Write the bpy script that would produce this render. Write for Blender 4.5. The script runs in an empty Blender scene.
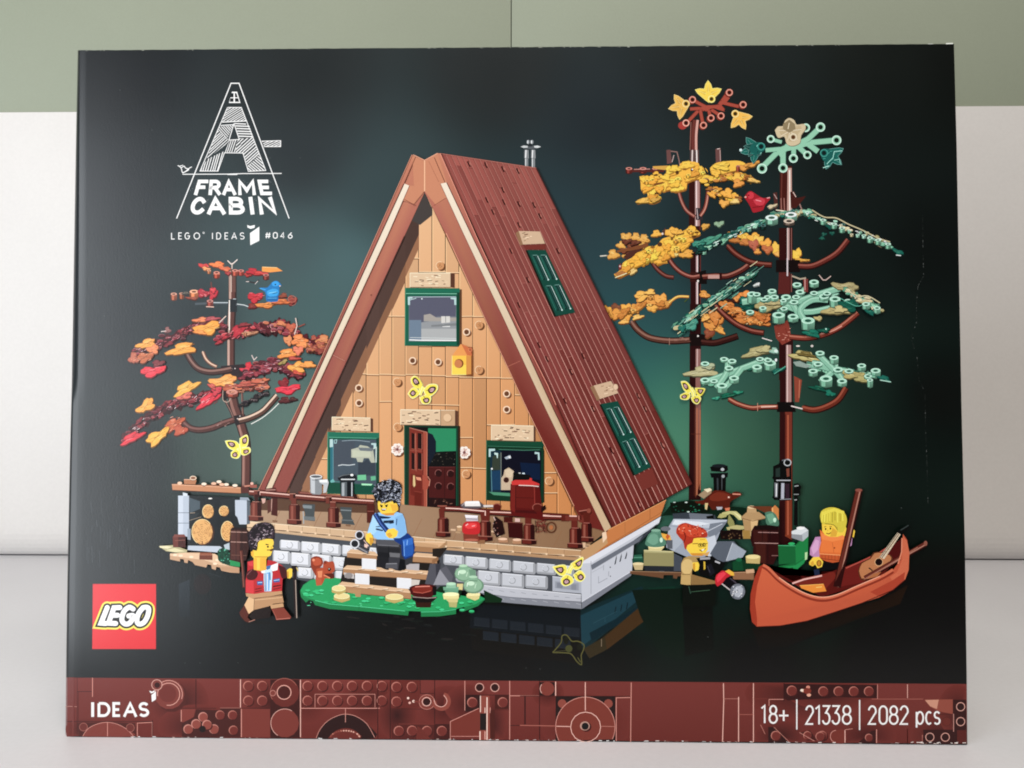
import bpy, math, random
import numpy as np
from mathutils import Vector, Euler, Matrix

# ------------------------------------------------------------------ camera, world, lamps
S = bpy.context.scene
COL = S.collection
cam = bpy.data.objects.new('camera', bpy.data.cameras.new('camera'))
COL.objects.link(cam)
CAM_LOC = Vector((0.009076, -0.435102, 0.176985))
CAM_ROT = Euler((1.604371, -0.001166, 0.019790), 'XYZ')
FPX = 800.0
cam.location = CAM_LOC
cam.rotation_euler = CAM_ROT
cam.data.sensor_width = 36.0
cam.data.lens = FPX / 1024 * 36.0
cam.data.clip_start = 0.01
cam.data.clip_end = 50
S.camera = cam

W = bpy.data.worlds.new('World')
S.world = W
W.use_nodes = True
W.node_tree.nodes['Background'].inputs['Color'].default_value = (1.0, 0.96, 0.92, 1)
W.node_tree.nodes['Background'].inputs['Strength'].default_value = 0.10

def area(name, loc, target, sx, sy, power, col):
    l = bpy.data.lights.new(name, 'AREA')
    l.shape = 'RECTANGLE'; l.size = sx; l.size_y = sy; l.energy = power; l.color = col
    o = bpy.data.objects.new(name, l)
    COL.objects.link(o)
    o.location = loc
    o.rotation_euler = (Vector(target) - Vector(loc)).to_track_quat('-Z', 'Y').to_euler()
    return o
area('window_light', (-1.25, -1.10, 0.14), (0.0, 0.1, 0.16), 0.8, 1.4, 30.5, (0.90, 0.95, 1.0))
area('ceiling_light', (0.1, -1.15, 2.1), (0.0, 0.1, 0.1), 1.2, 0.9, 40.0, (1.0, 0.91, 0.81))  # unseen overhead fill, added to brighten the tabletop and cover

S.view_settings.view_transform = 'Standard'
S.view_settings.look = 'None'
S.view_settings.exposure = 0.0
S.view_settings.gamma = 1.0
S.render.film_transparent = False
S.cycles.filter_width = 1.9
S.cycles.max_bounces = 6

# ------------------------------------------------------------------ helpers
RNG = random.Random(7)
ROTM = CAM_ROT.to_matrix()
def cover(px, py, off=0.0):
    """point of the cover sheet (plane y = off) in tracing units of the cover artwork"""
    d = ROTM @ Vector(((px - 512) / FPX, (384 - py) / FPX, -1.0))
    t = (off - CAM_LOC.y) / d.y
    return CAM_LOC + d * t

def lin(c):
    c = c / 255.0
    return c / 12.92 if c <= 0.04045 else ((c + 0.055) / 1.055) ** 2.4
SHEEN = 0.009
GAIN = 1.28
def ink(c):
    v = [max(lin(t) - SHEEN, 0.0) ** 1.10 * GAIN for t in c]
    g = 0.32 * v[0] + 0.57 * v[1] + 0.11 * v[2]
    return tuple(min(max(t + (g - t) * 0.10, 0.0008), 0.9) for t in v) + (1.0,)
def hx(s):
    if not isinstance(s, str): return s
    return (int(s[0:2], 16), int(s[2:4], 16), int(s[4:6], 16))
def mix(a, b, t):
    a = hx(a); b = hx(b)
    return tuple(a[i] + (b[i] - a[i]) * t for i in range(3))
def mul(a, k):
    a = hx(a)
    return tuple(min(255, v * k) for v in a)

VIEW = [0.0, 0.0, 1.0]
def V(x0, y0, s):
    VIEW[:] = [x0, y0, s]
def q(x, y):
    return (VIEW[0] + x / VIEW[2], VIEW[1] + y / VIEW[2])
def T(s):
    if not isinstance(s, str): return s
    r = []
    for w in s.split():
        a, b = w.split(',')
        r.append(q(float(a), float(b)))
    return r

def nodes_of(name):
    m = bpy.data.materials.new(name); m.use_nodes = True
    nt = m.node_tree
    return m, nt, nt.nodes['Principled BSDF']

def ink_material(name, rough, bump, coat=0.0):
    m, nt, b = nodes_of(name)
    a = nt.nodes.new('ShaderNodeAttribute'); a.attribute_name = 'ink'
    nt.links.new(a.outputs['Color'], b.inputs['Base Color'])
    b.inputs['Roughness'].default_value = rough
    b.inputs['Specular IOR Level'].default_value = 0.36
    tc = nt.nodes.new('ShaderNodeTexCoord')
    n = nt.nodes.new('ShaderNodeTexNoise')
    n.inputs['Scale'].default_value = 900.0; n.inputs['Detail'].default_value = 3.0
    nt.links.new(tc.outputs['Object'], n.inputs['Vector'])
    n2 = nt.nodes.new('ShaderNodeTexNoise')
    n2.inputs['Scale'].default_value = 14.0; n2.inputs['Detail'].default_value = 2.0
    nt.links.new(tc.outputs['Object'], n2.inputs['Vector'])
    mr = nt.nodes.new('ShaderNodeMapRange')
    mr.inputs['To Min'].default_value = rough - 0.05; mr.inputs['To Max'].default_value = rough + 0.06
    nt.links.new(n2.outputs['Fac'], mr.inputs['Value'])
    nt.links.new(mr.outputs['Result'], b.inputs['Roughness'])
    bp = nt.nodes.new('ShaderNodeBump')
    bp.inputs['Strength'].default_value = bump; bp.inputs['Distance'].default_value = 0.0006
    nt.links.new(n.outputs['Fac'], bp.inputs['Height'])
    nt.links.new(bp.outputs['Normal'], b.inputs['Normal'])
    return m
INK = ink_material('printed_card', 0.31, 0.06)

def catmull(p, n=6):
    if len(p) < 3: return p
    r = []
    for i in range(len(p) - 1):
        p0 = p[max(i - 1, 0)]; p1 = p[i]; p2 = p[i + 1]; p3 = p[min(i + 2, len(p) - 1)]
        for k in range(n):
            t = k / n; t2 = t * t; t3 = t2 * t
            r.append(tuple(0.5 * (2 * p1[j] + (p2[j] - p0[j]) * t + (2 * p0[j] - 5 * p1[j] + 4 * p2[j] - p3[j]) * t2 +
                     (3 * p1[j] - p0[j] - 3 * p2[j] + p3[j]) * t3) for j in (0, 1)))
    r.append(p[-1])
    return r

def clip_poly(p, c):
    """clip polygon p by convex polygon c"""
    a = sum(c[i][0] * c[(i + 1) % len(c)][1] - c[(i + 1) % len(c)][0] * c[i][1] for i in range(len(c)))
    sg = 1 if a > 0 else -1
    out = p
    for i in range(len(c)):
        A = c[i]; B = c[(i + 1) % len(c)]
        def d(P): return sg * ((B[0] - A[0]) * (P[1] - A[1]) - (B[1] - A[1]) * (P[0] - A[0]))
        inp = out; out = []
        for j in range(len(inp)):
            P = inp[j]; Q = inp[(j + 1) % len(inp)]
            dp = d(P); dq = d(Q)
            if dp >= 0: out.append(P)
            if (dp > 0 > dq) or (dp < 0 < dq):
                t = dp / (dp - dq)
                out.append((P[0] + (Q[0] - P[0]) * t, P[1] + (Q[1] - P[1]) * t))
        if not out: return []
    return out

LAYER = 2.5e-6
HGT = np.zeros((820, 1080), dtype=np.int32)      # how many sheets of ink lie on each spot so far
def cells(pts, shrink=0.0):
    xs = [p[0] for p in pts]; ys = [p[1] for p in pts]
    x0 = int(max(0, min(xs) + shrink)); x1 = int(min(1079, max(xs) - shrink)); y0 = int(max(0, min(ys) + shrink)); y1 = int(min(819, max(ys) - shrink))
    return slice(y0, max(y0, y1) + 1), slice(x0, max(x0, x1) + 1)
class Ink:
    """one printed sheet: flat shapes, each a hair above what it is printed over"""
    def __init__(self, level=0):
        self.v = []; self.f = []; self.c = []; self.off = -LAYER; self.jit = 0.0; self.clip = None
    def lay(self, polys, shrink=0.0):
        cs = [cells(p, shrink) for p in polys]
        h = max(int(HGT[c].max()) for c in cs) + 1
        for c in cs: HGT[c] = h
        self.off = -LAYER * h
    def raw(self, pts, cols, hold=False, placed=False):
        if len(pts) < 3: return
        a = sum(pts[i][0] * pts[(i + 1) % len(pts)][1] - pts[(i + 1) % len(pts)][0] * pts[i][1] for i in range(len(pts)))
        if abs(a) < 1e-4: return
        if not placed: self.lay([pts], 0.7 if hold else 0.0)
        if a > 0:
            pts = pts[::-1]; cols = cols[::-1]
        b = len(self.v)
        for p in pts: self.v.append(cover(p[0], p[1], self.off))
        self.f.append(tuple(range(b, b + len(pts))))
        self.c.extend(cols)
    def p(self, s, col, hold=False, smooth=0):
        pts = T(s)
        if smooth:
            pp = catmull(pts + [pts[0]], smooth)[:-1]
            pts = pp
        if self.clip: pts = clip_poly(pts, self.clip)
        if isinstance(col, list) and len(col) == len(pts):
            cs = [ink(hx(k)) for k in col]
        elif callable(col):
            cs = [ink(col(*k)) for k in pts]
        else:
            if isinstance(col, list): col = col[0]
            k = 1 + RNG.uniform(-self.jit, self.jit)
            cs = [ink(mul(col, k))] * len(pts)
        self.raw(pts, cs, hold)
    def l(self, s, w, col, closed=False, smooth=0, hold=False, taper=None):
        pts = T(s)
        if smooth: pts = catmull(pts, smooth)
        pts = [pts[i] for i in range(len(pts)) if i == 0 or math.dist(pts[i], pts[i - 1]) > 1e-4]
        if closed and math.dist(pts[0], pts[-1]) < 1e-3: pts = pts[:-1]
        n = len(pts)
        if n < 2: return
        L = []; R = []
        for i in range(n):
            a = pts[i - 1] if (i > 0 or closed) else None
            b = pts[(i + 1) % n] if (i < n - 1 or closed) else None
            c = pts[i]
            def un(u, v):
                d = math.dist(u, v) or 1e-9
                return ((v[0] - u[0]) / d, (v[1] - u[1]) / d)
            d1 = un(a, c) if a else un(c, b)
            d2 = un(c, b) if b else d1
            nx, ny = -(d1[1] + d2[1]), d1[0] + d2[0]
            m = math.hypot(nx, ny)
            if m < 0.3: nx, ny, m = -d1[1], d1[0], 1.0
            nx /= m; ny /= m
            k = 1.0 / max(0.55, abs(nx * -d1[1] + ny * d1[0]))
            ww = w if not taper else w + (taper - w) * i / (n - 1)
            L.append((c[0] + nx * k * ww / 2, c[1] + ny * k * ww / 2)); R.append((c[0] - nx * k * ww / 2, c[1] - ny * k * ww / 2))
        cc = ink(hx(col)) if not callable(col) else None
        quads = []
        for i in range(n if closed else n - 1):
            j = (i + 1) % n
            quad = [L[i], L[j], R[j], R[i]]
            if self.clip: quad = clip_poly(quad, self.clip)
            if len(quad) >= 3: quads.append(quad)
        if quads: self.lay(quads)
        for quad in quads:
            self.raw(quad, [cc] * len(quad) if cc else [ink(col(*k)) for k in quad], True, True)
    def e(self, x, y, rx, ry, col, rot=0.0, n=14, a0=0.0, a1=360.0, world=False):
        cx, cy = (x, y) if world else q(x, y)
        r = math.radians(rot); cr, sr = math.cos(r), math.sin(r)
        pts = []
        full = abs(a1 - a0) >= 359.9
        for i in range(n if full else n + 1):
            t = math.radians(a0 + (a1 - a0) * i / n)
            u, w = rx * math.cos(t), ry * math.sin(t)
            pts.append((cx + u * cr - w * sr, cy + u * sr + w * cr))
        if self.clip: pts = clip_poly(pts, self.clip)
        self.raw(pts, [ink(hx(col))] * len(pts))
    def ring(self, x, y, rx, ry, w, col, a0=0, a1=360, n=16, world=False):
        cx, cy = (x, y) if world else q(x, y)
        pts = [(cx + rx * math.cos(math.radians(a0 + (a1 - a0) * i / n)), cy + ry * math.sin(math.radians(a0 + (a1 - a0) * i / n)))
               for i in range(n + (0 if a1 - a0 >= 359.9 else 1))]
        self.l(pts, w, col, closed=a1 - a0 >= 359.9)
    def grid(self, TL, TR, BR, BL, nu, nv, fn, px=None):
        """bilinear quad, colour from fn(u, v)"""
        self.lay([[TL, TR, BR, BL]])
        b = len(self.v)
        for j in range(nv + 1):
            for i in range(nu + 1):
                u, v = i / nu, j / nv
                x = (TL[0] * (1 - u) + TR[0] * u) * (1 - v) + (BL[0] * (1 - u) + BR[0] * u) * v
                y = (TL[1] * (1 - u) + TR[1] * u) * (1 - v) + (BL[1] * (1 - u) + BR[1] * u) * v
                self.v.append(cover(x, y, self.off))
        w = nu + 1
        cs = [ink(fn(i / nu, j / nv)) for j in range(nv + 1) for i in range(nu + 1)]
        for j in range(nv):
            for i in range(nu):
                k = (j * w + i, (j + 1) * w + i, (j + 1) * w + i + 1, j * w + i + 1)
                self.f.append(tuple(b + t for t in k))
                self.c.extend(cs[t] for t in k)
    def build(self, name, parent, label=None, mat=None):
        me = bpy.data.meshes.new(name)
        me.from_pydata([tuple(v) for v in self.v], [], self.f)
        at = me.color_attributes.new('ink', 'FLOAT_COLOR', 'CORNER')
        flat = []
        for c in self.c: flat.extend(c)
        at.data.foreach_set('color', flat)
        me.materials.append(mat or INK)
        o = bpy.data.objects.new(name, me)
        COL.objects.link(o)
        if parent: o.parent = parent
        if label: o['label'] = label
        return o

def group_part(name, parent, label=None):
    o = bpy.data.objects.new(name, None); COL.objects.link(o)
    o.parent = parent; o.empty_display_size = 0.01
    if label: o['label'] = label
    return o

def solid(name, verts, faces, mat, parent=None):
    me = bpy.data.meshes.new(name); me.from_pydata(verts, [], faces); me.update()
    me.materials.append(mat)
    o = bpy.data.objects.new(name, me); COL.objects.link(o)
    if parent: o.parent = parent
    return o

# ------------------------------------------------------------------ setting
def paint(name, col, rough, bumps, scale, var=0.05):
    m, nt, b = nodes_of(name)
    tc = nt.nodes.new('ShaderNodeTexCoord')
    n = nt.nodes.new('ShaderNodeTexNoise'); n.inputs['Scale'].default_value = scale; n.inputs['Detail'].default_value = 4
    nt.links.new(tc.outputs['Object'], n.inputs['Vector'])
    mr = nt.nodes.new('ShaderNodeMapRange')
    mr.inputs['To Min'].default_value = 1 - var; mr.inputs['To Max'].default_value = 1 + var
    n2 = nt.nodes.new('ShaderNodeTexNoise'); n2.inputs['Scale'].default_value = 6; n2.inputs['Detail'].default_value = 3
    nt.links.new(tc.outputs['Object'], n2.inputs['Vector'])
    nt.links.new(n2.outputs['Fac'], mr.inputs['Value'])
    m3 = nt.nodes.new('ShaderNodeMath'); m3.operation = 'MULTIPLY_ADD'; m3.inputs[1].default_value = 0.09; m3.inputs[2].default_value = -0.045
    nt.links.new(n.outputs['Fac'], m3.inputs[0])
    m4 = nt.nodes.new('ShaderNodeMath'); m4.operation = 'ADD'
    nt.links.new(mr.outputs['Result'], m4.inputs[0]); nt.links.new(m3.outputs['Value'], m4.inputs[1])
    mm = nt.nodes.new('ShaderNodeVectorMath'); mm.operation = 'SCALE'
    mm.inputs[0].default_value = col
    nt.links.new(m4.outputs['Value'], mm.inputs['Scale'])
    nt.links.new(mm.outputs['Vector'], b.inputs['Base Color'])
    b.inputs['Roughness'].default_value = rough
    bp = nt.nodes.new('ShaderNodeBump'); bp.inputs['Strength'].default_value = bumps; bp.inputs['Distance'].default_value = 0.001
    nt.links.new(n.outputs['Fac'], bp.inputs['Height']); nt.links.new(bp.outputs['Normal'], b.inputs['Normal'])
    return m
M_TABLE = paint('white_laminate', (0.71, 0.72, 0.765), 0.45, 0.05, 300)
M_PANEL = paint('white_paint', (0.72, 0.705, 0.69), 0.5, 0.06, 260)
M_GREEN = paint('sage_green_paint', (0.300, 0.335, 0.255), 0.6, 0.12, 420)
M_GAP = paint('dark_gap', (0.05, 0.05, 0.045), 0.8, 0.0, 50)
YB = 0.524                                   # back of the table, metres behind the cover
def structure(o):
    o['kind'] = 'structure'; return o
def slab(name, x0, x1, y0, y1, z0, z1, mat, bev=0.0, seg=3):
    v = [(x, y, z) for x in (x0, x1) for y in (y0, y1) for z in (z0, z1)]
    f = [(0, 1, 3, 2), (4, 6, 7, 5), (0, 4, 5, 1), (2, 3, 7, 6), (0, 2, 6, 4), (1, 5, 7, 3)]
    o = solid(name, v, f, mat)
    if bev:
        md = o.modifiers.new('bevel', 'BEVEL'); md.width = bev; md.segments = seg; md.limit_method = 'ANGLE'
        for p in o.data.polygons: p.use_smooth = True
    return o
structure(slab('tabletop', -1.6, 1.6, -0.15, YB + 0.025, -0.03, 0.0, M_TABLE, 0.002))
# white wall panel, lower edge shaped to roll back and darken above the table
prof = [(YB, 0.543), (YB, 0.034)]
for k in range(1, 9):
    a = math.radians(90 * k / 8)
    prof.append((YB + 0.015 * (1 - math.cos(a)), 0.034 - 0.0333 * math.sin(a)))
prof += [(YB + 0.03, 0.0007), (YB + 0.03, 0.543)]
vv = []; ff = []
n = len(prof)
for x in (-1.8, 1.8):
    for y, z in prof: vv.append((x, y, z))
for i in range(n):
    j = (i + 1) % n
    ff.append((i, j, n + j, n + i))
ff.append(tuple(range(n))[::-1]); ff.append(tuple(range(n, 2 * n)))
pan = structure(solid('wall_panel', vv, ff, M_PANEL))
# green wall: two boards with a thin joint
gz0 = 0.5445
structure(slab('wall', -1.8, -0.0118, YB + 0.004, YB + 0.03, gz0, 1.3, M_GREEN, 0.0006, 2))
structure(slab('wall', -0.0110, 1.8, YB + 0.004, YB + 0.03, gz0, 1.3, M_GREEN, 0.0006, 2))
structure(slab('wall', -1.8, 1.8, YB + 0.0305, YB + 0.05, -0.2, 1.3, M_GAP))

# ------------------------------------------------------------------ the carton
box = bpy.data.objects.new('cardboard_box', None); COL.objects.link(box)
box['label'] = 'large black cardboard box printed with a brick built A-frame cabin, standing on the white table'
box['category'] = 'box'

EDGE_TL = (77.8, 50.3); EDGE_TR = (954.0, 43.9); EDGE_BR = (967.3, 744.6); EDGE_BL = (65.5, 737.0)
# left fold: outer and inner border of the rolled edge, from top to bottom
FOLD = [(50.3, 77.8, 79.6), (120, 76.4, 79.6), (220, 74.6, 79.4), (330, 72.8, 79.2), (384, 71.8, 79.0), (450, 70.0, 77.8),
        (510, 68.8, 76.8), (580, 67.4, 75.6), (640, 66.4, 74.8), (700, 65.8, 74.2), (737, 65.5, 73.6)]
def fold_at(y):
    for i in range(len(FOLD) - 1):
        if y <= FOLD[i + 1][0] or i == len(FOLD) - 2:
            a, b = FOLD[i], FOLD[i + 1]
            t = (y - a[0]) / (b[0] - a[0])
            return a[1] + (b[1] - a[1]) * t, a[2] + (b[2] - a[2]) * t
FRS = (0.0, 0.16, 0.30, 0.48, 0.68, 0.88)
def fold_depth(fr, y):
    """tight fold above, shallow bevel below mid height, its tilt shaped to catch the window glare"""
    t = min(1.0, max(0.0, (y - 376) / 26.0))
    hi = (0.0042, 0.0026, 0.0017, 0.0009, 0.0004, 0.0001); lo = (0.0042, 0.00046, 0.00037, 0.00026, 0.00014, 0.00003)
    i = FRS.index(fr) if fr in FRS else None
    if i is None: return 0.0
    return hi[i] * (1 - t) + lo[i] * t
def right_at(y):
    pts = [(43.9, 954.0), (150, 956.8), (250, 958.6), (400, 961.4), (550, 965.0), (680, 966.8), (744.6, 967.3)]
    for i in range(len(pts) - 1):
        if y <= pts[i + 1][0] or i == len(pts) - 2:
            a, b = pts[i], pts[i + 1]
            return a[1] + (b[1] - a[1]) * (y - a[0]) / (b[0] - a[0])
def band_top(x):
    return 677.6 + (x - 66) / 900.0 * 6.4
def top_at(x): return 50.3 + (x - 77.8) / 876.2 * -6.4
def bot_at(x): return 737.0 + (x - 65.5) / 901.8 * 7.6

# printed backdrop control colours traced from the cover, left ones raised to hold sheen
CTRL = [(100, 70, '22262a'), (300, 70, '2a3032'), (500, 70, '282e30'), (700, 70, '20282a'), (900, 70, '1c2220'), (950, 60, '181c1a'),
        (100, 200, '282d32'), (300, 160, '30383c'), (380, 200, '364a4e'), (600, 130, '263036'), (600, 190, '2b3c42'), (760, 110, '1f2828'),
        (860, 160, '1b2221'), (930, 250, '181d1c'), (850, 280, '1a2422'),
        (100, 330, '252b30'), (200, 330, '2c363b'), (290, 250, '41575b'), (320, 310, '426264'), (280, 330, '3f5c5c'), (250, 400, '46645e'),
        (290, 420, '587a6e'), (270, 460, '56766a'), (215, 450, '42564f'), (140, 450, '262d30'), (100, 480, '23282b'), (120, 540, '22272a'),
        (350, 265, '466a6e'), (330, 330, '426868'), (600, 250, '2a4850'), (580, 230, '29424a'), (620, 300, '285058'), (640, 330, '24565a'), (660, 290, '244a50'), (700, 250, '22343a'), (720, 230, '1f2c2e'), (740, 280, '1f3236'),
        (640, 370, '266a64'), (665, 400, '2f7c66'), (670, 430, '418a66'), (690, 450, '468e6a'), (680, 470, '3a8866'), (660, 490, '2f7a60'),
        (730, 380, '285a50'), (730, 420, '35644c'), (740, 450, '38684c'), (760, 480, '2b5c44'), (730, 500, '2c6a52'), (765, 500, '285a44'), (800, 400, '22443a'), (805, 430, '2b543f'),
        (805, 470, '2a5440'), (820, 500, '23402f'), (850, 450, '1e322a'), (850, 400, '1b2c26'), (900, 450, '171e1c'), (880, 520, '161c1a'), (930, 400, '151a19'), (930, 600, '121716'),
        (690, 560, '123027'), (640, 600, '15332b'), (670, 630, '12241f'), (720, 620, '12211d'), (620, 650, '151817'), (750, 660, '111514'), (900, 660, '101413'),
        (500, 650, '161818'), (350, 650, '191a1a'), (250, 640, '1c1f20'), (180, 650, '212629'), (100, 650, '22272a'), (420, 620, '161817'), (560, 630, '171c1e'),
        (240, 590, '20282a'), (300, 560, '20282a'), (840, 560, '131a18'), (160, 590, '23292c'), (80, 620, '22272a')]
CTRLP = [(x, y, hx(c)) for x, y, c in CTRL]
def backdrop(x, y):
    s = 0.0; r = [0.0, 0.0, 0.0]
    for cx, cy, c in CTRLP:
        d = ((x - cx) ** 2 + (y - cy) ** 2 + 1800.0) ** -2.1
        s += d
        for i in range(3): r[i] += c[i] * d
    r = [v / s for v in r]; g = 0.3 * r[0] + 0.55 * r[1] + 0.15 * r[2]
    return tuple(v * 0.74 + g * 0.26 for v in r)

k = Ink(0)
# sheet rows; the left columns roll round the fold
ys = [i / 96 for i in range(97)]
cols_u = [i / 120 for i in range(121)]
grid_pts = []
yb_split = []
def row_pts(v):
    row = []
    yl = EDGE_TL[1] + (EDGE_BL[1] - EDGE_TL[1]) * v
    yr = EDGE_TR[1] + (EDGE_BR[1] - EDGE_TR[1]) * v
    xo, xi = fold_at(yl)
    xr = right_at(yr)
    for fr in FRS: row.append((xo + (xi - xo) * fr, yl, fold_depth(fr, yl)))
    for u in cols_u:
        x = xi + (xr - xi) * u
        row.append((x, yl + (yr - yl) * u, 0.0))
    return row
b0 = 0
rows = [row_pts(v) for v in ys]
nc = len(rows[0])
jr = random.Random(3)
for j, row in enumerate(rows):
    for i, (x, y, d) in enumerate(row):
        if j in (0, len(rows) - 1) and 0 < i < nc - 1: y += jr.uniform(-0.16, 0.16)
        k.v.append(cover(x, y, d))
BT = hx('70302a')
for j in range(len(rows) - 1):
    for i in range(nc - 1):
        ids = (j * nc + i, (j + 1) * nc + i, (j + 1) * nc + i + 1, j * nc + i + 1)
        k.f.append(ids)
        for t in ids:
            x, y, d = rows[t // nc][t % nc]
            k.c.append(ink(backdrop(x, y)))
front = k.build('front_panel', box)
for p in front.data.polygons: p.use_smooth = True

M_CARD, _nt, _b = nodes_of('black_card')
_b.inputs['Base Color'].default_value = (0.014, 0.015, 0.015, 1); _b.inputs['Roughness'].default_value = 0.45
M_RAW = paint('raw_card', (0.55, 0.5, 0.44), 0.9, 0.1, 500)
def shell(name, ring0, ring1, mat):
    """strip between a row of points on the cover rim and the same rim at the back"""
    v = [tuple(p) for p in ring0] + [tuple(p) for p in ring1]
    n = len(ring0)
    return solid(name, v, [(i, i + 1, n + i + 1, n + i) for i in range(n - 1)], mat, box)
DEP = 0.094
# walls run straight back from the sheet's rim, a touch inside its line
rim_left = [k.v[j * nc] for j in range(len(rows))]
rim_right = [k.v[j * nc + nc - 1] for j in range(len(rows))]
rim_top = k.v[0:nc]
rim_bot = k.v[(len(rows) - 1) * nc:]
IN = 0.0035
def back(p):
    x = max(-0.24 + IN, min(0.24 - IN, p.x)); return Vector((x, DEP, max(0.001, min(0.372, p.z))))
shell('side_panel', rim_left, [back(p) for p in rim_left], M_CARD)
shell('side_panel', rim_right[::-1], [back(p) for p in rim_right[::-1]], M_CARD)
shell('top_flap', rim_top, [back(p) for p in rim_top], M_CARD)
shell('bottom_flap', rim_bot[::-1], [back(p) for p in rim_bot[::-1]], M_CARD)
xl = -0.24 + IN; xr = 0.24 - IN
solid('back_panel', [(xl, DEP, 0.001), (xr, DEP, 0.001), (xr, DEP, 0.372), (xl, DEP, 0.372)], [(0, 1, 2, 3)], M_CARD, box)
#PRINT#

# ------------------------------------------------------------------ lettering
def arc(cx, cy, rx, ry, a0, a1, n=10):
    return [(cx + rx * math.cos(math.radians(a0 + (a1 - a0) * i / n)), cy + ry * math.sin(math.radians(a0 + (a1 - a0) * i / n))) for i in range(n + 1)]
GL = {
 'I': [[(.5, 0), (.5, 1)]], 'L': [[(0, 0), (0, 1), (1, 1)]], 'E': [[(1, 0), (0, 0), (0, 1), (1, 1)], [(0, .5), (.85, .5)]],
 'F': [[(1, 0), (0, 0), (0, 1)], [(0, .48), (.8, .48)]],
 'D': [[(0, 0), (.45, 0)] + arc(.45, .5, .55, .5, -90, 90, 12) + [(0, 1), (0, 0)]],
 'A': [[(0, 1), (.5, 0), (1, 1)], [(.2, .68), (.8, .68)]],
 'R': [[(0, 1), (0, 0), (.55, 0)] + arc(.55, .26, .42, .26, -90, 90, 8) + [(0, .52)], [(.5, .52), (1, 1)]],
 'M': [[(0, 1), (0, 0), (.5, .75), (1, 0), (1, 1)]], 'N': [[(0, 1), (0, 0), (1, 1), (1, 0)]],
 'B': [[(0, .5), (0, 0), (.55, 0)] + arc(.55, .24, .38, .24, -90, 90, 8) + [(0, .48)], [(0, .48), (.55, .48)] + arc(.55, .74, .45, .26, -90, 90, 8) + [(0, 1), (0, .48)]],
 'C': [arc(.52, .5, .5, .5, -40, -320, 18)], 'G': [arc(.5, .5, .5, .5, -45, -360, 18) + [(.55, .5)]],
 'O': [arc(.5, .5, .5, .5, 0, 360, 24)], 'S': [arc(.5, .25, .46, .25, -25, -250, 12) + arc(.5, .75, .5, .25, -80, 150, 12)],
 '0': [arc(.5, .28, .5, .28, 180, 360, 10) + arc(.5, .72, .5, .28, 0, 180, 10) + [(0, .28)]],
 '1': [[(0, .16), (.7, 0), (.7, 1)]],
 '2': [arc(.5, .28, .48, .28, 190, 375, 12) + [(0, 1), (1, 1)]],
 '3': [[(0, 0), (.95, 0), (.45, .38)] + arc(.48, .69, .5, .31, -75, 160, 12)],
 '8': [arc(.5, .24, .42, .24, 90, 450, 18), arc(.5, .73, .5, .27, -90, 270, 18)],
 '4': [[(1, .7), (0, .7), (.75, 0), (.75, 1)]], '6': [[(.85, 0), (.1, .5)] + arc(.5, .7, .48, .3, 200, 560, 18)],
 '+': [[(0, .55), (1, .55)], [(.5, .27), (.5, .83)]], '#': [[(.35, 0), (.15, 1)], [(.85, 0), (.65, 1)], [(0, .33), (1, .33)], [(0, .68), (1, .68)]],
 'p': [[(0, .32), (0, 1.2)], arc(.5, .66, .48, .34, 180, 540, 18)], 'c': [arc(.55, .66, .52, .34, -50, -310, 14)],
 's': [arc(.5, .49, .44, .17, -25, -250, 10) + arc(.5, .83, .48, .17, -80, 150, 10)], '|': [[(.5, -.3), (.5, 1.35)]],
}
def glyph(k, ch, x0, x1, y0, y1, w, col, sl0=0.0, sl1=0.0, ends=True):
    """strokes of a letter in box x0..x1, y0 (top)..y1; sl0, sl1 push the top corners sideways"""
    for st in GL[ch]:
        pts = []
        for a, b in st:
            xt = (x0 + sl0) * (1 - a) + (x1 + sl1) * a
            xb = x0 * (1 - a) + x1 * a
            pts.append((xt * (1 - b) + xb * b, y0 * (1 - b) + y1 * b))
        if ends and math.dist(pts[0], pts[-1]) > .1:
            def ext(p, o, t):
                d = math.dist(p, o) or 1
                return (p[0] + (p[0] - o[0]) / d * t, p[1] + (p[1] - o[1]) / d * t)
            pts = [ext(pts[0], pts[1], w * .48)] + pts[1:-1] + [ext(pts[-1], pts[-2], w * .48)]
        k.l(pts, w, col)

WHITE = 'e9ebee'
# --- title emblem ---------------------------------------------------
title = group_part('title_emblem', box)
k = Ink(6); V(160, 74, 7.111)
k.l("118,1027 505,66 562,66 918,1027", 1.0, WHITE)
k.p("490,206 512,126 548,126 572,206", WHITE); k.p("500,166 509,136 524,136 523,166", '23282b'); k.p("533,166 532,136 543,136 553,166", '23282b')
k.p("500,172 523,172 523,198 496,198", '23282b'); k.p("533,172 556,172 563,198 533,198", '23282b')
k.l("160,713 480,712 590,708 865,707", 0.8, WHITE); k.l("480,714 550,714", 1.0, WHITE)
# bird on the line
k.l("126,650 150,668 160,700 185,690 205,672 226,660", 0.8, WHITE, smooth=4); k.l("150,668 172,655 180,668 205,680 160,705", 0.8, WHITE, smooth=3); k.l("140,655 165,648", .7, WHITE)
k.build('emblem_outline', title)
k = Ink(6.2)
def hatch(poly, ang, sp, w, col=WHITE, edge=True):
    c = T(poly)
    cx = sum(p[0] for p in c) / len(c); cy = sum(p[1] for p in c) / len(c)
    a = math.radians(ang); d = (math.cos(a), math.sin(a)); nn = (-d[1], d[0])
    sp /= VIEW[2]
    k.clip = c
    i = -30
    while i <= 30:
        o = i * sp + RNG.uniform(-.12, .12) * sp
        A = (cx + nn[0] * o - d[0] * 60, cy + nn[1] * o - d[1] * 60); B = (cx + nn[0] * o + d[0] * 60, cy + nn[1] * o + d[1] * 60)
        k.l([A, B], w, col); i += 1
    k.clip = None
V(160, 74, 7.111)
hatch("480,238 578,238 614,332 442,336", -32, 13, .75)
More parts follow.
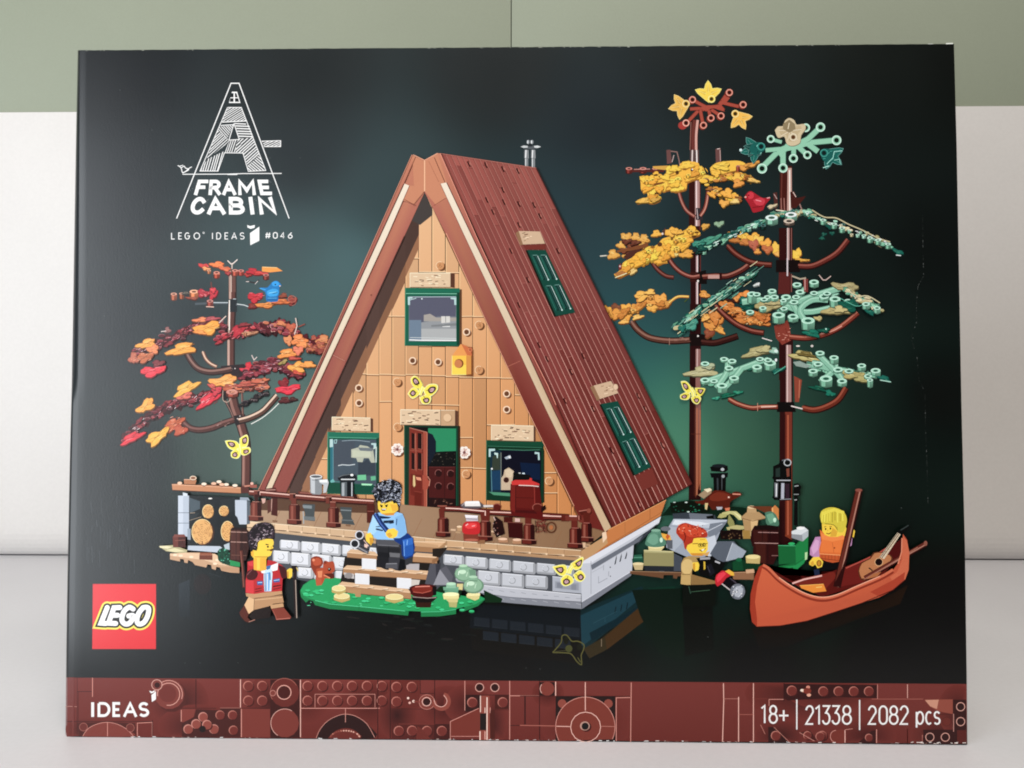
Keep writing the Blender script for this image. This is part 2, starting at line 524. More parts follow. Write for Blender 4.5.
hatch("425,374 520,364 478,462 412,392", 48, 13, .75)
hatch("408,396 492,475 462,505 330,612", -42, 14, .8)
hatch("335,606 458,548 412,690 285,690", -74, 16, .9)
hatch("534,360 632,360 664,448 566,460", 2, 18, 1.1)
hatch("566,462 664,450 708,570 625,660 592,560", -42, 17, 1.0)
hatch("566,462 592,560 540,556 540,490", -42, 17, 1.0)
hatch("708,570 752,684 628,692 620,664", 40, 16, .95)
hatch("462,556 492,476 540,470 540,556", -72, 15, .8)
k.l("440,342 612,334", .9, WHITE); k.l("432,366 522,360", .8, WHITE); k.l("528,352 612,356", 1.0, WHITE)
k.l("480,238 578,238 752,686 628,692 590,562 458,560 412,690 285,690 480,238", .75, WHITE)
k.l("526,352 564,466 490,470 526,352", .8, WHITE)
hatch("725,476 858,474 858,516 740,516", -25, 13, .8)
k.l("722,478 858,474 858,516 738,516", .75, WHITE)
k.build('emblem_letter', title)
k = Ink(6.4); V(160, 160, 7.111)
def tl_(s, quads, y0, y1, w):
    for ch, bl_, br_, tl2, tr2 in quads:
        a = q(bl_, y1); b = q(br_, y0); h = w / 2
        x0 = a[0] + h; x1 = q(br_, y1)[0] - h
        glyph(k, ch, x0, x1, b[1] + h, a[1] - h, w, WHITE, q(tl2, 0)[0] - q(bl_, 0)[0], q(tr2, 0)[0] - q(br_, 0)[0], ends=True)
tl_('', [('F', 243, 322, 268, 344), ('R', 345, 432, 352, 434), ('A', 443, 542, 448, 530), ('M', 556, 682, 554, 672), ('E', 712, 797, 694, 770)], 140, 250, 3.5)
tl_('', [('C', 205, 318, 232, 334), ('A', 336, 466, 348, 440), ('B', 490, 606, 488, 594), ('I', 636, 678, 624, 664), ('N', 708, 832, 694, 800)], 262, 388, 4.0)
# worn flecks in the lettering
for i in range(70):
    y = RNG.choice((RNG.uniform(145, 245), RNG.uniform(268, 384))); x = RNG.uniform(215, 820)
    a = RNG.uniform(-70, -20)
    c = q(x, y); d = RNG.uniform(.4, 1.3)
    k.l([c, (c[0] + d * math.cos(math.radians(a)), c[1] + d * math.sin(math.radians(a)))], .16, 'a2a6aa')
k.build('emblem_lettering', title)
k = Ink(6.6)
for ch, x0, x1 in (('L', 82, 104), ('E', 133, 155), ('G', 178, 210), ('O', 242, 282), ('I', 366, 380), ('D', 403, 432), ('E', 462, 484), ('A', 510, 545), ('S', 570, 598)):
    a = q(x0, 518); b = q(x1, 562); glyph(k, ch, a[0], b[0], a[1], b[1], .85, WHITE, ends=False)
a = q(306, 516); k.ring(310, 518, .75, .75, .4, WHITE)
for ch, x0, x1 in (('#', 750, 785), ('0', 806, 834), ('4', 858, 884), ('6', 912, 940)):
    a = q(x0, 516); b = q(x1, 556); glyph(k, ch, a[0], b[0], a[1], b[1], .95, WHITE, ends=False)
k.p("640,520 706,474 706,574 642,606", WHITE); k.p("620,462 640,470 675,462 672,482 645,490 622,480", WHITE)
k.build('series_lettering', title)

# --- red square logo --------------------------------------------------
logo = group_part('red_logo', box)
k = Ink(6); V(80, 570, 8)
k.p("103,112 608,112 607,632 98,632", 'd0202c')
k.build('logo_square', logo)
k = Ink(6.2)
LT = ["218,300 168,425 205,428", "318,300 272,302 228,425 285,428|300,362 255,362", "425,312 392,298 350,335 335,400 362,432 402,420 425,366 390,368",
      "505,300 470,345 455,400 470,432 510,420 540,370 550,315 535,298 505,300"]
for w, c in ((12.2, 'f2cf45'), (8.6, '14120c'), (5.0, 'f4f4f6')):
    for L_ in LT:
        for st in L_.split('|'):
            pts = T(st)
            pts = catmull(pts, 4) if len(pts) > 5 else pts
            k.l(pts, w, c)
            for P_ in (pts[0], pts[-1]): k.e(P_[0], P_[1], w / 2, w / 2, c, world=True, n=16)
            if len(pts) < 6:
                for P_ in pts[1:-1]: k.e(P_[0], P_[1], w / 2, w / 2, c, world=True, n=16)
k.build('logo_lettering', logo)

# --- brown brick band ---------------------------------------------------
band = group_part('brick_band', box)
k = Ink(1.2)
BROWN = '70302a'
def bcol(u, v): return mix('743530', '6a2c25', v)
N = 60
pt = []; pb = []
for i in range(N + 1):
    yy = 700
    xo, xi = fold_at(700)
    x = xi + 0.2 + (966.6 - xi) * i / N
    pt.append((x, band_top(x))); pb.append((min(x, 967.0), bot_at(x) - 0.7 + RNG.uniform(-.3, .3)))
for i in range(N):
    k.raw([pt[i], pt[i + 1], pb[i + 1], pb[i]], [ink(hx('743530')), ink(hx('743530')), ink(hx('692b25')), ink(hx('692b25'))], True)
# the same band round the rolled edge
def fold_pt(fr, y):
    xo, xi = fold_at(y)
    return xo + (xi - xo) * fr
for a, b in list(zip(FRS, FRS[1:])) + [(.88, 1.02)]:
    for j in range(6):
        y0 = 677.4 + j * 9.8; y1 = y0 + 9.8 if j < 5 else 736.6
        ids = len(k.v)
        for fr, y in ((a, y0), (b, y0), (b, y1), (a, y1)):
            k.v.append(cover(fold_pt(min(fr, 1.0), y) + (0.3 if fr > 1 else 0), y, fold_depth(fr, y) - 0.00008))
        k.f.append((ids, ids + 3, ids + 2, ids + 1))
        k.c.extend([ink(hx('6e302b'))] * 4)
k.build('band_ground', band)
k = Ink(1.8)
HL = 'c98c80'; DK = '3c1613'; D2 = '4e201b'; MD = '7c3a32'
def soft_shadow(x, y, rx, ry, dark, edge='6e2f29', n=28):  # soft shadow in the print: dark centre fading to the band colour
    cx, cy = q(x, y); k.lay([[(cx - rx, cy - ry), (cx + rx, cy + ry)]])
    for i in range(n):
        a0 = 2 * math.pi * i / n; a1 = 2 * math.pi * (i + 1) / n
        def pt(a): return (min(cx + rx * math.cos(a), 965.6), min(max(cy + ry * math.sin(a), band_top(cx) + .3), bot_at(cx) - 1))
        k.raw([(cx, cy), pt(a0), pt(a1)], [ink(hx(dark)), ink(hx(edge)), ink(hx(edge))], placed=True)
def stud(x, y, r=5.1, c=BROWN, hl='a86458'):
    k.e(x + 6, y + 6, r * 1.04, r * 1.04, '451a16')
    cx, cy = q(x, y)
    k.e(x, y, r, r, hl); k.e(x + 3, y + 3, r * .9, r * .9, c)
    k.ring(x, y, r * .93, r * .93, .35, 'c08478', a0=150, a1=290)
def hole(x, y, r=4.6):
    k.e(x, y, r, r, '34120f'); k.ring(x, y, r * .9, r * .9, .8, 'c9968a')
V(60, 670, 6.4)
soft_shadow(760, 200, 30, 26, '3a1613'); soft_shadow(880, 360, 40, 22, '3a1613'); soft_shadow(150, 380, 18, 12, '4a1d19')
V(220, 670, 6.4); soft_shadow(560, 210, 20, 22, '56221d'); soft_shadow(960, 210, 30, 26, '4a1c18'); soft_shadow(330, 200, 26, 28, '451a16')
V(380, 670, 6.4); soft_shadow(110, 290, 20, 26, '38130f'); soft_shadow(430, 240, 26, 22, '45180f'); soft_shadow(720, 350, 14, 30, '3c1410'); soft_shadow(560, 220, 24, 20, '481a15')
V(520, 670, 6.4); soft_shadow(180, 150, 16, 14, '481a15'); soft_shadow(420, 370, 44, 34, '5a231c')
V(680, 670, 6.4); soft_shadow(800, 150, 60, 26, '3a1410'); soft_shadow(640, 420, 26, 16, '3c1511')
V(820, 670, 6.4); soft_shadow(800, 420, 36, 20, '3c1511'); soft_shadow(300, 420, 30, 16, '45180f'); soft_shadow(60, 140, 44, 18, '3c1511'); soft_shadow(880, 260, 20, 26, '45180f')
V(60, 670, 6.4)
k.l("110,50 110,420", .5, DK); k.l("110,138 208,138", .6, DK); k.l("208,50 208,172", .7, HL); k.l("118,138 118,330", .5, D2)
k.l("34,235 60,232 108,235", .5, 'b08078'); k.l("45,330 590,330", .6, DK); k.p("112,340 300,334 480,340 490,425 118,425", D2)
k.p("145,425 180,375 240,345 304,335 370,348 430,382 470,425", MD, smooth=3)
k.l("145,425 180,375 240,345 304,335 370,348 430,382 470,425", .5, HL, smooth=4); k.l("304,335 304,425", .6, HL)
k.e(150, 365, 4, 4, '6a2e28'); k.ring(150, 365, 4, 4, .4, 'a86a60'); k.e(450, 370, 4, 4, '6a2e28'); k.ring(450, 370, 4, 4, .4, 'a86a60')
k.l("495,425 495,340 590,335 590,425", .6, HL); k.l("592,320 592,425", .7, DK)
k.e(715, 170, 15.6, 15.6, '52231f'); k.e(700, 155, 15, 15, '7a3a33'); k.ring(695, 155, 13.8, 13.8, .6, 'd09a8e', 170, 380); k.ring(695, 155, 11.2, 11.2, .7, 'd09a8e', 170, 460); k.e(690, 152, 8.6, 8.6, '6e302a')
k.e(620, 95, 5.5, 5.5, '7a3a33'); k.ring(620, 95, 5.2, 5.2, .6, 'cfa095'); k.e(622, 97, 2.8, 2.8, '3a1512')
k.l("870,58 870,240", .9, DK); k.l("780,245 1000,245", .7, D2); k.l("776,255 776,330", .8, HL); k.p("780,250 868,250 855,300 800,335 780,335", MD)
k.p("780,340 860,300 870,252 1023,258 1023,430 780,430", '48201d')
for sx, sy in ((915, 300), (820, 378), (985, 378), (870, 345), (940, 350)): stud(sx, sy, 4.8, '8a463c', 'c08478')
k.e(912, 378, 3.4, 3.4, '24100e')
V(220, 670, 6.4)
k.p("0,245 130,245 130,430 0,430", '4a211e'); k.l("0,243 130,243", .5, 'a06a60')
for sx, sy in ((80, 288), (85, 385), (0, 288)): stud(sx, sy, 4.6)
k.l("131,60 131,240", .8, 'e0b0a4'); k.l("137,250 137,430", .8, HL); k.p("140,250 320,250 320,428 140,428", '78372f'); k.l("140,244 320,244", .5, DK)
for sx in (180, 270):
    for sy in (102, 196): stud(sx, sy)
k.p("322,62 508,62 512,435 322,435", '401a17'); k.e(415, 145, 14.4, 14.4, '672b25'); k.ring(412, 143, 14, 14, .5, 'a86458', 150, 330); k.e(410, 145, 7.4, 7.4, '4a1d19'); k.ring(410, 143, 7, 7, .9, 'cf978a'); k.e(338, 148, 3, 3, '7a3a32'); k.ring(338, 148, 2.8, 2.8, .4, HL)
k.e(415, 340, 14.2, 14.4, '78372f'); k.ring(415, 340, 14, 14.2, .5, 'd8a89c', 120, 300)
k.l("515,60 515,430", .9, 'd8a89c'); k.l("515,245 1023,245", .7, HL); k.l("512,62 1023,66", .5, MD)
for i in range(6):
    for sy in (102, 196): stud(560 + i * 95, sy)
k.l("608,155 992,155 992,240", .5, 'c08478'); k.l("608,155 608,240", .5, 'c08478'); k.l("1010,60 1010,440", .8, DK)
k.p("615,438 640,380 690,325 760,290 810,283 870,296 940,345 990,438", '301512', smooth=3)
k.p("690,438 740,390 800,372 860,385 900,438", '6a2c26', smooth=3); k.l("615,438 640,380 690,325 760,290 810,283 870,296 940,345 990,432", .5, HL, smooth=3)
for i in range(16):
    a = math.radians(195 + i * 10); k.e(800 + 95 * math.cos(a), 438 + 50 * math.sin(a), .9, .8, RNG.choice(('d2a090', 'b07060', '8a4a40')))
k.l("803,248 803,335", .6, HL)
V(380, 670, 6.4)
k.p("70,65 255,65 255,155 250,240 70,245", '662a24'); k.p("75,345 345,345 345,445 75,445", '572420'); k.p("345,350 448,350 448,445 345,445", '471c19')
k.l("66,65 66,440", .8, DK)
for sx, sy in ((105, 108), (203, 108), (105, 202), (205, 388), (300, 390), (395, 390), (120, 390)): stud(sx, sy)
k.p("240,360 280,385 325,445 230,445", '6c2e27'); k.l("120,345 345,348", .5, MD); k.l("90,248 345,252", .6, D2); k.l("258,65 258,150 345,150", .6, DK); k.l("350,65 350,345", .8, DK); k.l("350,348 450,348", .6, DK)
k.ring(300, 205, 6.8, 6.4, 2.6, '7e3c32'); k.ring(300, 205, 7.9, 7.4, .4, 'c08478'); k.ring(298, 203, 4.4, 4.3, .8, 'd8a89c'); k.e(299, 204, 3.5, 3.5, '35120f'); k.e(180, 180, 1.2, 1.2, 'e8c4b8'); k.e(190, 210, 1.2, 1.2, 'd8a89c'); k.e(215, 200, 1.4, 1.4, 'e8c4b8'); k.l("215,200 255,205", 1.2, MD)
k.l("345,200 360,235 395,248 430,232 440,195 425,165 408,158", 4.2, '8a463a', smooth=5); k.l("345,190 358,222 392,236 420,222 428,192 408,160", .6, 'd8a89c', smooth=5)
k.l("543,70 543,260", .7, HL); k.p("545,160 640,160 640,250 545,270", '35130f'); k.p("735,160 828,160 828,250 735,250", '4a1d18'); stud(590, 207); stud(785, 207)
hole(637, 112); hole(735, 112); k.p("450,330 630,245 700,240 700,425 455,425", '753329'); k.l("450,445 450,330 632,245", .6, HL); k.l("455,425 635,425", .5, HL)
k.p("640,165 700,165 705,448 638,448", '8a463a'); k.p("640,278 680,278 680,385 640,385", '240e0b'); k.l("643,165 643,270", .9, 'e8c4b8'); k.l("685,175 685,448", 1.1, 'e8c4b8'); k.l("640,392 640,448", 1.2, 'e8c4b8'); k.l("672,240 672,275", .8, 'e8c4b8'); k.l("672,392 672,446", .8, 'd8a89c'); k.l("705,240 705,275", .8, HL)
k.p("706,260 735,255 735,440 706,446", '4e2019'); k.l("830,70 830,445", .8, HL); k.l("735,255 828,255", .5, D2); k.l("545,160 828,160", .5, DK)
k.l("832,165 1023,165", .7, HL); k.l("928,170 928,350", 1.4, DK); k.l("832,355 1020,355", .7, DK); k.l("1021,70 1021,445", .8, DK)
V(520, 670, 6.4)
k.p("126,78 222,78 222,162 126,162", '2e100d'); k.e(174, 120, 7.2, 7, '7c3a31'); k.ring(174, 120, 7, 6.8, .6, 'd8a89c', 140, 220)
k.l("0,166 222,166", .6, DK); k.l("32,168 32,350", 1.3, DK); k.l("0,354 222,358", .8, 'a86458'); k.l("126,360 126,445", .7, DK); k.l("133,366 222,366", .4, MD)
k.l("228,75 228,165", .9, 'e0b0a4'); k.p("228,170 610,170 610,455 228,455", '2a0f0c'); k.l("228,168 705,168", .6, DK)
k.e(270, 215, 4.4, 4.4, '8a463a'); k.e(565, 215, 4.4, 4.4, '8a463a')
for ii in range(1):
    c = [(q(0, 0)[0] + (418 + 190 * math.cos(math.radians(a))) / 6.4, q(0, 0)[1] + (365 + 192 * math.sin(math.radians(a))) / 6.4) for a in range(152, 390, 8)]
    k.p(c, '7a372c'); k.l(c, .6, HL)
k.ring(420, 365, 15, 15, .7, 'e0b4a8'); k.l("418,78 418,260", .9, 'd8a89c'); k.l("232,360 320,362", .8, 'd8a89c'); k.l("520,360 605,362", .6, 'b07468')
k.e(424, 364, 5.2, 5, '48190f'); k.e(415, 358, 5, 4.6, 'b08a7c'); k.e(417, 360, 3.6, 3.6, '1c0a08')
k.l("616,455 616,178 705,176", .7, HL); k.l("712,80 708,460", .9, 'c08478')
V(680, 670, 6.4)
k.l("278,85 280,200 272,460", .9, 'd8a89c'); k.l("375,172 375,460", .9, 'd8a89c'); k.l("470,85 470,462", .9, 'd8a89c'); k.l("278,184 372,184", .5, 'b07468'); k.l("375,285 470,285", .5, 'a86458'); k.l("470,184 560,184", .4, MD)
k.l("570,230 570,188 665,188", .6, HL); k.p("665,88 1023,94 1023,150 960,180 690,195 665,180", '3a1713'); k.l("665,85 665,200", .8, DK)
stud(715, 132); stud(1010, 136, 4.8); stud(915, 134, 4.6, '42190f'); k.e(790, 132, 2.2, 1.6, 'd8a089'); k.e(820, 110, 2, 1.6, 'c88470'); k.e(825, 160, 2.2, 1.6, 'd8a089'); k.e(815, 134, 4, 3, '7a3226'); k.e(780, 130, 1.6, 1.4, 'f0d0c0')
k.p("565,365 605,365 700,460 565,465", '351411'); stud(612, 420, 4.8); k.l("515,350 545,410", .6, 'b07468'); k.l("600,365 700,462", .6, 'b07468')
k.p("770,400 830,385 880,450 800,440", '4a1c17'); stud(815, 418, 4.2); stud(910, 420, 4.8)
k.l("765,400 860,455", .5, HL)
V(820, 670, 6.4)
k.p("0,92 365,96 365,180 330,180 0,170", '3c1814')
for sx in (20, 118, 215, 312): stud(sx, 136, 4.9)
k.l("368,92 368,185", .5, HL); k.l("330,186 660,186", .5, 'a86458'); k.l("560,92 560,180", .7, 'd0a094')
stud(0, 425, 4.6); k.p("70,410 90,390 160,385 160,465 90,465 70,445", '753329', smooth=3); k.ring(102, 425, 5.6, 6, .6, HL, 90, 270); k.l("160,385 160,465", .9, 'd8a89c'); k.l("160,382 210,376", .5, HL)
k.p("250,460 330,390 355,385 355,468 250,468", '3c1612'); stud(312, 432, 3.8)
k.l("362,380 362,468", .8, HL); k.l("560,380 560,468", .6, 'b07468'); k.l("655,415 655,474", .6, 'b07468'); k.l("660,395 655,474", .4, MD)
k.p("668,190 850,188 850,282 760,265 705,235", '8e4a3c', smooth=0); k.p("672,192 760,190 748,250 705,232", 'c08a74')
k.p("850,190 935,190 938,470 850,470", '3a1713'); k.l("855,280 855,395", .8, 'b8847a'); hole(900, 235); hole(900, 330); k.p("660,382 850,382 850,474 660,474", '3a1713'); hole(703, 430); hole(802, 430); k.e(810, 330, 4.4, 4.4, '6a2c25'); k.ring(810, 330, 4.4, 4.4, .4, '50221c'); k.p("878,385 938,385 938,470 878,472", '5a231e'); k.l("850,282 762,285", .5, D2)
k.build('band_relief', band)
# lettering on the band
k = Ink(4)
V(60, 670, 6.4)
k.l("209,207 209,300", 2.9, WHITE)
for ch, x0, x1 in (('D', 249, 314), ('E', 344, 384), ('A', 414, 484), ('S', 510, 562)):
    a = q(x0, 214); b = q(x1, 292); glyph(k, ch, a[0], b[0], a[1], b[1], 2.7, WHITE, ends=ch in 'A')
k.p("585,160 614,136 614,188 588,205", WHITE); k.p("570,132 590,138 606,130 604,142 582,150", WHITE)
k.build('band_word', band)
k = Ink(4.2)
def cond(s):
    for ch, x0, x1, y0, y1 in s: glyph(k, ch, x0, x1, y0, y1, 1.75, 'f0e6e2', ends=False)
cond([('1', 761.6, 766.0, 705.6, 723), ('8', 769.4, 777.0, 705.8, 723), ('+', 779, 788.4, 705, 724.2)])
cond([('2', 806.0, 813.2, 706, 724), ('1', 815.6, 820.6, 706, 724.4), ('3', 822.6, 829.8, 706, 724), ('3', 832.2, 839.6, 706, 724), ('8', 842.6, 851, 706, 724)])
cond([('2', 868.6, 876, 706.2, 724), ('0', 879.4, 887, 706.2, 724), ('8', 889.6, 897.8, 706.2, 724), ('2', 900.4, 908, 706.2, 724), ('p', 916.6, 923.4, 706.2, 724), ('c', 925.8, 931.6, 706.2, 724), ('s', 934.2, 939.8, 706.2, 724)])
k.l([(796.8, 699.5), (796.8, 729.5)], 1.3, 'f0e6e2'); k.l([(859.6, 700), (859.6, 730)], 1.3, 'f0e6e2')
k.build('band_numbers', band)

# ------------------------------------------------------------------ printed reflections on the dark floor
k = Ink(); V(0, 0, 1)
refl = lambda a: a
k.p([(470, 604), (510, 606), (582, 612), (582, 640), (500, 632), (470, 628)], '1c2024'); k.p([(470, 628), (500, 632), (582, 640), (582, 664), (500, 654), (472, 650)], '1d1c1a')
for r, (y0, sl) in enumerate(((617, .12), (630, .12))):
    for i in range(6):
        x0 = 474 + i * 18 + (r % 2) * 9
        if x0 + 16 > 580: break
        y = y0 + (x0 - 474) * sl * .9
        k.p([(x0, y), (x0 + 15.5, y + 1.6), (x0 + 15.5, y + 10), (x0, y + 8.4)], '262b31'); k.l([(x0, y + 8.4), (x0 + 15.5, y + 10)], .4, '31373d')
V(480, 590, 5.12)
k.p("515,100 830,-20 850,70 830,72 545,300 520,300", '1b3034'); k.p("515,130 780,10 800,60 560,260 520,290", '22404a'); k.p("560,220 820,80 840,95 572,262", '172c33'); k.p("530,300 620,250 832,75 866,140 640,310 560,350", '3a3222'); k.p("640,240 832,75 866,140 650,305", '46331f')
for x in (690, 720, 750): k.l([q(x, 120 - (x - 690) * .35), q(x + 6, 85 - (x - 690) * .35)], .8, '122026')
k.l("580,170 700,110", .4, '30525c'); k.l("640,140 640,165", .4, '30525c'); k.l("622,250 622,290", .5, '8a7a66')
k.p("890,95 945,90 940,130 900,150", '1f4a40'); k.p("860,-10 1000,-20 1000,80 900,90", '17352b'); k.l("865,85 1010,80", .5, '2c5a48')
def butterfly_outline(pts_, w, c): k.l(pts_, w, c, smooth=3)
k.l("372,320 415,270 420,235 445,232 470,262 500,262 532,280 528,310 518,335 520,382 495,365 470,330 440,322 372,320", 1.1, '5c5a33', smooth=3); k.e(455, 300, 3.6, 3.6, '4a4c2c')
k.e(440, 258, 2.6, 4.2, '23241c'); k.e(510, 292, 3, 3.4, '23241c'); k.l("385,315 440,310", .6, '4a4830'); k.l("500,345 515,370", .8, '5c5a33')
V(0, 0, 1)
# canoe in the dark floor
k.build('floor_reflection', box); k = Ink()
k.p([(752, 628), (800, 622), (880, 600), (908, 585), (900, 604), (850, 622), (790, 646), (760, 650)], lambda x, y: mix('2a1f18', '1c1b18', min(1, max(0, (y - 600) / 50))))
k.l([(780, 650), (830, 630), (880, 616), (905, 612)], 1.0, '121513', smooth=4)
# log store and walker
k.build('floor_reflection', box); k = Ink()
V(140, 570, 6.4)
k.p("248,90 318,60 320,300 250,300", lambda x, y: mix('30373d', '22282c', min(1, max(0, (y - 590) / 28))))
k.e(400, 90, 9, 10.5, '2b2728'); k.e(445, 230, 6, 7, '242629'); k.l("440,20 520,45", .8, '2d3336')
k.p("640,300 760,330 850,335 860,345 680,345", '20201f')
# under the green plate
k.build('floor_reflection', box); k = Ink()
V(0, 0, 1)
for i in range(26):
    x = RNG.uniform(330, 480); y = RNG.uniform(616, 640)
    k.l([(x, y), (x + RNG.uniform(3, 14), y + RNG.uniform(0, 2))], RNG.uniform(.5, 1.6), RNG.choice(('222524', '1e2320', '2a2726', '1c1d1e')))
k.build('floor_reflection', box); k = Ink()
k.p([(632, 590), (690, 588), (690, 632), (682, 660), (660, 655), (640, 615)], '11241e')
k.p([(682, 590), (712, 588), (714, 650), (685, 656)], '0f1c18'); k.l([(683, 598), (712, 594)], .5, '2c4a3c')
k.build('floor_reflection', box)

# ------------------------------------------------------------------ printed trees
def tube(k, s, w, base, hi, dark, w2=None, hioff=(-.6, -.8), smooth=6, hiw=.28):
    pts = T(s)
    if smooth: pts = catmull(pts, smooth)
    k.l(pts, w, dark, taper=w2)
    k.l([(x + hioff[0] * .35, y + hioff[1] * .35) for x, y in pts], w * .72, base, taper=(w2 * .72 if w2 else None))
    k.l([(x + hioff[0] * w * .22, y + hioff[1] * w * .22) for x, y in pts], w * hiw, hi, taper=(w2 * hiw if w2 else None))
def btube(par, *a, **kw):
    kk = Ink(); tube(kk, *a, **kw); kk.build('branch', par)
def leaf(k, x, y, rx, ry, rot, c, hi=None, dark=None, lobes=3):
    """a flat plastic leaf seen at a low angle: lobed outline, darker under edge, light ridges"""
    dark = dark or mul(c, .5); hi = hi or mix(c, 'fff2b0', .22)
    ph = RNG.uniform(0, 6.28); r = math.radians(rot); cr, sr = math.cos(r), math.sin(r)
    def out(s_, dx, dy, n=22):
        P = []
        for i in range(n):
            t = 2 * math.pi * i / n
            m = 1 + .24 * math.sin(lobes * t + ph) + .15 * math.sin(5 * t + ph * 2) + .07 * math.sin(9 * t)
            u, w_ = rx * m * math.cos(t) * s_, ry * m * math.sin(t) * s_
            P.append((x + dx + u * cr - w_ * sr, y + dy + u * sr + w_ * cr))
        return P
    k.p(out(1.0, .5, 1.3), dark); k.p(out(1.0, 0, 0), [c]); k.p(out(.62, -.4, -.4), mix(c, hi, .22))
    k.l(out(.98, 0, .1), .3, mul(c, .74), closed=True)
    if rx > 7: veins(k, x, y, rx, ry, rot, mul(c, .72))
    for i in range(4):
        a = RNG.uniform(0, 6.28); d = RNG.uniform(.25, .75)
        P = (x + rx * d * math.cos(a) * cr, y + ry * d * math.sin(a) + rx * d * math.cos(a) * sr)
        k.l([P, (P[0] + cr * rx * .4, P[1] + sr * rx * .4 + .3)], .45, hi if i < 2 else mul(c, .72))
def veins(k, x, y, rx, ry, rot, c):
    r = math.radians(rot); cr, sr = math.cos(r), math.sin(r)
    for a in (0, 38, -38, 150, -150):
        u, v = rx * .8 * math.cos(math.radians(a)), ry * .8 * math.sin(math.radians(a))
        k.l([(x, y), (x + u * cr - v * sr, y + u * sr + v * cr)], .4, c)
def peg(k, x, y, w, h, c, top=None):
    """short round leaf peg: side and lit top"""
    top = top or mix(c, 'ffffff', .3)
    k.p([(x - w / 2, y), (x + w / 2, y), (x + w / 2, y + h), (x, y + h + w * .16), (x - w / 2, y + h)], [mul(c, .62), mul(c, .8), mul(c, .55), mul(c, .5), mul(c, .45)])
    k.p([(x - w * .3, y), (x + w * .05, y), (x + w * .05, y + h), (x - w * .3, y + h)], c)
    k.e(x, y, w / 2, w * .22, top, world=True, n=10); k.e(x, y + .1, w * .27, w * .11, mul(c, .5), world=True, n=8)
def spray(k, pts, n, sp, cols, sz=(2.0, 4.5), flat=.5, pegs=.3, rot=None, stalk=None, core=True):
    """a bough of interlocking leaf plates: solid dark core, then plates, discs and pegs laid over it"""
    P = catmull(T(pts), 6); k0 = RNG.uniform(0, 9)
    for dx, dy, w in ((0, 1.2, 1.7), (0, -.6, 1.3)) if core else ():
        k.l([(x + dx + math.sin(i * 1.7 + k0) * .8, y + dy + math.sin(i * 2.3 + k0) * sp[1] * .35) for i, (x, y) in enumerate(P)], sp[1] * w, mul(cols[0], .5 if dy > 0 else .72))
    m = int(n * 1.5); it = []
    for i in range(m):
        t = (i + RNG.random()) / m * (len(P) - 1); j = min(int(t), len(P) - 2)
        a = lerp_(P[j], P[j + 1], t - j)
        dy = max(-1.25, min(1.25, RNG.gauss(0, .62))) * sp[1]
        it.append((dy, a[0] + RNG.gauss(0, .5) * sp[0], a[1] + dy, j))
    it.sort(key=lambda u: u[2])
    for dy, x, y, j in it:
        c = RNG.choice(cols); s_ = RNG.uniform(*sz); u = RNG.random()
        r = (rot if rot is not None else math.degrees(math.atan2(P[j + 1][1] - P[j][1], P[j + 1][0] - P[j][0]))) + RNG.uniform(-16, 16)
        if u < pegs * .7: peg(k, x, y, s_ * 1.2, s_ * .8, c)
        elif u < .62:
            k.e(x + .2, y + 1, s_ * .95, s_ * .5, mul(c, .4), world=True, n=10); k.e(x, y, s_ * .95, s_ * .46, c, world=True, n=10, rot=r * .4)
            k.ring(x, y, s_ * .82, s_ * .36, .4, mix(c, 'f0d8d0', RNG.uniform(.25, .5)), 150, 340, 7, world=True)
        else: leaf(k, x, y, s_ * 1.15, s_ * max(flat, .42), r, c, dark=mul(c, .42))
def rimpath(k, n, pts, spread, c, w=.45, ln=(1, 3.4), ang=-25, sp=18):
    P = catmull(T(pts), 6)
    for i in range(n):
        t = RNG.random() * (len(P) - 1); j = min(int(t), len(P) - 2); a = lerp_(P[j], P[j + 1], t - j)
        x = a[0] + RNG.uniform(-1, 1); y = a[1] + max(-1, min(1, RNG.gauss(0, .55))) * spread; g = math.radians(ang + RNG.uniform(-sp, sp)); d = RNG.uniform(*ln)
        k.l([(x, y), (x + d * math.cos(g), y + d * math.sin(g))], w, RNG.choice(c))
def lerp_(a, b, t): return (a[0] + (b[0] - a[0]) * t, a[1] + (b[1] - a[1]) * t)
def rimline(k, n, box_, c, w=.4, ln=(1, 3), ang=-20, sp=15):
    for i in range(n):
        x = RNG.uniform(box_[0], box_[2]); y = RNG.uniform(box_[1], box_[3]); a = math.radians(ang + RNG.uniform(-sp, sp)); d = RNG.uniform(*ln)
        k.l([(x, y), (x + d * math.cos(a), y + d * math.sin(a))], w, RNG.choice(c))

# --- red tree on the left
red = group_part('printed_tree', box, 'small red and orange maple tree left of the cabin')
k = Ink()
V(0, 0, 1)
TB, THI, TD = '5e3a34', 'b49488', '33211f'
tube(k, "232.5,270 232.6,300 231,330 231,366", 8, TB, THI, TD, hioff=(-1.4, 0), smooth=0)
k.p([(229, 299), (237, 299), (237, 312), (229, 312)], '2a2f33'); k.l([(229.4, 300), (229.4, 330)], 1.0, 'e8d8d0'); k.l([(233, 299), (236, 299)], .6, 'b8c4c8')
for i in range(5): k.l([(230 + i * 1.3, 276), (230 + i * 1.3, 292)], .4, RNG.choice(('a88474', '7c5a50', 'd8c4b8')))
tube(k, "231,388 234,404 238,416 242,428 246,446 246,487", 10, TB, '8c645a', TD, hioff=(-1.2, 0)); k.l([(239, 424), (243.5, 450), (243, 485)], .8, 'a47c70')
k.p([(221, 366), (244, 364), (250, 372), (240, 378), (222, 376)], '33272a'); k.p([(232, 416), (245, 414), (247, 422), (236, 426)], '2b2224')
for i in range(10): k.e(228 + RNG.uniform(0, 14), RNG.choice((RNG.uniform(366, 370), RNG.uniform(416, 422))), .6, .5, 'd8ccc8', world=True)
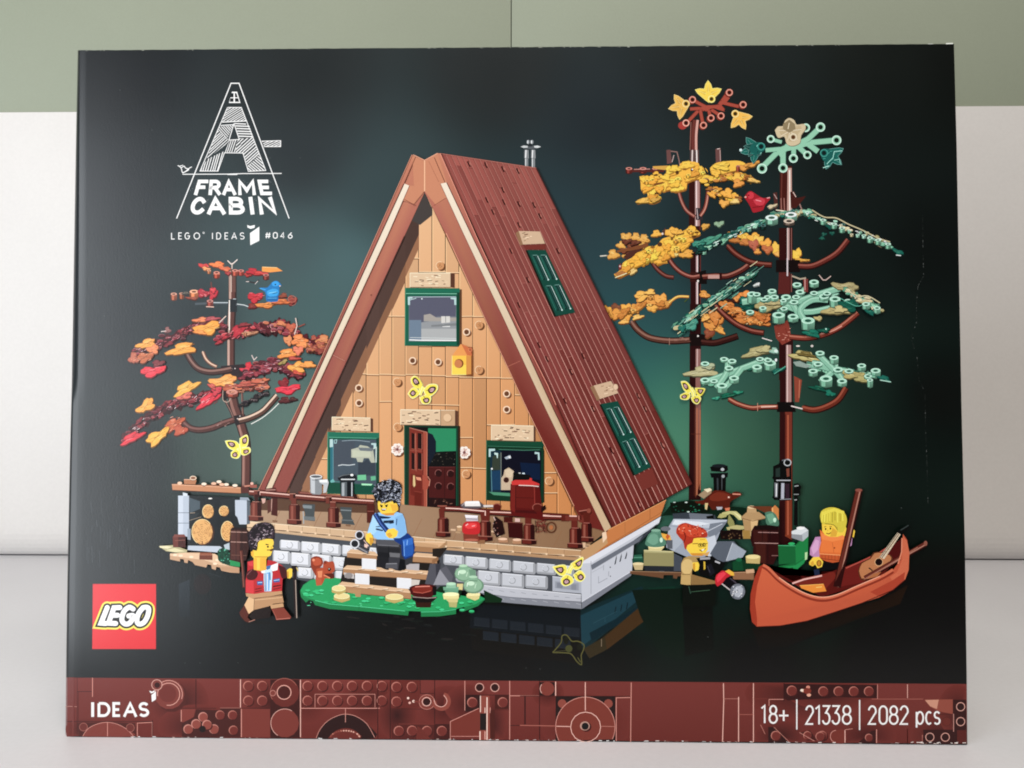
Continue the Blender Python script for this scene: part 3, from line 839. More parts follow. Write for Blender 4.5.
for s_ in ("222,392 226,402 231,412 234,420",): k.l(T(s_), 2.6, '4a322f', smooth=4); k.l(T(s_), .5, '9a7a70', smooth=4)
k.l([(242, 392), (243, 416)], 2.2, '5a3c36'); k.l([(241.5, 392), (242.4, 414)], .5, '9c7468')
k.p([(221, 390), (226, 388), (230, 396), (224, 402), (222, 398)], '26201f'); k.l([(223, 390), (223, 400), (228, 402), (232, 396)], .6, 'b8a090', smooth=3)
# eave of twigs
k.l([(227.5, 260.5), (231, 264), (232.5, 264), (237.5, 259.5)], .9, 'e0d0c8'); k.l([(232, 263), (232, 269)], .9, 'd0bcb0')
k.build('trunk', red)
k = Ink()
btube(red, "187,353 192,362 199,369 210,372 222,371 232,369", 7, '4e322e', '8a685e', '2c1e1e'); btube(red, "203,352 206,359 211,364 217,367", 4, '8a6454', 'd8b8a0', '4c342e')
btube(red, "183,422 190,428 200,430 212,428 222,424 234,420", 7, '55332d', '7c5650', '2e1f1e'); rimline(k, 8, (214, 421, 230, 427), ('b09088', '8a6a60'), .4, (1, 3))
btube(red, "239,421 250,418 262,412 270,404 277,396", 7, '5c4036', 'd0b4a0', '2b1e1c', hioff=(-.4, -1)); k.l("251,424 262,418 272,410 280,402", .7, 'e8e0d8', smooth=4)
k.l("195,304 212,303 228,303", 2.2, '50585e'); k.l("212,302.6 228,302.6", .7, 'b8c4c8'); k.l("236,304.5 248,306", 2.0, '50585e'); k.l("237,304 244,305 249,307", .7, 'c8d0d0')
k.l("211,282 212,292", 1.4, '6a4038'); k.l("246,281 255,283 259,280", 1.2, '3a3030'); k.l("246,281.6 249,281.6", .6, 'd8ccc8'); k.l("255,284 258,281", .5, 'd8d0cc')
k.build('twig', red)
k = Ink()
MAR = ['6a1f2a', '5a1c28', '7e2430', '4a1a24', '8a2c34', '92303a']
# crown tips
leaf(k, 203.5, 265.8, 5, 2.4, 8, 'c83a3c'); leaf(k, 217.5, 264.6, 7, 3.0, 4, 'e2783c'); leaf(k, 225, 268.6, 6, 2, 8, 'd06a44'); leaf(k, 206, 268.4, 4, 1.6, 10, 'e0925a')
peg(k, 209, 270.5, 4, 3.2, 'c0784c'); peg(k, 216.6, 272.6, 6.4, 5.4, 'b8523a'); k.l([(213.5, 274), (220, 274)], .5, 'dc8c70'); leaf(k, 228, 273, 3, 1.5, 0, 'a83a3c')
peg(k, 235, 270.6, 6, 5, 'c05a44'); peg(k, 241, 270.8, 6, 4.6, 'b24a3c'); leaf(k, 248, 274.5, 4, 1.6, 0, 'b03a36')
leaf(k, 253, 271.4, 6.4, 3.0, 10, 'b42636'); leaf(k, 260, 273, 7, 1.8, 3, 'c43a3a'); peg(k, 266, 275, 6, 4.6, '96443a'); k.p([(262, 266.8), (277, 267.4), (282.6, 271), (270, 272.4), (262, 271.4)], 'e2923c'); k.l([(262.4, 267), (277, 267.6)], .6, 'f4c080')
# second tier
peg(k, 173.8, 294, 6.4, 6, 'b8684a'); peg(k, 181.6, 293.6, 5, 5.2, 'b0603e'); leaf(k, 186, 293, 4, 1.4, 0, '5a5450'); peg(k, 194, 291.6, 9, 6, 'dc8450'); leaf(k, 192, 298, 6, 1.2, 4, '9a4a38'); leaf(k, 203, 293, 6, 3.6, 8, 'a82a3c'); rimline(k, 6, (198, 290, 208, 297), ('e08a8a', 'd86a70'), .5, (1.5, 3), 20)
leaf(k, 213, 293.5, 4, 5.4, 10, 'b82a3c'); leaf(k, 213, 290, 3, 2.4, 0, 'cc3a48'); peg(k, 210, 301, 6.6, 5, 'a44e42'); k.l([(206, 306.6), (214, 307)], .8, 'e8b8a8')
leaf(k, 255, 297, 7.4, 4.6, -6, 'bc2636'); rimline(k, 9, (249, 293, 263, 300), ('e06a78', 'd84a58'), .5, (1.5, 3), -10); leaf(k, 283, 295.4, 4, 2.2, -20, '8a4636'); leaf(k, 292, 300, 4.4, 4.4, 0, '8a3a34'); k.ring(292, 299, 4, 3.2, .5, 'b8705e', world=True); k.ring(292, 302, 4, 3.4, .5, 'a85a50', world=True)
leaf(k, 266, 304.6, 10, 2.6, -6, 'd88438', hi='f4bc80'); leaf(k, 281, 301.5, 8, 2.4, -3, 'd0703a'); leaf(k, 252, 306, 4, 2.6, 10, '7c302c')
# third tier left
spray(k, "134,352 152,346 172,338 192,328 212,322 226,330", 46, (4, 4.5), MAR, (1.8, 4), .5, .35, -18, '4a1c22')
rimpath(k, 44, '136,352 152,346 172,338 192,328 212,322 226,330', 5, ('b8606c', 'd88a94', 'a04a58', 'e8b0b4'), .45, (1, 3.4), -25, 22)
leaf(k, 167.5, 330, 3, 3, 0, '8a5c5c'); k.l([(161, 331.6), (166, 331)], .7, 'd8c8c4'); leaf(k, 200, 319.6, 7, 2.2, -8, 'd87c50'); leaf(k, 212, 318.4, 7, 1.8, -4, 'b05058'); leaf(k, 207, 328, 13, 5.6, -14, 'eb9a30', hi='f8c070'); leaf(k, 200, 332, 6, 2, 8, 'e88c38'); k.l([(219, 323), (226, 316)], .9, 'd8c0b4')
leaf(k, 181.5, 349, 13.5, 5.4, -14, 'eb9a32', hi='f8c474'); leaf(k, 146.6, 343.6, 9.6, 4.2, -14, 'ea9a36', hi='f8c078'); leaf(k, 153, 349, 6, 4, -10, 'd88050'); leaf(k, 133.5, 358, 4.6, 5.4, 0, 'b06048'); leaf(k, 145, 357, 8, 4.6, -14, 'b8643c'); rimline(k, 12, (130, 352, 152, 361), ('e0a080', 'd08868', '7a3a30'), .5, (1.2, 3), -20)
leaf(k, 158, 363, 6, 3, -8, '7a3038'); leaf(k, 152.5, 371, 12.4, 4.6, -9, 'dc3042', hi='f08088')
# third tier right
spray(k, "216,340 234,334 250,330 262,326", 18, (4, 3), ['a82434', '8a2434', '6a1f2a', 'c04048'], (2, 4.6), .5, .2, -22, '4a1c22')
leaf(k, 238, 330.6, 6.4, 5, -30, 'b02638'); rimline(k, 14, (228, 325, 246, 340), ('e08a90', 'd86a74', '5c1820'), .5, (1.4, 4), -28); leaf(k, 244, 324.5, 6, 1.7, -6, '8a3038'); leaf(k, 249, 333, 8, 1.7, -6, 'c88a68'); peg(k, 245.6, 332, 3, 4, 'c07c58')
leaf(k, 258, 326, 5, 2.4, 30, '7e2838'); spray(k, "262,330 272,328 280,325 292,332 300,338 312,344 326,340", 30, (4, 5), ['7a2a36', '8a3440', '9a4444', 'a85444', '642430', 'b86a4c'], (2, 4.4), .7, .35, 15)
rimpath(k, 20, '262,330 272,328 280,325 292,332 300,338 312,344', 5, ('d8949a', 'c87880', 'e8b8a8'), .45, (1, 3), 30, 30); leaf(k, 282, 323.4, 6, 2.2, 18, 'c87850'); leaf(k, 291, 327, 5, 4, 0, 'b85c44'); k.l([(295.6, 318), (297, 326), (294.6, 334)], 1.1, 'c8b4ac'); k.l([(298, 327), (305, 324)], 1.2, '8a4a40')
leaf(k, 288, 340, 4, 4.6, 0, 'd08454'); leaf(k, 299, 339.6, 7.4, 5, 0, 'dc8244', hi='f4b884'); leaf(k, 303, 344.6, 6, 3, 10, 'e08a4c'); leaf(k, 323, 339.6, 6.4, 4.4, -10, 'c88054'); leaf(k, 320, 344, 4, 3, 0, 'a85a48'); leaf(k, 331, 343, 4, 4, 0, '74303a')
# fourth tier left
spray(k, "124,440 140,424 158,412 176,404 196,398 212,394", 54, (4, 5), MAR, (1.8, 4), .5, .35, -32, '45191f'); rimpath(k, 50, '126,439 140,424 158,412 176,404 196,398 210,395', 5, ('c07884', 'e0a8b0', '9a4654', '3a1218', 'f0d0d0'), .45, (1.2, 3.6), -32, 20)
leaf(k, 186, 388, 12.4, 5, -28, 'eba63c', hi='f8cc80'); leaf(k, 185, 396, 8, 2.6, -20, 'd0685a'); leaf(k, 146, 405.6, 10, 5, -36, 'ea9c34', hi='f8c478'); leaf(k, 208, 400, 12, 4.6, -32, 'd02a3e', hi='f08a90'); rimline(k, 8, (200, 394, 216, 404), ('f0a0a4', '8a1c28'), .5, (2, 5), -36, 10); leaf(k, 216, 390, 5, 4.6, 0, 'c03848')
leaf(k, 132, 437.6, 11.6, 4, -26, 'd22436', hi='ee7c84'); leaf(k, 174, 424, 10, 5, -30, 'b85a36'); leaf(k, 180, 430, 6.6, 4.8, 0, 'b4543a'); rimline(k, 20, (164, 416, 186, 434), ('e0a088', '8a3824', 'd08468'), .5, (1.4, 3.6), -30); leaf(k, 157, 436.6, 12.4, 5.4, -34, 'eba62e', hi='f8cc74')
leaf(k, 224, 381, 13.4, 5.6, -6, 'ec9c48', hi='f8c890'); leaf(k, 212, 386, 4, 2.4, 30, 'c0554c')
# fourth tier right
leaf(k, 249, 366.6, 4.6, 4.2, -10, 'c42438'); leaf(k, 245, 369.6, 5, 2.2, 0, 'cc3446'); spray(k, "246,376 262,368 276,364 290,370 300,374", 52, (8, 5), ['6a2230', '7a2838', '8a3040', '5a1e2a', '983a48', '7e3434'], (2, 5), .5, .4, -4, '45191f'); rimpath(k, 30, '248,375 262,368 276,364 290,370 300,374', 6, ('b8707c', 'a05464', 'd8a8b0'), .4, (1.4, 4), -4, 12)
k.l([(251.6, 355), (254, 360), (257, 357)], .9, 'c8b8b4'); leaf(k, 288, 353.4, 10, 4.2, -6, 'e08c3c', hi='f8c488'); leaf(k, 298, 350, 5, 4, 0, 'd8785c'); leaf(k, 294, 358, 6, 1.6, 4, 'b84a40'); leaf(k, 283, 362, 5, 1.6, -30, 'a08a50'); leaf(k, 297, 367, 8, 5, -8, 'ee9c3e', hi='fac47c'); leaf(k, 308, 364.4, 7, 3, -3, 'eb9644'); leaf(k, 297, 372.4, 5, 1.6, 20, 'c8503c')
spray(k, "230,392 244,386 258,384 266,388", 22, (5, 4), ['b05a40', 'a04c38', '8a4034', 'c46c4c', '94383a'], (2.4, 5), .5, .5, -6); leaf(k, 246, 384, 9, 2.6, -4, 'b8584a'); leaf(k, 258, 381, 6, 2.2, -4, 'c0644c'); peg(k, 232, 392, 12, 4.6, 'a84e3c'); rimline(k, 14, (226, 380, 266, 394), ('e0a890', 'd89478'), .5, (2, 6), -3, 6)
leaf(k, 284, 383, 5, 5, 0, '82242e'); leaf(k, 288, 389, 12.4, 3.8, -9, 'd82e44', hi='f08490'); leaf(k, 285, 400, 6, 3, 0, '5a2a2c'); leaf(k, 293, 399, 4, 2, 0, '4a2628')
spray(k, "308,350 318,348 330,348", 10, (3, 3), ['b06444', '8a4038', 'a04c40'], (2, 4), .6, .3); spray(k, "244,404 256,398 268,392", 8, (5, 2), ['2a2228', '30262a'], (2, 4), .4, .2)
k.build('foliage', red)
k = Ink()
V(210, 250, 8)
k.p("390,305 420,300 460,300 495,260 520,247 545,250 572,282 555,300 555,340 545,370 545,405 520,415 455,412 448,372 440,335", '1878b4', smooth=2); k.p("455,330 500,310 545,320 540,360 500,380 460,360", '2f9ad4', smooth=2); k.p("455,375 545,370 540,410 455,410", '1466a0'); k.p("495,262 520,250 540,254 555,275 530,290 500,285", '2c98d8', smooth=2)
k.e(523, 276, .7, .7, '0a2030'); k.p("552,284 570,284 556,294", 'e0c0a0'); k.l("470,345 530,335", .5, '8cd0f0'); k.l("460,385 535,385", .5, '5ab4e0'); k.l("400,308 445,318", .7, '48a8e0'); k.l("500,350 540,340", .6, '0e4a74')
k.build('blue_bird', red)

# --- yellow tree, right of the roof
yel = group_part('printed_tree', box, 'tall tree with yellow leaves right of the roof')
k = Ink()
V(0, 0, 1)
RT, RH, RDK = '4e221d', '9a6a60', '2a1210'
tube(k, "695.5,120 694,135 694,150", 8.4, '6c3630', 'c89a90', '3a1a17', hioff=(1.2, 0), smooth=4)
k.l([(691, 122), (690, 150)], .6, 'a06a60'); k.p([(690, 150), (699, 150), (699, 166), (690, 166)], '5a4644'); k.l([(692.4, 150), (692, 166)], 1.2, 'd8c8c4'); k.l([(696.6, 150), (697, 166)], 1.3, 'e0d4d0')
k.p([(689, 178), (700, 178), (700, 232), (689, 232)], '3c1c1a'); k.p([(695, 178), (699.6, 178), (699.6, 226), (695, 226)], 'a4807c'); k.l([(696.4, 178), (696.6, 226)], 1.2, 'dcc8c8'); k.l([(700, 178), (700, 230)], .8, '6a2e28')
for y0, y1 in ((252, 272), (280, 304), (322, 336)):
    k.p([(690.5, y0), (700.6, y0), (700.6, y1), (690.5, y1)], '34191a'); k.l([(697, y0), (697, y1)], 2.0, 'b8989a'); k.l([(697.6, y0), (697.6, y1)], .7, 'e4d4d4'); k.l([(700.4, y0), (700.4, y1)], .8, '6a302c')
k.p([(690, 304), (701, 304), (701, 500), (688.6, 500), (689.4, 400)], '33191a'); k.p([(695.6, 349), (700.6, 349), (700.8, 480), (695.6, 498)], lambda x, y: mix('8c6662', '8a4c30', min(1, max(0, (y - 360) / 60)))); k.l([(697.4, 349), (697.2, 372)], 1.3, 'bca09c'); k.l([(697, 408), (697, 495)], 1.2, 'a8684a'); k.l([(700.2, 410), (700.2, 490)], .7, 'b07050'); k.l([(694.6, 400), (694.4, 496)], .6, '5a2c20')
k.l([(691, 434), (700.6, 434)], .5, '5a2c20')
k.p([(689, 334), (702, 334), (712, 336), (712, 346), (690, 346)], '221516'); k.p([(696, 208), (702, 208), (703, 220), (696, 220)], '3a3236'); k.p([(690, 272), (703, 272), (704, 282), (690, 282)], '3e1e1c'); k.p([(698, 272), (706, 270), (707, 284), (699, 284)], '1e1718'); k.l([(697, 209), (698, 219)], .6, 'c8b8b8'); k.e(698, 336, .9, .9, 'e4d8d4', world=True); k.e(698, 281, .9, 1.2, 'e4d8d4', world=True)
k.build('trunk', yel)
k = Ink()
btube(yel, "679,192 682,202 687,211 695,217", 4.2, '7c423a', 'b07a6c', '3c1c18'); btube(yel, "708,190 706.4,202 704,210 700,216", 4.2, '8a4a40', 'c08a78', '3c1c18', hioff=(.5, 0))
btube(yel, "652,262 658,270 666,276 674,277.5", 4.6, '5c2e28', '8a544a', '2c1512'); btube(yel, "668,257 674,266 682,273 692,277 700,276", 5, '6c352e', 'a86c60', '341714')
btube(yel, "703,277 716,276 728,276 742,270 752,262", 6.4, '5c2a25', '9c6658', '2a1210'); k.p([(708, 275), (720, 275), (720, 278.6), (708, 278.6)], 'b89088'); k.p([(719.4, 273), (722, 273), (722, 280), (719.4, 280)], '3a1714')
btube(yel, "632,322 638,330 648,337 660,340 674,341 690,340", 7, '5c3a30', '8c6658', '2c1a17'); k.l([(669.4, 338), (669.4, 345)], .6, 'a07868'); rimline(k, 6, (672, 337, 688, 342), ('a47c70', '7a4e44'), .4, (2, 4), -4)
btube(yel, "702,342 714,343 726,340 738,336", 7, '3a1f1c', '54302a', '201312')
btube(yel, "756,296 752,300 738,302 722,299", 3, '3a1f1c', '54302a', '201312')
k.l([(680, 166), (679, 160), (677, 152), (669.6, 151)], 1.1, '8a6a64'); k.p([(666.4, 150), (670.4, 149.6), (672, 163), (667, 164)], '6c4a48'); k.l([(672, 162), (674, 155)], .8, 'b8a09c'); k.p([(715.4, 149), (720.6, 148), (721, 162), (716, 163)], '6c4a48'); k.l([(717, 149), (720, 148.6)], .8, 'c8b4b0'); k.l([(720, 150), (720.4, 161)], .7, 'b89c98')
k.build('twig', yel)
k = Ink()
V(600, 74, 8)
BR, BRH = 'a24a3a', 'cc7e6a'
def rod(s, w=4.0):
    k.l(s, w, '5c241c'); k.l(s, w * .74, BR); 
def cup(x, y, r=3.7):
    k.e(x - 8, y + 8, r, r, '7c3024'); k.e(x, y, r, r, BR); k.ring(x, y, r * .8, r * .8, .9, 'd89a88'); k.e(x, y, r * .5, r * .5, '30110d')
rod("690,395 780,300 860,270"); rod("825,410 810,330 800,280"); rod("885,350 870,290"); rod("965,335 890,285"); rod("740,205 800,240 860,270"); rod("720,280 800,275"); rod("940,265 1030,140"); rod("960,225 1100,258 1150,250"); rod("860,270 960,255 990,290")
k.p("790,270 860,250 960,250 1000,300 960,290 900,270 850,300", BR); k.p("1000,180 1040,190 1010,230 970,250 950,240", BR)
for x, y in ((688, 392), (828, 410), (888, 352), (968, 335), (740, 205), (1035, 148), (1145, 245)): cup(x, y)
k.e(660, 412, 4.4, 4, 'a03a34'); k.e(688, 392, 3.8, 3.8, BR); k.ring(688, 392, 3, 3, .9, 'e0b0a0'); k.e(688, 392, 1.9, 1.9, '30110d')
def lobeleaf(cx, cy, r, ang, c, hole, tips=(-68, 0, 68), sq=1.0):
    cx, cy = q(cx, cy); A = math.radians(ang)
    seq = []
    L_ = [(-150, .5)] + [z for i, d in enumerate(tips) for z in ([(d - 34, .56)] if i else []) + [(d - 14, .86), (d, 1.12), (d + 14, .86)]] + [(150, .5), (180, .62)]
    P = [(cx + r * m * math.cos(A + math.radians(d)), cy + r * m * math.sin(A + math.radians(d)) * sq) for d, m in L_]
    k.p([(x + .5, y + .8) for x, y in P], mul(c, .5)); k.p(P, c); k.l(P, .45, mix(c, 'ffffff', .35), closed=True)
    for d in tips:
        e = (math.cos(A + math.radians(d)), math.sin(A + math.radians(d)) * sq)
        k.p([(cx + e[0] * r * .25 - e[1] * r * .14, cy + e[1] * r * .25 + e[0] * r * .14), (cx + e[0] * r * .92, cy + e[1] * r * .92), (cx + e[0] * r * .25 + e[1] * r * .14, cy + e[1] * r * .25 - e[0] * r * .14)], mul(c, .9))
        k.l([(cx + e[0] * r * .2, cy + e[1] * r * .2), (cx + e[0] * r * .9, cy + e[1] * r * .9)], .45, mix(c, 'ffffff', .3))
    hx_, hy_ = q(*hole); k.e(hx_, hy_, 3.9, 3.9, c, world=True); k.ring(hx_, hy_, 3.3, 3.3, .7, mix(c, 'ffffff', .45), world=True); k.e(hx_, hy_, 2, 2, mul(c, .3), world=True)
def tri(pts, c, cd, hole, r=2.6):
    k.p([(x + .4, y + .6) for x, y in catmull(T(pts) + [T(pts)[0]], 3)[:-1]], mul(c, .55)); k.p(pts, c, smooth=3)
    P = T(pts); cx = sum(p[0] for p in P) / len(P); cy = sum(p[1] for p in P) / len(P)
    k.p([(cx + (x - cx) * .72, cy + (y - cy) * .72) for x, y in catmull(P + [P[0]], 3)[:-1]], cd)
    h = q(*hole)
    for p in P[::2]: k.l([(cx + (p[0] - cx) * .1, cy + (p[1] - cy) * .1), (cx + (p[0] - cx) * .75, cy + (p[1] - cy) * .75)], .5, mix(c, 'ffffff', .35))
    k.e(hole[0], hole[1], r * 1.5, r * 1.5, c); k.ring(hole[0], hole[1], r * 1.3, r * 1.3, .6, mix(c, 'ffffff', .4)); k.e(hole[0], hole[1], r * .8, r * .8, '5c3a20')
lobeleaf(655, 255, 12.2, 168, 'd8ac48', (688, 238))
lobeleaf(1115, 350, 11.6, 62, 'e0b045', (1082, 318))
lobeleaf(868, 165, 12.6, -92, 'eac43c', (892, 200))
V(0, 0, 1)
YC = ['ecb224', 'f0ba2c', 'e0a020', 'd49422', 'f4c430', 'e4a826']; YD = ['a86a28', '8a5424', 'c48430', '6a3a28', 'b87428']
def inside(P, x, y):
    r = False
    for a in range(len(P)):
        b = (a + 1) % len(P)
        if (P[a][1] > y) != (P[b][1] > y) and x < (P[b][0] - P[a][0]) * (y - P[a][1]) / (P[b][1] - P[a][1]) + P[a][0]: r = not r
    return r
def yfill(s, n, cols, rot=-15, darks=('6e4a1c', '8a5a1e', '54381c')):
    P = T(s); xs = [p[0] for p in P]; ys_ = [p[1] for p in P]; pts_ = []
    while len(pts_) < n:
        x = RNG.uniform(min(xs), max(xs)); y = RNG.uniform(min(ys_), max(ys_))
        if inside(P, x, y): pts_.append((y, x))
    pts_.sort()
    for y, x in pts_:
        u = RNG.random(); c = RNG.choice(cols)
        if u < .13: k.p([(x - 2.4, y - .5), (x + .4, y - 1.3), (x + 2.8, y - .3), (x + .6, y + .9), (x - 1.8, y + .8)], RNG.choice(darks))
        elif u < .5: peg(k, x, y - 1, RNG.uniform(4.4, 6.2), RNG.uniform(2.4, 4), c, mix(c, 'fff0b0', .3))
        else: leaf(k, x, y, RNG.uniform(4, 6.5), RNG.uniform(2.2, 3.3), rot + RNG.uniform(-20, 20), c, dark=mul(c, .66))
def yblob(s, c='e8b432'):
    P = catmull(T(s) + [T(s)[0]], 3)[:-1]
    k.p([(x + .4, y + 1.6) for x, y in P], '8a5a1e'); k.p(P, c)
# tier 1
for x, w in ((629, 6.6), (643, 7), (655, 6)):
    peg(k, x, 168.6, w, 4.6, '8a3c34', 'c88478')
k.l([(632, 171), (664, 171)], 2.2, '5c2a26'); k.l([(634, 169.4), (650, 169)], .7, 'c89084')
V(600, 150, 8)
k.p("420,130 540,125 590,135 520,160 430,150", 'c89a3c')
for s_ in ("320,215 345,205 385,215 400,240 490,225 520,235 530,170 560,150 600,145 640,150 640,110 700,90 780,100 800,130 850,150 862,190 820,230 760,235 700,260 690,310 650,325 600,335 575,315 520,325 470,325 460,350 475,370 480,400 420,425 360,415 300,425 295,405 340,385 380,375 370,330 330,320 325,270",): yblob(s_, 'e6ae2e')
for x, y, rx, ry in ((345, 230, 3.4, 3), (455, 205, 4.4, 4), (560, 160, 4.6, 4), (690, 120, 7, 3.6), (790, 170, 6, 5), (620, 300, 6, 4), (500, 290, 6, 4), (420, 330, 5, 4), (720, 220, 7, 3), (600, 245, 7, 3.6), (400, 270, 4, 3), (450, 385, 4, 3)):
    leaf(k, *q(x, y), rx, ry, RNG.uniform(-15, 5), RNG.choice(('ecb832', 'f0c238', 'e8ae2c')), dark='a8741f')
yfill('340,225 520,170 640,115 790,110 850,180 700,240 660,300 480,310 450,390 380,400 380,320', 20, YC); k.e(618, 180, 1.8, 2.0, '54361c'); k.e(735, 160, 1.3, 1.5, '4a3020'); k.e(738, 155, .7, .7, 'f8f0e0'); k.p("425,270 500,255 520,262 440,285", '7a4a22'); k.l("560,210 620,195", .8, '9a6a24'); k.p("820,120 870,190 850,200", '2a2a26')
V(0, 0, 1)
leaf(k, 643, 200.6, 6, 2.4, -10, 'dcae48'); leaf(k, 655, 199.6, 5, 2, -12, 'c89a3c')
yb2 = ["710,168 716,163 728,161 740,161 746,165 738,170 728,172 720,176 712,175"]
for s_ in yb2: yblob(s_, 'e8b432')
spray(k, "702,182 714,178 730,176 742,176 752,180", 22, (4, 3), YC + YD, (2.2, 5), .55, .3, 4)
spray(k, "712,190 722,194 734,196 736,200", 14, (4, 3), YC + YD, (2.2, 4.6), .6, .3, 10); leaf(k, 722, 166, 8, 4, -6, 'ecbc38'); leaf(k, 716, 173, 4.6, 3.4, 0, 'e8b030'); leaf(k, 744, 167, 7, 2.6, -10, 'd49238'); leaf(k, 752, 164, 8, 2, -16, 'd8983c'); peg(k, 738, 166, 4, 5, 'a8503c'); leaf(k, 737, 177, 4.6, 4, 0, 'ecb038'); leaf(k, 738, 183, 5, 4, 0, 'd8923a'); leaf(k, 753, 180, 6, 1.8, 14, 'e0b45a'); leaf(k, 727, 193, 5.4, 4.6, 0, 'e4a636'); leaf(k, 724, 203, 5, 3.4, 0, 'dca040'); leaf(k, 735, 201, 4, 2.2, -10, 'e8c070'); leaf(k, 712, 194, 4, 3, 20, 'e0a030')
# tier 2
V(600, 220, 8)
k.l("0,290 60,284", 1.4, '9a9484'); k.l("0,288 50,284", .6, 'd8d4c8')
for x, y, r in ((105, 275, 5.4), (170, 200, 4.4), (210, 135, 5.2), (285, 135, 4.6), (350, 150, 5), (330, 200, 4), (205, 275, 3.6)): leaf(k, *q(x, y), r, r * .85, 0, 'd09a40', dark='7a5224', hi='f0cc80'); 
for x, y in ((212, 170), (250, 210), (310, 215), (240, 270), (280, 180), (195, 240)): leaf(k, *q(x, y), 5, 2.4, -12, RNG.choice(('7c4630', '6a3a2c', '9a6236')))
k.p("130,245 240,225 380,180 390,215 250,245 140,260", '7c4c2c'); k.p("190,290 240,250 320,230 330,260 240,300 210,320", '54322a')
yblob("110,435 150,460 215,430 280,400 300,372 400,325 430,310 460,360 525,320 515,280 560,285 600,265 660,225 700,215 720,150 790,120 800,100 745,60 720,45 690,75 640,95 600,95 560,130 500,150 460,195 400,225 300,260 270,290 240,310 185,340 175,380 150,410", 'e6ae2e')
for x, y, rx, ry, ro in ((730, 90, 6, 4.6, -30), (680, 125, 6, 4, -30), (620, 130, 6, 4.4, -20), (560, 170, 6, 4, -25), (640, 190, 6, 4, -20), (560, 230, 7, 4.6, -25), (480, 310, 6, 5.4, -20), (470, 250, 7, 4.6, -25), (390, 250, 7, 4, -30), (330, 290, 7, 4, -30), (300, 330, 6, 3.6, -25), (210, 370, 5.4, 4.6, -20), (250, 350, 5, 3.4, -25), (590, 265, 5, 2.6, -10), (690, 160, 6, 4, -30)):
    leaf(k, *q(x, y), rx, ry, ro, RNG.choice(('ecb830', 'f0c23a', 'eab02c', 'e4a82e')), dark='a8741f')
yfill('170,440 200,340 300,270 460,200 600,110 720,60 790,105 690,210 540,310 400,320 260,400', 28, YC, -30); k.e(478, 195, 2.4, 2.2, '5a3a26'); k.e(575, 150, 1.4, 1.6, '7a5222'); k.p("580,200 620,190 610,205", '9a6a24')
for x, y, r in ((450, 108, 4.6), (560, 95, 6), (600, 90, 4), (640, 95, 3)): leaf(k, *q(x, y), r, r * .7, -15, 'e0a838', dark='7a5224')
k.p("500,90 525,60 520,110 500,125", '5a3a34'); k.e(500, 110, 1, 1.2, 'd8c8c0'); k.p("115,430 170,405 215,420 150,462", 'a8703a'); k.l("120,462 215,425", .7, 'f0dcb0'); k.p("150,360 170,345 175,395 150,400", '7a3430'); k.e(160, 370, .6, 1, 'e8c8c8'); leaf(k, *q(265, 410), 3.6, 2.4, -40, 'd8b870'); leaf(k, *q(690, 270), 7, 3.6, -14, 'd89c38'); leaf(k, *q(610, 275), 2, 1.4, 0, 'e8c878'); leaf(k, *q(840, 50), 4, 2.6, -20, 'cf9a3c')
# tier 3
for x, y, rx, ry, ro, c in ((60, 315, 4, 3.4, 40, 'e2a438'), (90, 355, 4, 5, 30, 'd89838'), (130, 300, 5.4, 4, 0, '7c4a34'), (140, 350, 6, 5, -10, 'd49036'), (210, 300, 5, 4, 0, 'e0a23a'), (215, 350, 5.6, 6, 0, 'dc9a36'), (270, 310, 5, 4.4, 0, 'd89638'), (190, 410, 4.4, 2.6, -10, 'e0aa50'), (300, 375, 5.4, 2.2, -12, 'e4b45c'), (330, 255, 6, 4.4, -20, 'd08a3a'), (345, 200, 9, 4.6, -20, 'e0aa48'), (400, 175, 5, 2.6, -10, 'e4b050'), (405, 245, 5.4, 4.6, 0, 'd8943c'), (485, 235, 6, 6, 0, 'dc9c42'), (480, 290, 6, 3, -10, 'b87434'), (540, 265, 4, 3, -30, 'c48838')):
    V(600, 270, 8); leaf(k, *q(x, y), rx, ry, ro, c, dark='6e4420')
yfill('60,330 150,300 290,290 400,190 430,180 500,230 480,300 300,320 200,420', 11, ['d89838', 'cc8832', 'e0a440', 'c07a2c'], -15); k.l("550,265 600,225 640,212 712,214", 2.6, 'b87c30', smooth=4); k.l("550,262 600,222 640,209 710,212", 1.2, 'ecc060', smooth=4); k.l("675,255 700,232", 1, '4a5a2c')
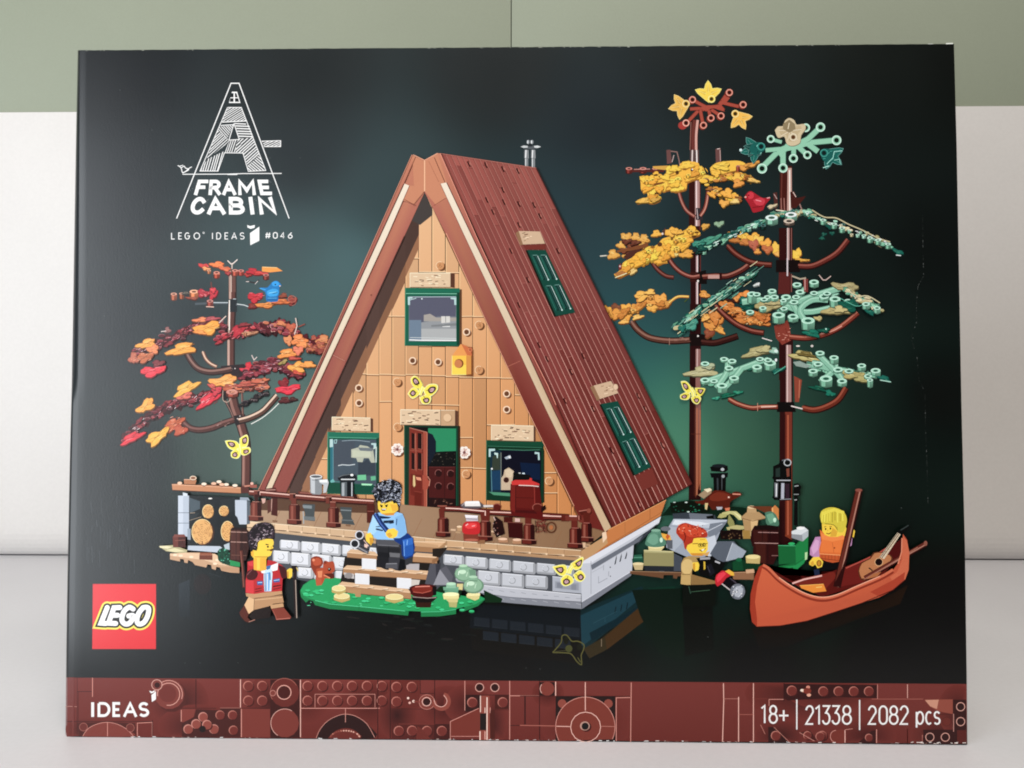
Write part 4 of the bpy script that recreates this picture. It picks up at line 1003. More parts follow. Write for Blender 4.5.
# leaves behind the green fir
for x, y, rx, ry, ro, c in ((835, 190, 5, 2.8, 20, 'd09238'), (850, 385, 4, 4, 0, 'd89a40'), (930, 400, 7, 8, 20, 'cc8434'), (960, 480, 5, 3, 30, 'd89a40'), (880, 450, 6, 4, 10, 'd08a38'), (870, 505, 5, 4, 0, '8a4a34'), (1010, 290, 5, 5, 0, 'd8933c')): leaf(k, *q(x, y), rx, ry, ro, c, dark='6e4420')
V(690, 230, 8)
for x, y, rx, ry, ro, c in ((330, 45, 4.6, 4, 0, 'd89430'), (385, 35, 5.4, 3.4, 0, 'ecb43a'), (360, 75, 5, 3, 0, 'b87430'), (450, 60, 5.4, 4, 10, 'ecb43a'), (510, 60, 6, 4.6, 0, 'e8a834'), (545, 80, 5, 5, 0, 'ecb848'), (440, 95, 5, 3, 10, 'c07838'), (510, 115, 5, 5, 0, 'b0604a'), (540, 170, 3, 2.6, 0, 'd8943c'), (610, 110, 5.4, 5, 0, 'e4a034'), (620, 150, 6, 3.6, 10, 'b8683c'), (690, 140, 4.4, 5.4, 0, 'ecb43a'), (700, 190, 3, 2.6, 0, 'dca44a'), (850, 195, 5.4, 6, 0, 'eeb834'), (895, 238, 7, 1.2, 4, 'e0a838')): leaf(k, *q(x, y), rx, ry, ro, c, dark='7a4a20')
for x, y, rx, ry, ro, c in ((430, 510, 6, 2.6, -14, 'e08a34'), (370, 540, 4, 3, 0, 'dc9040'), (290, 600, 8, 3.6, 10, 'cc7c34'), (400, 650, 14, 3.4, 6, 'd08438'), (540, 680, 12, 3, 4, 'c87a34'), (440, 700, 14, 4.6, 8, 'c47430'), (560, 730, 10, 4, 4, 'd08438'), (600, 700, 4, 6, 0, 'c87834'), (200, 690, 6, 7, 0, 'c47a30'), (470, 725, 3.4, 3, 0, 'ead0a0'), (120, 700, 4, 3.4, 0, 'e0a850'), (115, 520, 4, 2.4, 20, 'd8943c')): leaf(k, *q(x, y), rx, ry, ro, c, dark='5a3018', hi='eab070')
yfill('310,600 600,660 600,750 380,740 280,640', 12, ['c87a30', 'b86a2a', 'd88c3c'], 8, ('3a1c10', '54301a')); k.build('foliage', yel)

# --- green fir further right
fir = group_part('printed_tree', box, 'tall tree with pale green leaves at the right')
k = Ink(); V(0, 0, 1)
k.p([(780, 166), (792, 166), (791, 212), (779.5, 212)], '4a211c'); k.p([(787.6, 168), (791.6, 168), (792, 214), (787, 214)], 'b8948a'); k.l([(789.6, 170), (789.8, 214)], 1.2, 'e8d8d0'); k.l([(782, 170), (781, 210)], 1, '6c3a32')
for x in (781, 784): k.l([(x, 198), (x + .6, 212)], 1.0, RNG.choice(('d8c4bc', '9a6a60')))
for y0, y1 in ((228, 260), (274, 292), (340, 380)):
    k.p([(779, y0), (792.6, y0), (792.6, y1), (779, y1)], '3a1b1a'); k.l([(788.4, y0), (788.4, y1)], 2.0, 'b49490'); k.l([(791.4, y0), (791.4, y1)], .9, '8a5a52'); k.l([(787.4, y0), (787.4, y1)], .6, 'e0d0cc')
k.p([(779, 272), (790, 272), (790, 294), (778, 294)], '5c2a28'); k.p([(780, 340), (793, 340), (792.4, 545), (779, 545)], '35191a')
k.p([(786, 345), (791, 345), (791.4, 402), (786, 402)], 'a07c78'); k.l([(787.4, 345), (787.4, 402)], 1.1, 'd0b8b4'); k.p([(785, 412), (792, 412), (792, 540), (785, 536)], lambda x, y: mix('74362a', '7e3a22', min(1, max(0, (y - 420) / 100)))); k.l([(788, 415), (788, 535)], 1.4, 'a85a3e'); k.l([(785.4, 414), (785.4, 535)], .6, '4a1f18')
k.p([(777, 402), (794, 402), (796, 412), (777, 412)], '1d1416'); k.l([(791, 406), (803, 409)], 1.2, 'd8ccc8'); k.p([(776, 260), (800, 260), (800, 272), (776, 272)], '221619'); k.l([(787.4, 258), (787.4, 276)], 1.4, 'c8bcc0'); k.p([(774, 326), (788, 320), (792, 340), (782, 345), (776, 338)], '843c30'); rimline(k, 16, (776, 328, 790, 342), ('d89a88', 'c07a68', '5c2018'), .5, (1, 3), 10, 60)
k.p([(794, 376), (802, 380), (799, 402), (795, 402)], '8a4432'); k.l([(799.6, 380), (799, 398)], 1, 'b06a50'); k.l([(798, 200), (802, 210)], 1.2, '9a7a74'); k.p([(790, 192), (794, 191), (797, 198), (806, 196), (803, 200), (796, 208), (791, 208)], '4a2420'); k.l([(793, 192), (796, 197)], .8, 'd0b8b0'); k.p([(773, 193), (777, 192), (778, 206), (775, 210)], '54302c'); k.l([(774, 194), (777, 199)], .7, 'b89c98')
k.build('trunk', fir)
k = Ink()
btube(fir, "728,246 736,254 748,261 760,264 772,265", 6.4, '55261f', '8a5044', '2a1210'); btube(fir, "799,266 812,266 826,260 838,252 848,240", 6.2, '682f28', '94564a', '341512')
btube(fir, "716,306 726,316 738,325 752,331 764,333", 6, '5c2a22', '96584a', '2c1210'); btube(fir, "790,337 808,338 826,334 842,326 858,313", 6, '7e3a2c', 'b06c58', '3a1712'); k.l([(816, 334), (830, 332), (842, 326)], 1.0, 'd09484', smooth=3)
btube(fir, "729,399 738,404 752,408 764,407 778,407", 5.6, '7a3a2c', 'b87a64', '331511'); k.l([(761, 407), (776, 406.4)], 1.1, 'e0b8a8'); k.l([(757.6, 403), (757.6, 411)], .6, 'c08a74')
btube(fir, "803,408 814,410 826,407 838,400 846,388", 7, '6c3022', '96503c', '2f130d')
k.l([(762, 338), (772, 341)], .9, 'd8d0cc')
k.build('twig', fir)
k = Ink()
SG, SH, SD = '8abfa4', 'c8e4d4', '4a7a66'
V(728, 74, 8)
def frod(s, w=5):
    k.l(s, w * 1.2, '4a7868'); k.l(s, w, SG)
def fcup(x, y, r=4.2):
    k.e(x, y, r, r, SG); k.ring(x, y, r * .85, r * .85, .9, 'c4e2d4'); k.e(x, y, r * .5, r * .5, '14241f')
frod("270,750 400,620 520,560"); frod("440,750 440,620 480,570"); frod("525,670 525,590", 4.4); frod("630,645 560,580", 4.6); frod("860,530 700,545 600,555", 5); frod("740,425 640,520 560,560", 5); frod("340,520 430,545", 3.2); frod("300,610 420,600", 4); frod("640,560 720,620", 5)
k.p("380,600 460,570 600,560 680,530 700,560 620,580 560,600 450,620 430,680 400,640", SG)
for x, y, r in ((342, 520, 4), (622, 430, 4.4), (740, 425, 4.8), (868, 530, 5), (635, 648, 4.2), (523, 675, 4.6), (440, 752, 4.8), (272, 756, 5.2)): fcup(x, y, r)
tri("375,450 400,420 440,415 455,375 490,352 530,370 550,405 610,400 620,440 585,490 575,550 520,575 470,560 450,500 400,510", 'c4b494', 'b8a684', (522, 505), 2.6); k.p("440,400 490,365 535,400 540,440 490,470 440,440", '8c7c5e'); k.l("490,390 480,440", .8, 'd8ccb0')
TL, TLD, TLH = '14605a', '0c3a38', '4aa094'
def tleaf(s, hole):
    k.p(s, TL, smooth=3); P = T(s); cx = sum(p[0] for p in P) / len(P); cy = sum(p[1] for p in P) / len(P)
    for i in range(10):
        a = RNG.uniform(0, 6.28); d = RNG.uniform(1, 7); k.l([(cx + d * math.cos(a), cy + d * math.sin(a) * .8), (cx + (d + 2) * math.cos(a + .3), cy + (d + 2) * math.sin(a + .3) * .8)], .6, RNG.choice((TLH, TLD, '227a70', '8ad0c4')))
    k.e(hole[0], hole[1], 4, 4, '1a7068'); k.ring(hole[0], hole[1], 3.6, 3.6, .6, TLH); k.e(hole[0], hole[1], 2.3, 2.3, '0a2a2a')
lobeleaf(215, 600, 13, 165, "17685f", (265, 580)); lobeleaf(205, 590, 9, 120, "0f4c46", (265, 580)); tleaf("170,600 190,560 240,545 290,560 300,600 265,630 215,650 185,630", (265, 580)); k.e(102, 608, 1.4, 1.4, 'c8e8e0')
lobeleaf(820, 650, 13, 40, "17685f", (768, 632)); tleaf("735,630 760,600 810,600 850,630 850,680 810,710 760,690", (768, 632)); k.l("790,720 840,670 850,620 915,615", .7, '9ad8cc'); k.l("850,690 890,680 900,720", .6, '8accc0'); k.l("760,750 810,735", .8, 'a8dcd0')
V(0, 0, 1)
GC = ['7cb89c', '8cc8ac', '68a88c', '9ad0b8', '5c9a80']; GT = ['b8b084', 'c8bc94', 'a8a070', 'd4caa4']; TT = ['0f5048', '14665a', '1c7a6c', '0c3c38']
# tier 1: edge-on sprays
spray(k, "700,250 714,244 730,236 746,228 762,222 776,217", 30, (3, 2.6), GC + TT, (2.6, 5), .45, .4, -24, core=False); rimpath(k, 46, '700,250 714,244 730,236 746,228 762,222 774,217', 3.4, ('b8dccc', '5c9484', '2a5a50', 'd0e8dc'), .6, (2, 6), -26, 10); leaf(k, 700, 243, 8, 3.4, -20, '3a8a78'); leaf(k, 712, 239, 9, 3, -22, '4a947e'); leaf(k, 702, 248, 5, 3, 10, '0f4a44'); leaf(k, 719, 223.6, 5, 2.4, -10, '8aa88c')
spray(k, "770,214 786,214 802,212 812,214", 22, (3, 2.6), GC + GT + TT, (2, 4), .5, .5, 4); peg(k, 771.6, 217.6, 12.6, 6.6, '88c0a8', 'd0ecdc'); peg(k, 791, 214.6, 12, 5.6, '8cc4ac', 'd8f0e4'); peg(k, 789, 221, 11, 4, '7a6a60', 'c8b8a8'); leaf(k, 772, 206, 5, 1.6, -16, 'c8b898'); k.l([(776, 210), (784, 211)], 1, 'e0d4bc')
spray(k, "806,212 814,215 824,221 838,225 852,231 866,235 880,241 890,246", 22, (3, 2.6), GC + GT + TT[:2], (2.4, 4.2), .55, .6, 22, core=False); k.l("812,210 824,217 836,218 848,224 862,230 878,238 890,242", 1.2, 'bcb28e', smooth=4); rimpath(k, 40, '804,212 824,221 838,225 852,231 866,235 880,241 890,246', 3, ('c8ecdc', '9cd4bc', '1c5a50', 'e0f0e4'), .6, (1.4, 3.4), 24, 20); leaf(k, 898, 251.6, 6, 2.2, 24, '17665a'); k.l([(896, 255), (901, 255.6)], .9, 'd8ece4')
for x, y in ((823, 220), (834, 224), (842, 228), (870, 238), (878, 240), (888, 244)): peg(k, x, y, 6, 4.6, '80bca0', 'c0e4d0')
for x, y in ((824, 234), (832, 233), (822, 238)): leaf(k, x, y, 2.6, 1.6, 0, '1c5a50')
# tier 2 left edge-on spray
spray(k, "676,328 690,316 704,306 720,296 738,284 752,274", 46, (3, 2.6), GC + GT[:1] + TT, (2, 4.6), .32, .15, -36, '2c5448')
for i in range(70):
    t = RNG.random(); x = 676 + 78 * t + RNG.gauss(0, 1.5); y = 330 - 56 * t + RNG.gauss(0, 4.2); d = RNG.uniform(4, 12)
    k.l([(x, y), (x + d * .8, y - d * .58)], RNG.uniform(.5, 1.0), RNG.choice(('a8d0c0', '6a9c8c', '2a5a50', 'c8c09a', '8cbca8', '1c4a42', '4e8474')))
leaf(k, 691, 325, 8, 4, -30, '4a9484'); leaf(k, 682, 328, 4, 3, -20, '1f6c62'); leaf(k, 756, 284.6, 3, 1, -30, 'd8e4dc'); leaf(k, 758, 284, 2, 1, -30, 'e8f0ea')
# tier 2 main: pegged boughs
def bough(pts, w=3.6): 
    k.l(pts, w * 1.7, '4a7a68', smooth=4); k.l(pts, w * 1.45, '82b69e', smooth=4); k.l([(x, y - w * .4) for x, y in (T(pts) if isinstance(pts, str) else pts)], w * .3, 'a0ccb6', smooth=4)
def bpeg(x, y, r=4.4, h=5.6, c='86c2a6'):
    k.p([(x - r, y), (x + r, y), (x + r * .95, y + h), (x, y + h + 1.4), (x - r * .95, y + h)], [mul(c, .7), mul(c, .85), mul(c, .6), mul(c, .55), mul(c, .5)]); k.p([(x - r * .75, y + 1), (x - r * .1, y + 1), (x - r * .1, y + h), (x - r * .7, y + h)], mul(c, .92))
    k.e(x, y, r, r * .5, '9cceb6', world=True); k.ring(x, y, r * .86, r * .4, .6, 'bfe4d2', world=True); k.e(x, y + .1, r * .48, r * .22, '2c5a4a', world=True)
spray(k, "744,304 760,303 778,306 796,303 820,296 838,292", 26, (3, 4), ['6fae92', '86c4a8', '4f8a74', '9ad0b8', '2a6a58'], (3, 5), .5, .2)
leaf(k, 748, 306, 8, 5, 0, '0f544a'); leaf(k, 744, 300, 5, 3.4, 0, '17665a')
bough("742,302 760,300 778,306 796,302 820,294 840,288", 4); bough("776,322 786,308 796,298 806,288"); bough("766,308 784,306 806,312 830,308"); bough("800,318 794,306 786,296"); bough("806,322 800,310 812,300 828,300")
leaf(k, 768, 306, 14, 4.6, -6, 'a89c6c', hi='d0c494'); leaf(k, 774, 302, 8, 3, -4, 'b8ac7c'); peg(k, 772, 291.4, 9, 6, '86c2a6'); leaf(k, 838, 303 + 6, 14, 5.6, -4, 'b0a26c', hi='d8cc9c'); leaf(k, 846, 287, 13, 4.6, 8, 'a89c70', hi='d0c69a')
for x, y, r, h in ((752, 294, 5, 9), (786, 297, 5, 4), (800, 292, 4.6, 3), (772, 291, 4.4, 4), (797, 284.6, 4.6, 3), (814, 282, 4.8, 5), (794, 302, 4.6, 2), (814, 293, 4, 2), (824, 296.4, 5, 4), (835, 299, 5.6, 8), (778.6, 315, 6.4, 8), (793, 316.6, 5.4, 5), (808, 320.6, 6.8, 9), (796, 297, 4, 2), (848, 301, 4, 6)): bpeg(x, y, r, h)
for _ in range(9): bpeg(RNG.uniform(750, 830), RNG.uniform(292, 312), RNG.uniform(3.2, 4.4), RNG.uniform(2, 5), RNG.choice(('7cb89c', '8cc8ac', '6aa88e')))
leaf(k, 849, 305, 10, 5.6, 0, '0e5a4c'); k.l([(840, 298), (856, 306), (864, 304)], .7, '5cae98', smooth=3); leaf(k, 812, 333, 8, 3.4, 6, '107260'); leaf(k, 824, 330, 6, 2, -6, '0f5a4c'); k.e(826, 329, .8, .8, 'b8e4d4', world=True)
spray(k, "848,292 860,298 872,304 880,310", 20, (3, 3), GC + GT, (1.8, 3.6), .6, .5, 20); k.l("846,290 858,296 868,296 880,303", 1, 'c8c09c', smooth=3); bpeg(866, 304, 4, 5); bpeg(877, 308, 3.6, 5); leaf(k, 870, 312, 5, 2, 20, '14665a'); k.l([(819, 275), (823, 280), (826, 280), (831, 276)], .9, 'c8b0a8'); k.p([(803, 279), (808, 279), (808, 292), (804, 292)], '7a3c38'); k.l([(805, 279), (805, 290)], .7, 'd8a8a0'); k.l([(792, 276), (800, 279), (806, 278)], 1.6, 'a89c88')
leaf(k, 840, 309, 6, 3.2, 6, 'c0b27c'); leaf(k, 818, 318, 4, 2, 0, 'b8aa74')
# tier 3
spray(k, "704,382 718,378 734,372 750,367 766,361", 18, (3, 3), ['6fae92', '86c4a8', '4f8a74', '9ad0b8', '2a6a58'], (2.6, 4.4), .5, .2)
leaf(k, 702, 371.6, 15, 5, -6, 'b0aa80', hi='d8d2ac'); leaf(k, 708, 366, 7, 2.6, -4, 'a8b090'); bough("702,383 716,378 732,372 748,366 764,360"); bough("716,388 726,374 728,360"); bough("722,390 734,378 742,368"); leaf(k, 757, 351.6, 13, 4.4, -14, 'a8a070', hi='d4cc9c'); leaf(k, 764, 349, 7, 3, -14, 'b4ac7c'); leaf(k, 774, 350.6, 4, 3, 0, '8fb8a8'); k.e(776, 351, 2, 1.6, 'c8dcd4', world=True)
for x, y, r, h in ((724, 359, 4, 3), (732, 361, 4.4, 3), (729, 368, 4.4, 3), (705, 363.6, 4.4, 2), (705, 380, 4.8, 4), (714, 381, 4, 2), (722, 385.6, 5.4, 7), (734, 378, 5, 5), (757, 367, 5, 5), (770, 363, 6, 7), (760, 359, 4, 2), (768, 360, 4, 2)): bpeg(x, y, r, h)
leaf(k, 728, 395, 8, 2, -8, '0f6a54'); leaf(k, 738, 392, 5, 1.4, 0, '2a8a70'); leaf(k, 716, 398, 4, 1.2, -10, '3a9a80'); leaf(k, 778, 370, 7, 1.8, -16, '146458'); k.l([(774, 374), (786, 366)], .7, '5cae98'); k.e(776, 360, 1.2, 1.6, 'd8e8e0', world=True)
spray(k, "808,362 822,368 838,372 852,373 870,376", 18, (3, 3.4), ['6fae92', '86c4a8', '4f8a74', '9ad0b8', '2a6a58'], (2.6, 4.4), .5, .2)
leaf(k, 804, 356, 13, 4.6, 10, 'b8ac70', hi='e0d69c', dark='5a4a28'); leaf(k, 806, 354, 8, 2.2, 10, '7a6a38'); bough("812,364 824,366 836,370 846,372", 5); bough("820,382 830,374 838,366"); bough("844,382 838,374 826,362 818,354")
k.p([(793, 362), (800, 361), (806, 364), (812, 366), (806, 368), (796, 366)], '8a9c94'); leaf(k, 852, 374, 11, 4, 6, 'b0a468', hi='d4c890'); leaf(k, 862, 379, 7, 3, 10, 'a8a068')
for x, y, r, h in ((820, 353, 4.6, 3), (834, 357.6, 4.6, 6), (813, 371, 4.8, 5), (818, 364, 4.6, 3), (838, 369.6, 5, 3), (826, 378.6, 6.4, 8), (842, 381, 5, 5), (861.6, 365.6, 4.4, 5), (875.6, 370.6, 5, 7), (868, 376, 4, 3), (870, 380, 3, 7), (849, 371, 4.6, 2)): bpeg(x, y, r, h)
leaf(k, 818, 388, 8, 2.2, 10, '0f5c4c'); leaf(k, 830, 393, 5, 2.6, 20, '107260'); leaf(k, 884, 378, 6, 2.4, 16, '14665a'); k.l([(880, 380), (891, 382)], .9, 'a8d4c4'); k.l([(868, 374), (876, 376)], .6, '1c6a5a'); k.e(798, 346, 2, .8, 'd8d0c8', world=True); k.e(812, 346, 1.4, 1.2, 'c8c0bc', world=True)
k.build('foliage', fir)
k = Ink(); V(710, 150, 8)
k.p("272,378 300,340 325,328 350,340 385,365 430,385 480,378 475,400 440,440 425,480 380,495 345,500 330,470 310,430", 'a01c2c', smooth=2); k.p("300,350 325,335 350,350 345,385 310,390", 'c43444', smooth=2); k.p("345,400 400,380 440,400 425,440 370,440", 'c03848', smooth=2); k.l("365,400 410,410", .8, 'ec9098'); k.l("340,460 420,450", .7, '6c101c'); k.e(310, 362, .7, .8, '3a0a10'); k.p("272,378 290,368 290,382", 'e8b8a8'); k.l("455,385 480,380", .9, 'e0a8a8')
k.build('red_bird', fir)

# --- butterflies
def butterfly(view, wings, body, parent, label):
    g = Ink(); V(*view); 
    allp = []
    for s in wings:
        P = catmull(T(s) + [T(s)[0]], 4)[:-1]; cx = sum(p[0] for p in P) / len(P); cy = sum(p[1] for p in P) / len(P)
        g.p([(cx + (x - cx) * 1.12, cy + (y - cy) * 1.12) for x, y in P], 'f2ec9c'); allp.append((P, cx, cy))
    b = T(body)
    g.l(b, 4.6, 'f2e890')
    for P, cx, cy in allp:
        g.p([(cx + (x - cx) * .98, cy + (y - cy) * .98) for x, y in P], 'ecd23a')
        bx, by = b[len(b) // 2]
        ox, oy = cx + (cx - bx) * .12, cy + (cy - by) * .12
        g.p([(ox + (x - cx) * .62, oy + (y - cy) * .62) for x, y in P], '3a2a26'); g.p([(ox + (x - cx) * .36, oy + (y - cy) * .36) for x, y in P], 'c09aa0')
        g.l([(ox, oy), (ox + (bx - ox) * .5, oy + (by - oy) * .5)], .6, '7a5a3c')
    g.l(b, 3.2, 'ecd640'); g.l(b, .9, 'f8f0a8'); 
    return g.build('printed_butterfly', parent, label)

# ------------------------------------------------------------------ printed cabin
cabin = group_part('printed_cabin', box)
def lerp(a, b, t): return (a[0] + (b[0] - a[0]) * t, a[1] + (b[1] - a[1]) * t)
def quadpt(Q, u, v): return lerp(lerp(Q[0], Q[1], u), lerp(Q[3], Q[2], u), v)
# --- chimney
k = Ink(3)
V(500, 130, 8)
for x in (212, 266):
    k.p(f"{x-14},225 {x+14},225 {x+16},306 {x-16},300", '5c6064'); k.l(f"{x-6},228 {x-6},300", 1.2, 'c4c8ca'); k.l(f"{x+9},228 {x+9},302", .8, '8d9296')
    k.p(f"{x-18},158 {x+17},158 {x+20},228 {x-20},224", '6a6e72'); k.l(f"{x-4},160 {x-7},224", 1.3, 'd8dadc'); k.l(f"{x+10},160 {x+12},226", .8, '979b9e')
k.p("160,134 190,122 240,128 300,122 332,134 290,148 245,154 200,146", '5a5f64'); k.p("165,134 190,124 222,128 222,140 190,144", 'b9bdbf'); k.p("272,128 300,124 328,134 300,144 275,140", 'c4c8ca')
k.e(226, 96, 1.6, 2.2, '7d8286'); k.e(256, 96, 1.6, 2.2, '7d8286'); k.l("222,84 222,108", 1.2, 'c8ccd0'); k.l("252,84 252,108", 1.2, 'd4d8da'); k.p("230,108 252,108 258,132 226,132", '2c3236')
k.build('chimney', cabin)

# --- roof
k = Ink(3.2)
RQ = [(440, 153.5), (536, 168), (692, 484), (611.5, 528)]
RC = ['a05c52', '9a5a50', '8c4c46', '7a3c36', '70302a', '6e2e28']
ns = 17
strip_j = [RNG.uniform(.93, 1.06) for _ in range(ns)]
k.grid(RQ[0], RQ[1], RQ[2], RQ[3], 34, 24, lambda u, v: mul(mix(mix('96544c', '7c3f3b', min(1, v * 2)), '6c2d27', max(0, v * 2 - 1)), (1.0 + .06 * math.sin(u * 9)) * (1.0 - .16 * max(0, u - .55) * 2 * (.3 + v * .4))))
def roof_pt(u, v): return quadpt(RQ, u, v)
for i in range(ns):
    u0, u1 = i / ns, (i + 1) / ns
    # strips laid in lengths, each its own tone
    v = RNG.uniform(-.3, 0)
    while v < 1:
        v1 = v + RNG.choice((.16, .24, .32, .4))
        a, b = max(0, v), min(1, v1)
        if b > a and RNG.random() < .4:
            base = mix(mix('96544c', '7c3f3b', min(1, (a + b))), '6c2d27', max(0, (a + b) - 1))
            k.raw([roof_pt(u0, a), roof_pt(u1, a), roof_pt(u1, b), roof_pt(u0, b)], [ink(mul(base, RNG.uniform(.94, 1.04)))] * 4)
        if 0 < v < 1 and RNG.random() < .6: k.l([roof_pt(u0, v), roof_pt(u1, v)], .35, '5a2622' if RNG.random() < .6 else 'a8685e')
        v = v1
for i in range(1, ns):
    u = i / ns
    v = 0.0
    while v < 1:
        v1 = min(1, v + RNG.uniform(.05, .12))
        A = roof_pt(u, v); B = roof_pt(u, v1)
        st = 0.25 + 0.75 * min(1, max(0, (v + u * .25 - .18) * 1.6)) if u < .45 else .25 + .55 * v
        st *= RNG.uniform(.65, 1.05)
        k.l([(A[0] - .5, A[1]), (B[0] - .5, B[1])], .5, mix('7a3e38', '451c19', .35))
        k.l([A, B], .55, mix('a0635a', 'e0aa9c', min(1, st)), hold=True)
        v = v1
k.l([RQ[0], RQ[1]], .8, 'a8685c'); k.l([RQ[1], RQ[2]], .8, '5c2a26'); k.l([RQ[3], RQ[2]], .6, '4c1f1b')
NOTCH = "469,164 486,165 487,200 493,212 503,169 518,171 503,190 504,202 519,204 534,205 540,216 511,251 519,305 558,251 519,225 539,345 547,359 565,401 593,409 638,396 645,409 611,450 663,446 612,451 619,464 639,505 662,445 571,372 528,280 583,356"
V(0, 0, 1)
for x, y in T(NOTCH):
    k.p([(x - 2.2, y - 2.6), (x - .6, y - 2.8), (x + 1.8, y + 2.4), (x + .2, y + 2.8)], '3e1815')
    k.p([(x - .4, y - 2.2), (x + 1.2, y - 1.4), (x + 2.2, y + 1.2), (x + 1.2, y + 1.6)], 'a8685c')
# skylights
def skylight(qd, rows):
    k.p(qd, '0d4a3a')
    k.l(qd + [qd[0]], .7, '0a3328', closed=True)
    for (a, b, w) in rows:
        a, b = quadpt(qd, *a), quadpt(qd, *b)
roof = k.build('roof', cabin)
def skylight(tan_top, tan_side, qd, name_patch, stud_=None):
    kk = Ink(3.9)
    kk.p(tan_side, '8e6c50'); kk.p(tan_top, 'c0a488')
    for i in range(9):
        t = RNG.random(); s_ = RNG.random()
        P = quadpt(tan_top, .08 + .7 * t, .12 + .76 * s_)
        kk.l([P, (P[0] + RNG.uniform(1.5, 4), P[1] - .4 + RNG.uniform(-.5, .4))], .6, RNG.choice(('6e4c38', '8a684e', 'e0c8ac')))
    if stud_: kk.e(stud_[0], stud_[1], 2.6, 3.2, 'd0b498', rot=-25, world=True); kk.ring(stud_[0], stud_[1], 2.5, 3.1, .4, '8a6a50', world=True)
    kk.build('lintel', roof)
    kk = Ink(); kk.p(name_patch, '74352e'); kk.build('plain_tile', roof)
    kk = Ink(4.1)
    kk.p([(x + dx, y + dy) for (x, y), (dx, dy) in zip(qd, ((-1.6, .4), (0, 0), (0, 0), (-1.8, .8)))], '06231c')
    kk.p(qd, '114a3f')
    for v0, v1 in ((.08, .46), (.55, .93)):
        for u0 in (.12, .56):
            u1 = u0 + .3
            A = [quadpt(qd, u0, v0), quadpt(qd, u1, v0), quadpt(qd, u1, v1), quadpt(qd, u0, v1)]
            kk.p(A, '0d3733')
            kk.p([quadpt(qd, u0 + .02, v0 + .02), quadpt(qd, u0 + .1, v0 + .02), quadpt(qd, u0 + .1, v1 - .02), quadpt(qd, u0 + .02, v1 - .02)], '1d5148')
            kk.l([quadpt(qd, u1, v0 + .01), quadpt(qd, u1, v1 - .01)], 0.6, 'b4ccc8'); kk.l([quadpt(qd, u0 + .05, v0), quadpt(qd, u1, v0)], .6, '6a9890')
            kk.l([quadpt(qd, u0, v0), quadpt(qd, u0, v1)], .5, '2f7566'); kk.l([quadpt(qd, u1 - .1, v0), quadpt(qd, u1 - .1, v1)], .4, '3c6a66')
            P = quadpt(qd, u1, v1); kk.e(P[0], P[1], .8, .8, 'b8d4d0', world=True)
    kk.build('window', roof)
V(0, 0, 1)
skylight([(518.7, 231), (540, 231.5), (545, 243.6), (523, 244.5)], [(515.6, 233), (518.7, 231), (523, 244.7), (520, 245.4)], [(527.2, 250), (545.6, 250), (575.2, 312.5), (556, 316)],
         [(523, 245.2), (545.4, 244.2), (546, 249.4), (526, 249.6)])
skylight([(593.7, 385.6), (611, 381), (618.4, 393), (600, 399)], [(590, 387), (593.7, 385.6), (600, 399), (597, 401)], [(601, 404), (617.5, 401), (651.2, 467), (635, 475)],
         [(635.4, 476.2), (652, 468.2), (658.5, 484), (642, 491)], (615.5, 387))

# --- gable wall of planks
k = Ink(3.4)
GW = [(424.6, 191), (287, 491), (284, 505), (330, 509), (400, 524), (460, 533), (584, 536), (583, 524), (573.7, 506), (527.5, 410), (485.6, 320), (445.6, 233.7)]
GT = [(424.6, 191), (280, 506), (586, 536)]
V(0, 0, 1)
k.p(GW, '8a5836')
seams = [289.5, 302.5, 315.5, 328.5, 341, 353.5, 366.5, 379.4, 392.3, 405.6, 419, 432.3, 445.8, 459.3, 473, 487, 500.8, 515, 529, 543, 557.5, 572, 587]
JO = {5: [345, 373.6], 4: [388], 6: [374.5], 7: [316, 374.5, 402], 8: [316.5, 374.8], 9: [258, 375], 10: [272, 346, 375.4, 404.6], 11: [272, 346, 376, 404.6], 12: [272.5, 377, 405],
      13: [317, 377.6, 437.5, 467.6], 14: [317, 378, 468.5], 15: [378, 425], 16: [378.4, 425], 17: [395, 472], 18: [471.5], 19: [473, 493], 3: [401, 430.4], 2: [430, 458.6], 1: [458, 485.5], 8.5: [463]}
def wallc(x, y):
    t = min(1, max(0, (y - 230) / 260)); s_ = min(1, max(0, (x - 300) / 280))
    return mix(mix('d6b08a', 'cc9a6c', t), mix('d2a072', 'b87a44', t), s_)
for i in range(len(seams) - 1):
    a, b = seams[i], seams[i + 1]
    ys_ = [180] + JO.get(i, []) + [540]
    for j in range(len(ys_) - 1):
        p_ = clip_poly([(a, ys_[j]), (b, ys_[j]), (b, ys_[j + 1]), (a, ys_[j + 1])], GT)
        if not p_: continue
        jv = RNG.uniform(.92, 1.03)
        k.raw(p_, [ink(mul(wallc(*pt_), jv)) for pt_ in p_])
        k.clip = GT
        k.l([(b - .45, ys_[j]), (b - .45, ys_[j + 1])], .75, mul(wallc(b, (ys_[j] + ys_[j + 1]) / 2), RNG.choice((.42, .5, .6, .75))))
        k.l([(a + .5, ys_[j]), (a + .5, ys_[j + 1])], .6, mul(wallc(b, (ys_[j] + ys_[j + 1]) / 2), RNG.choice((1.16, 1.12, 1.05))))
        if j:
            yy = ys_[j] + RNG.uniform(-.3, .3); tilt = RNG.uniform(-.4, .6)
            k.l([(a, yy + .6), (b, yy + .6 + tilt)], .7, '6a4024'); k.l([(a, yy - .3), (b, yy - .3 + tilt)], .6, 'ecc49c')
        k.clip = None
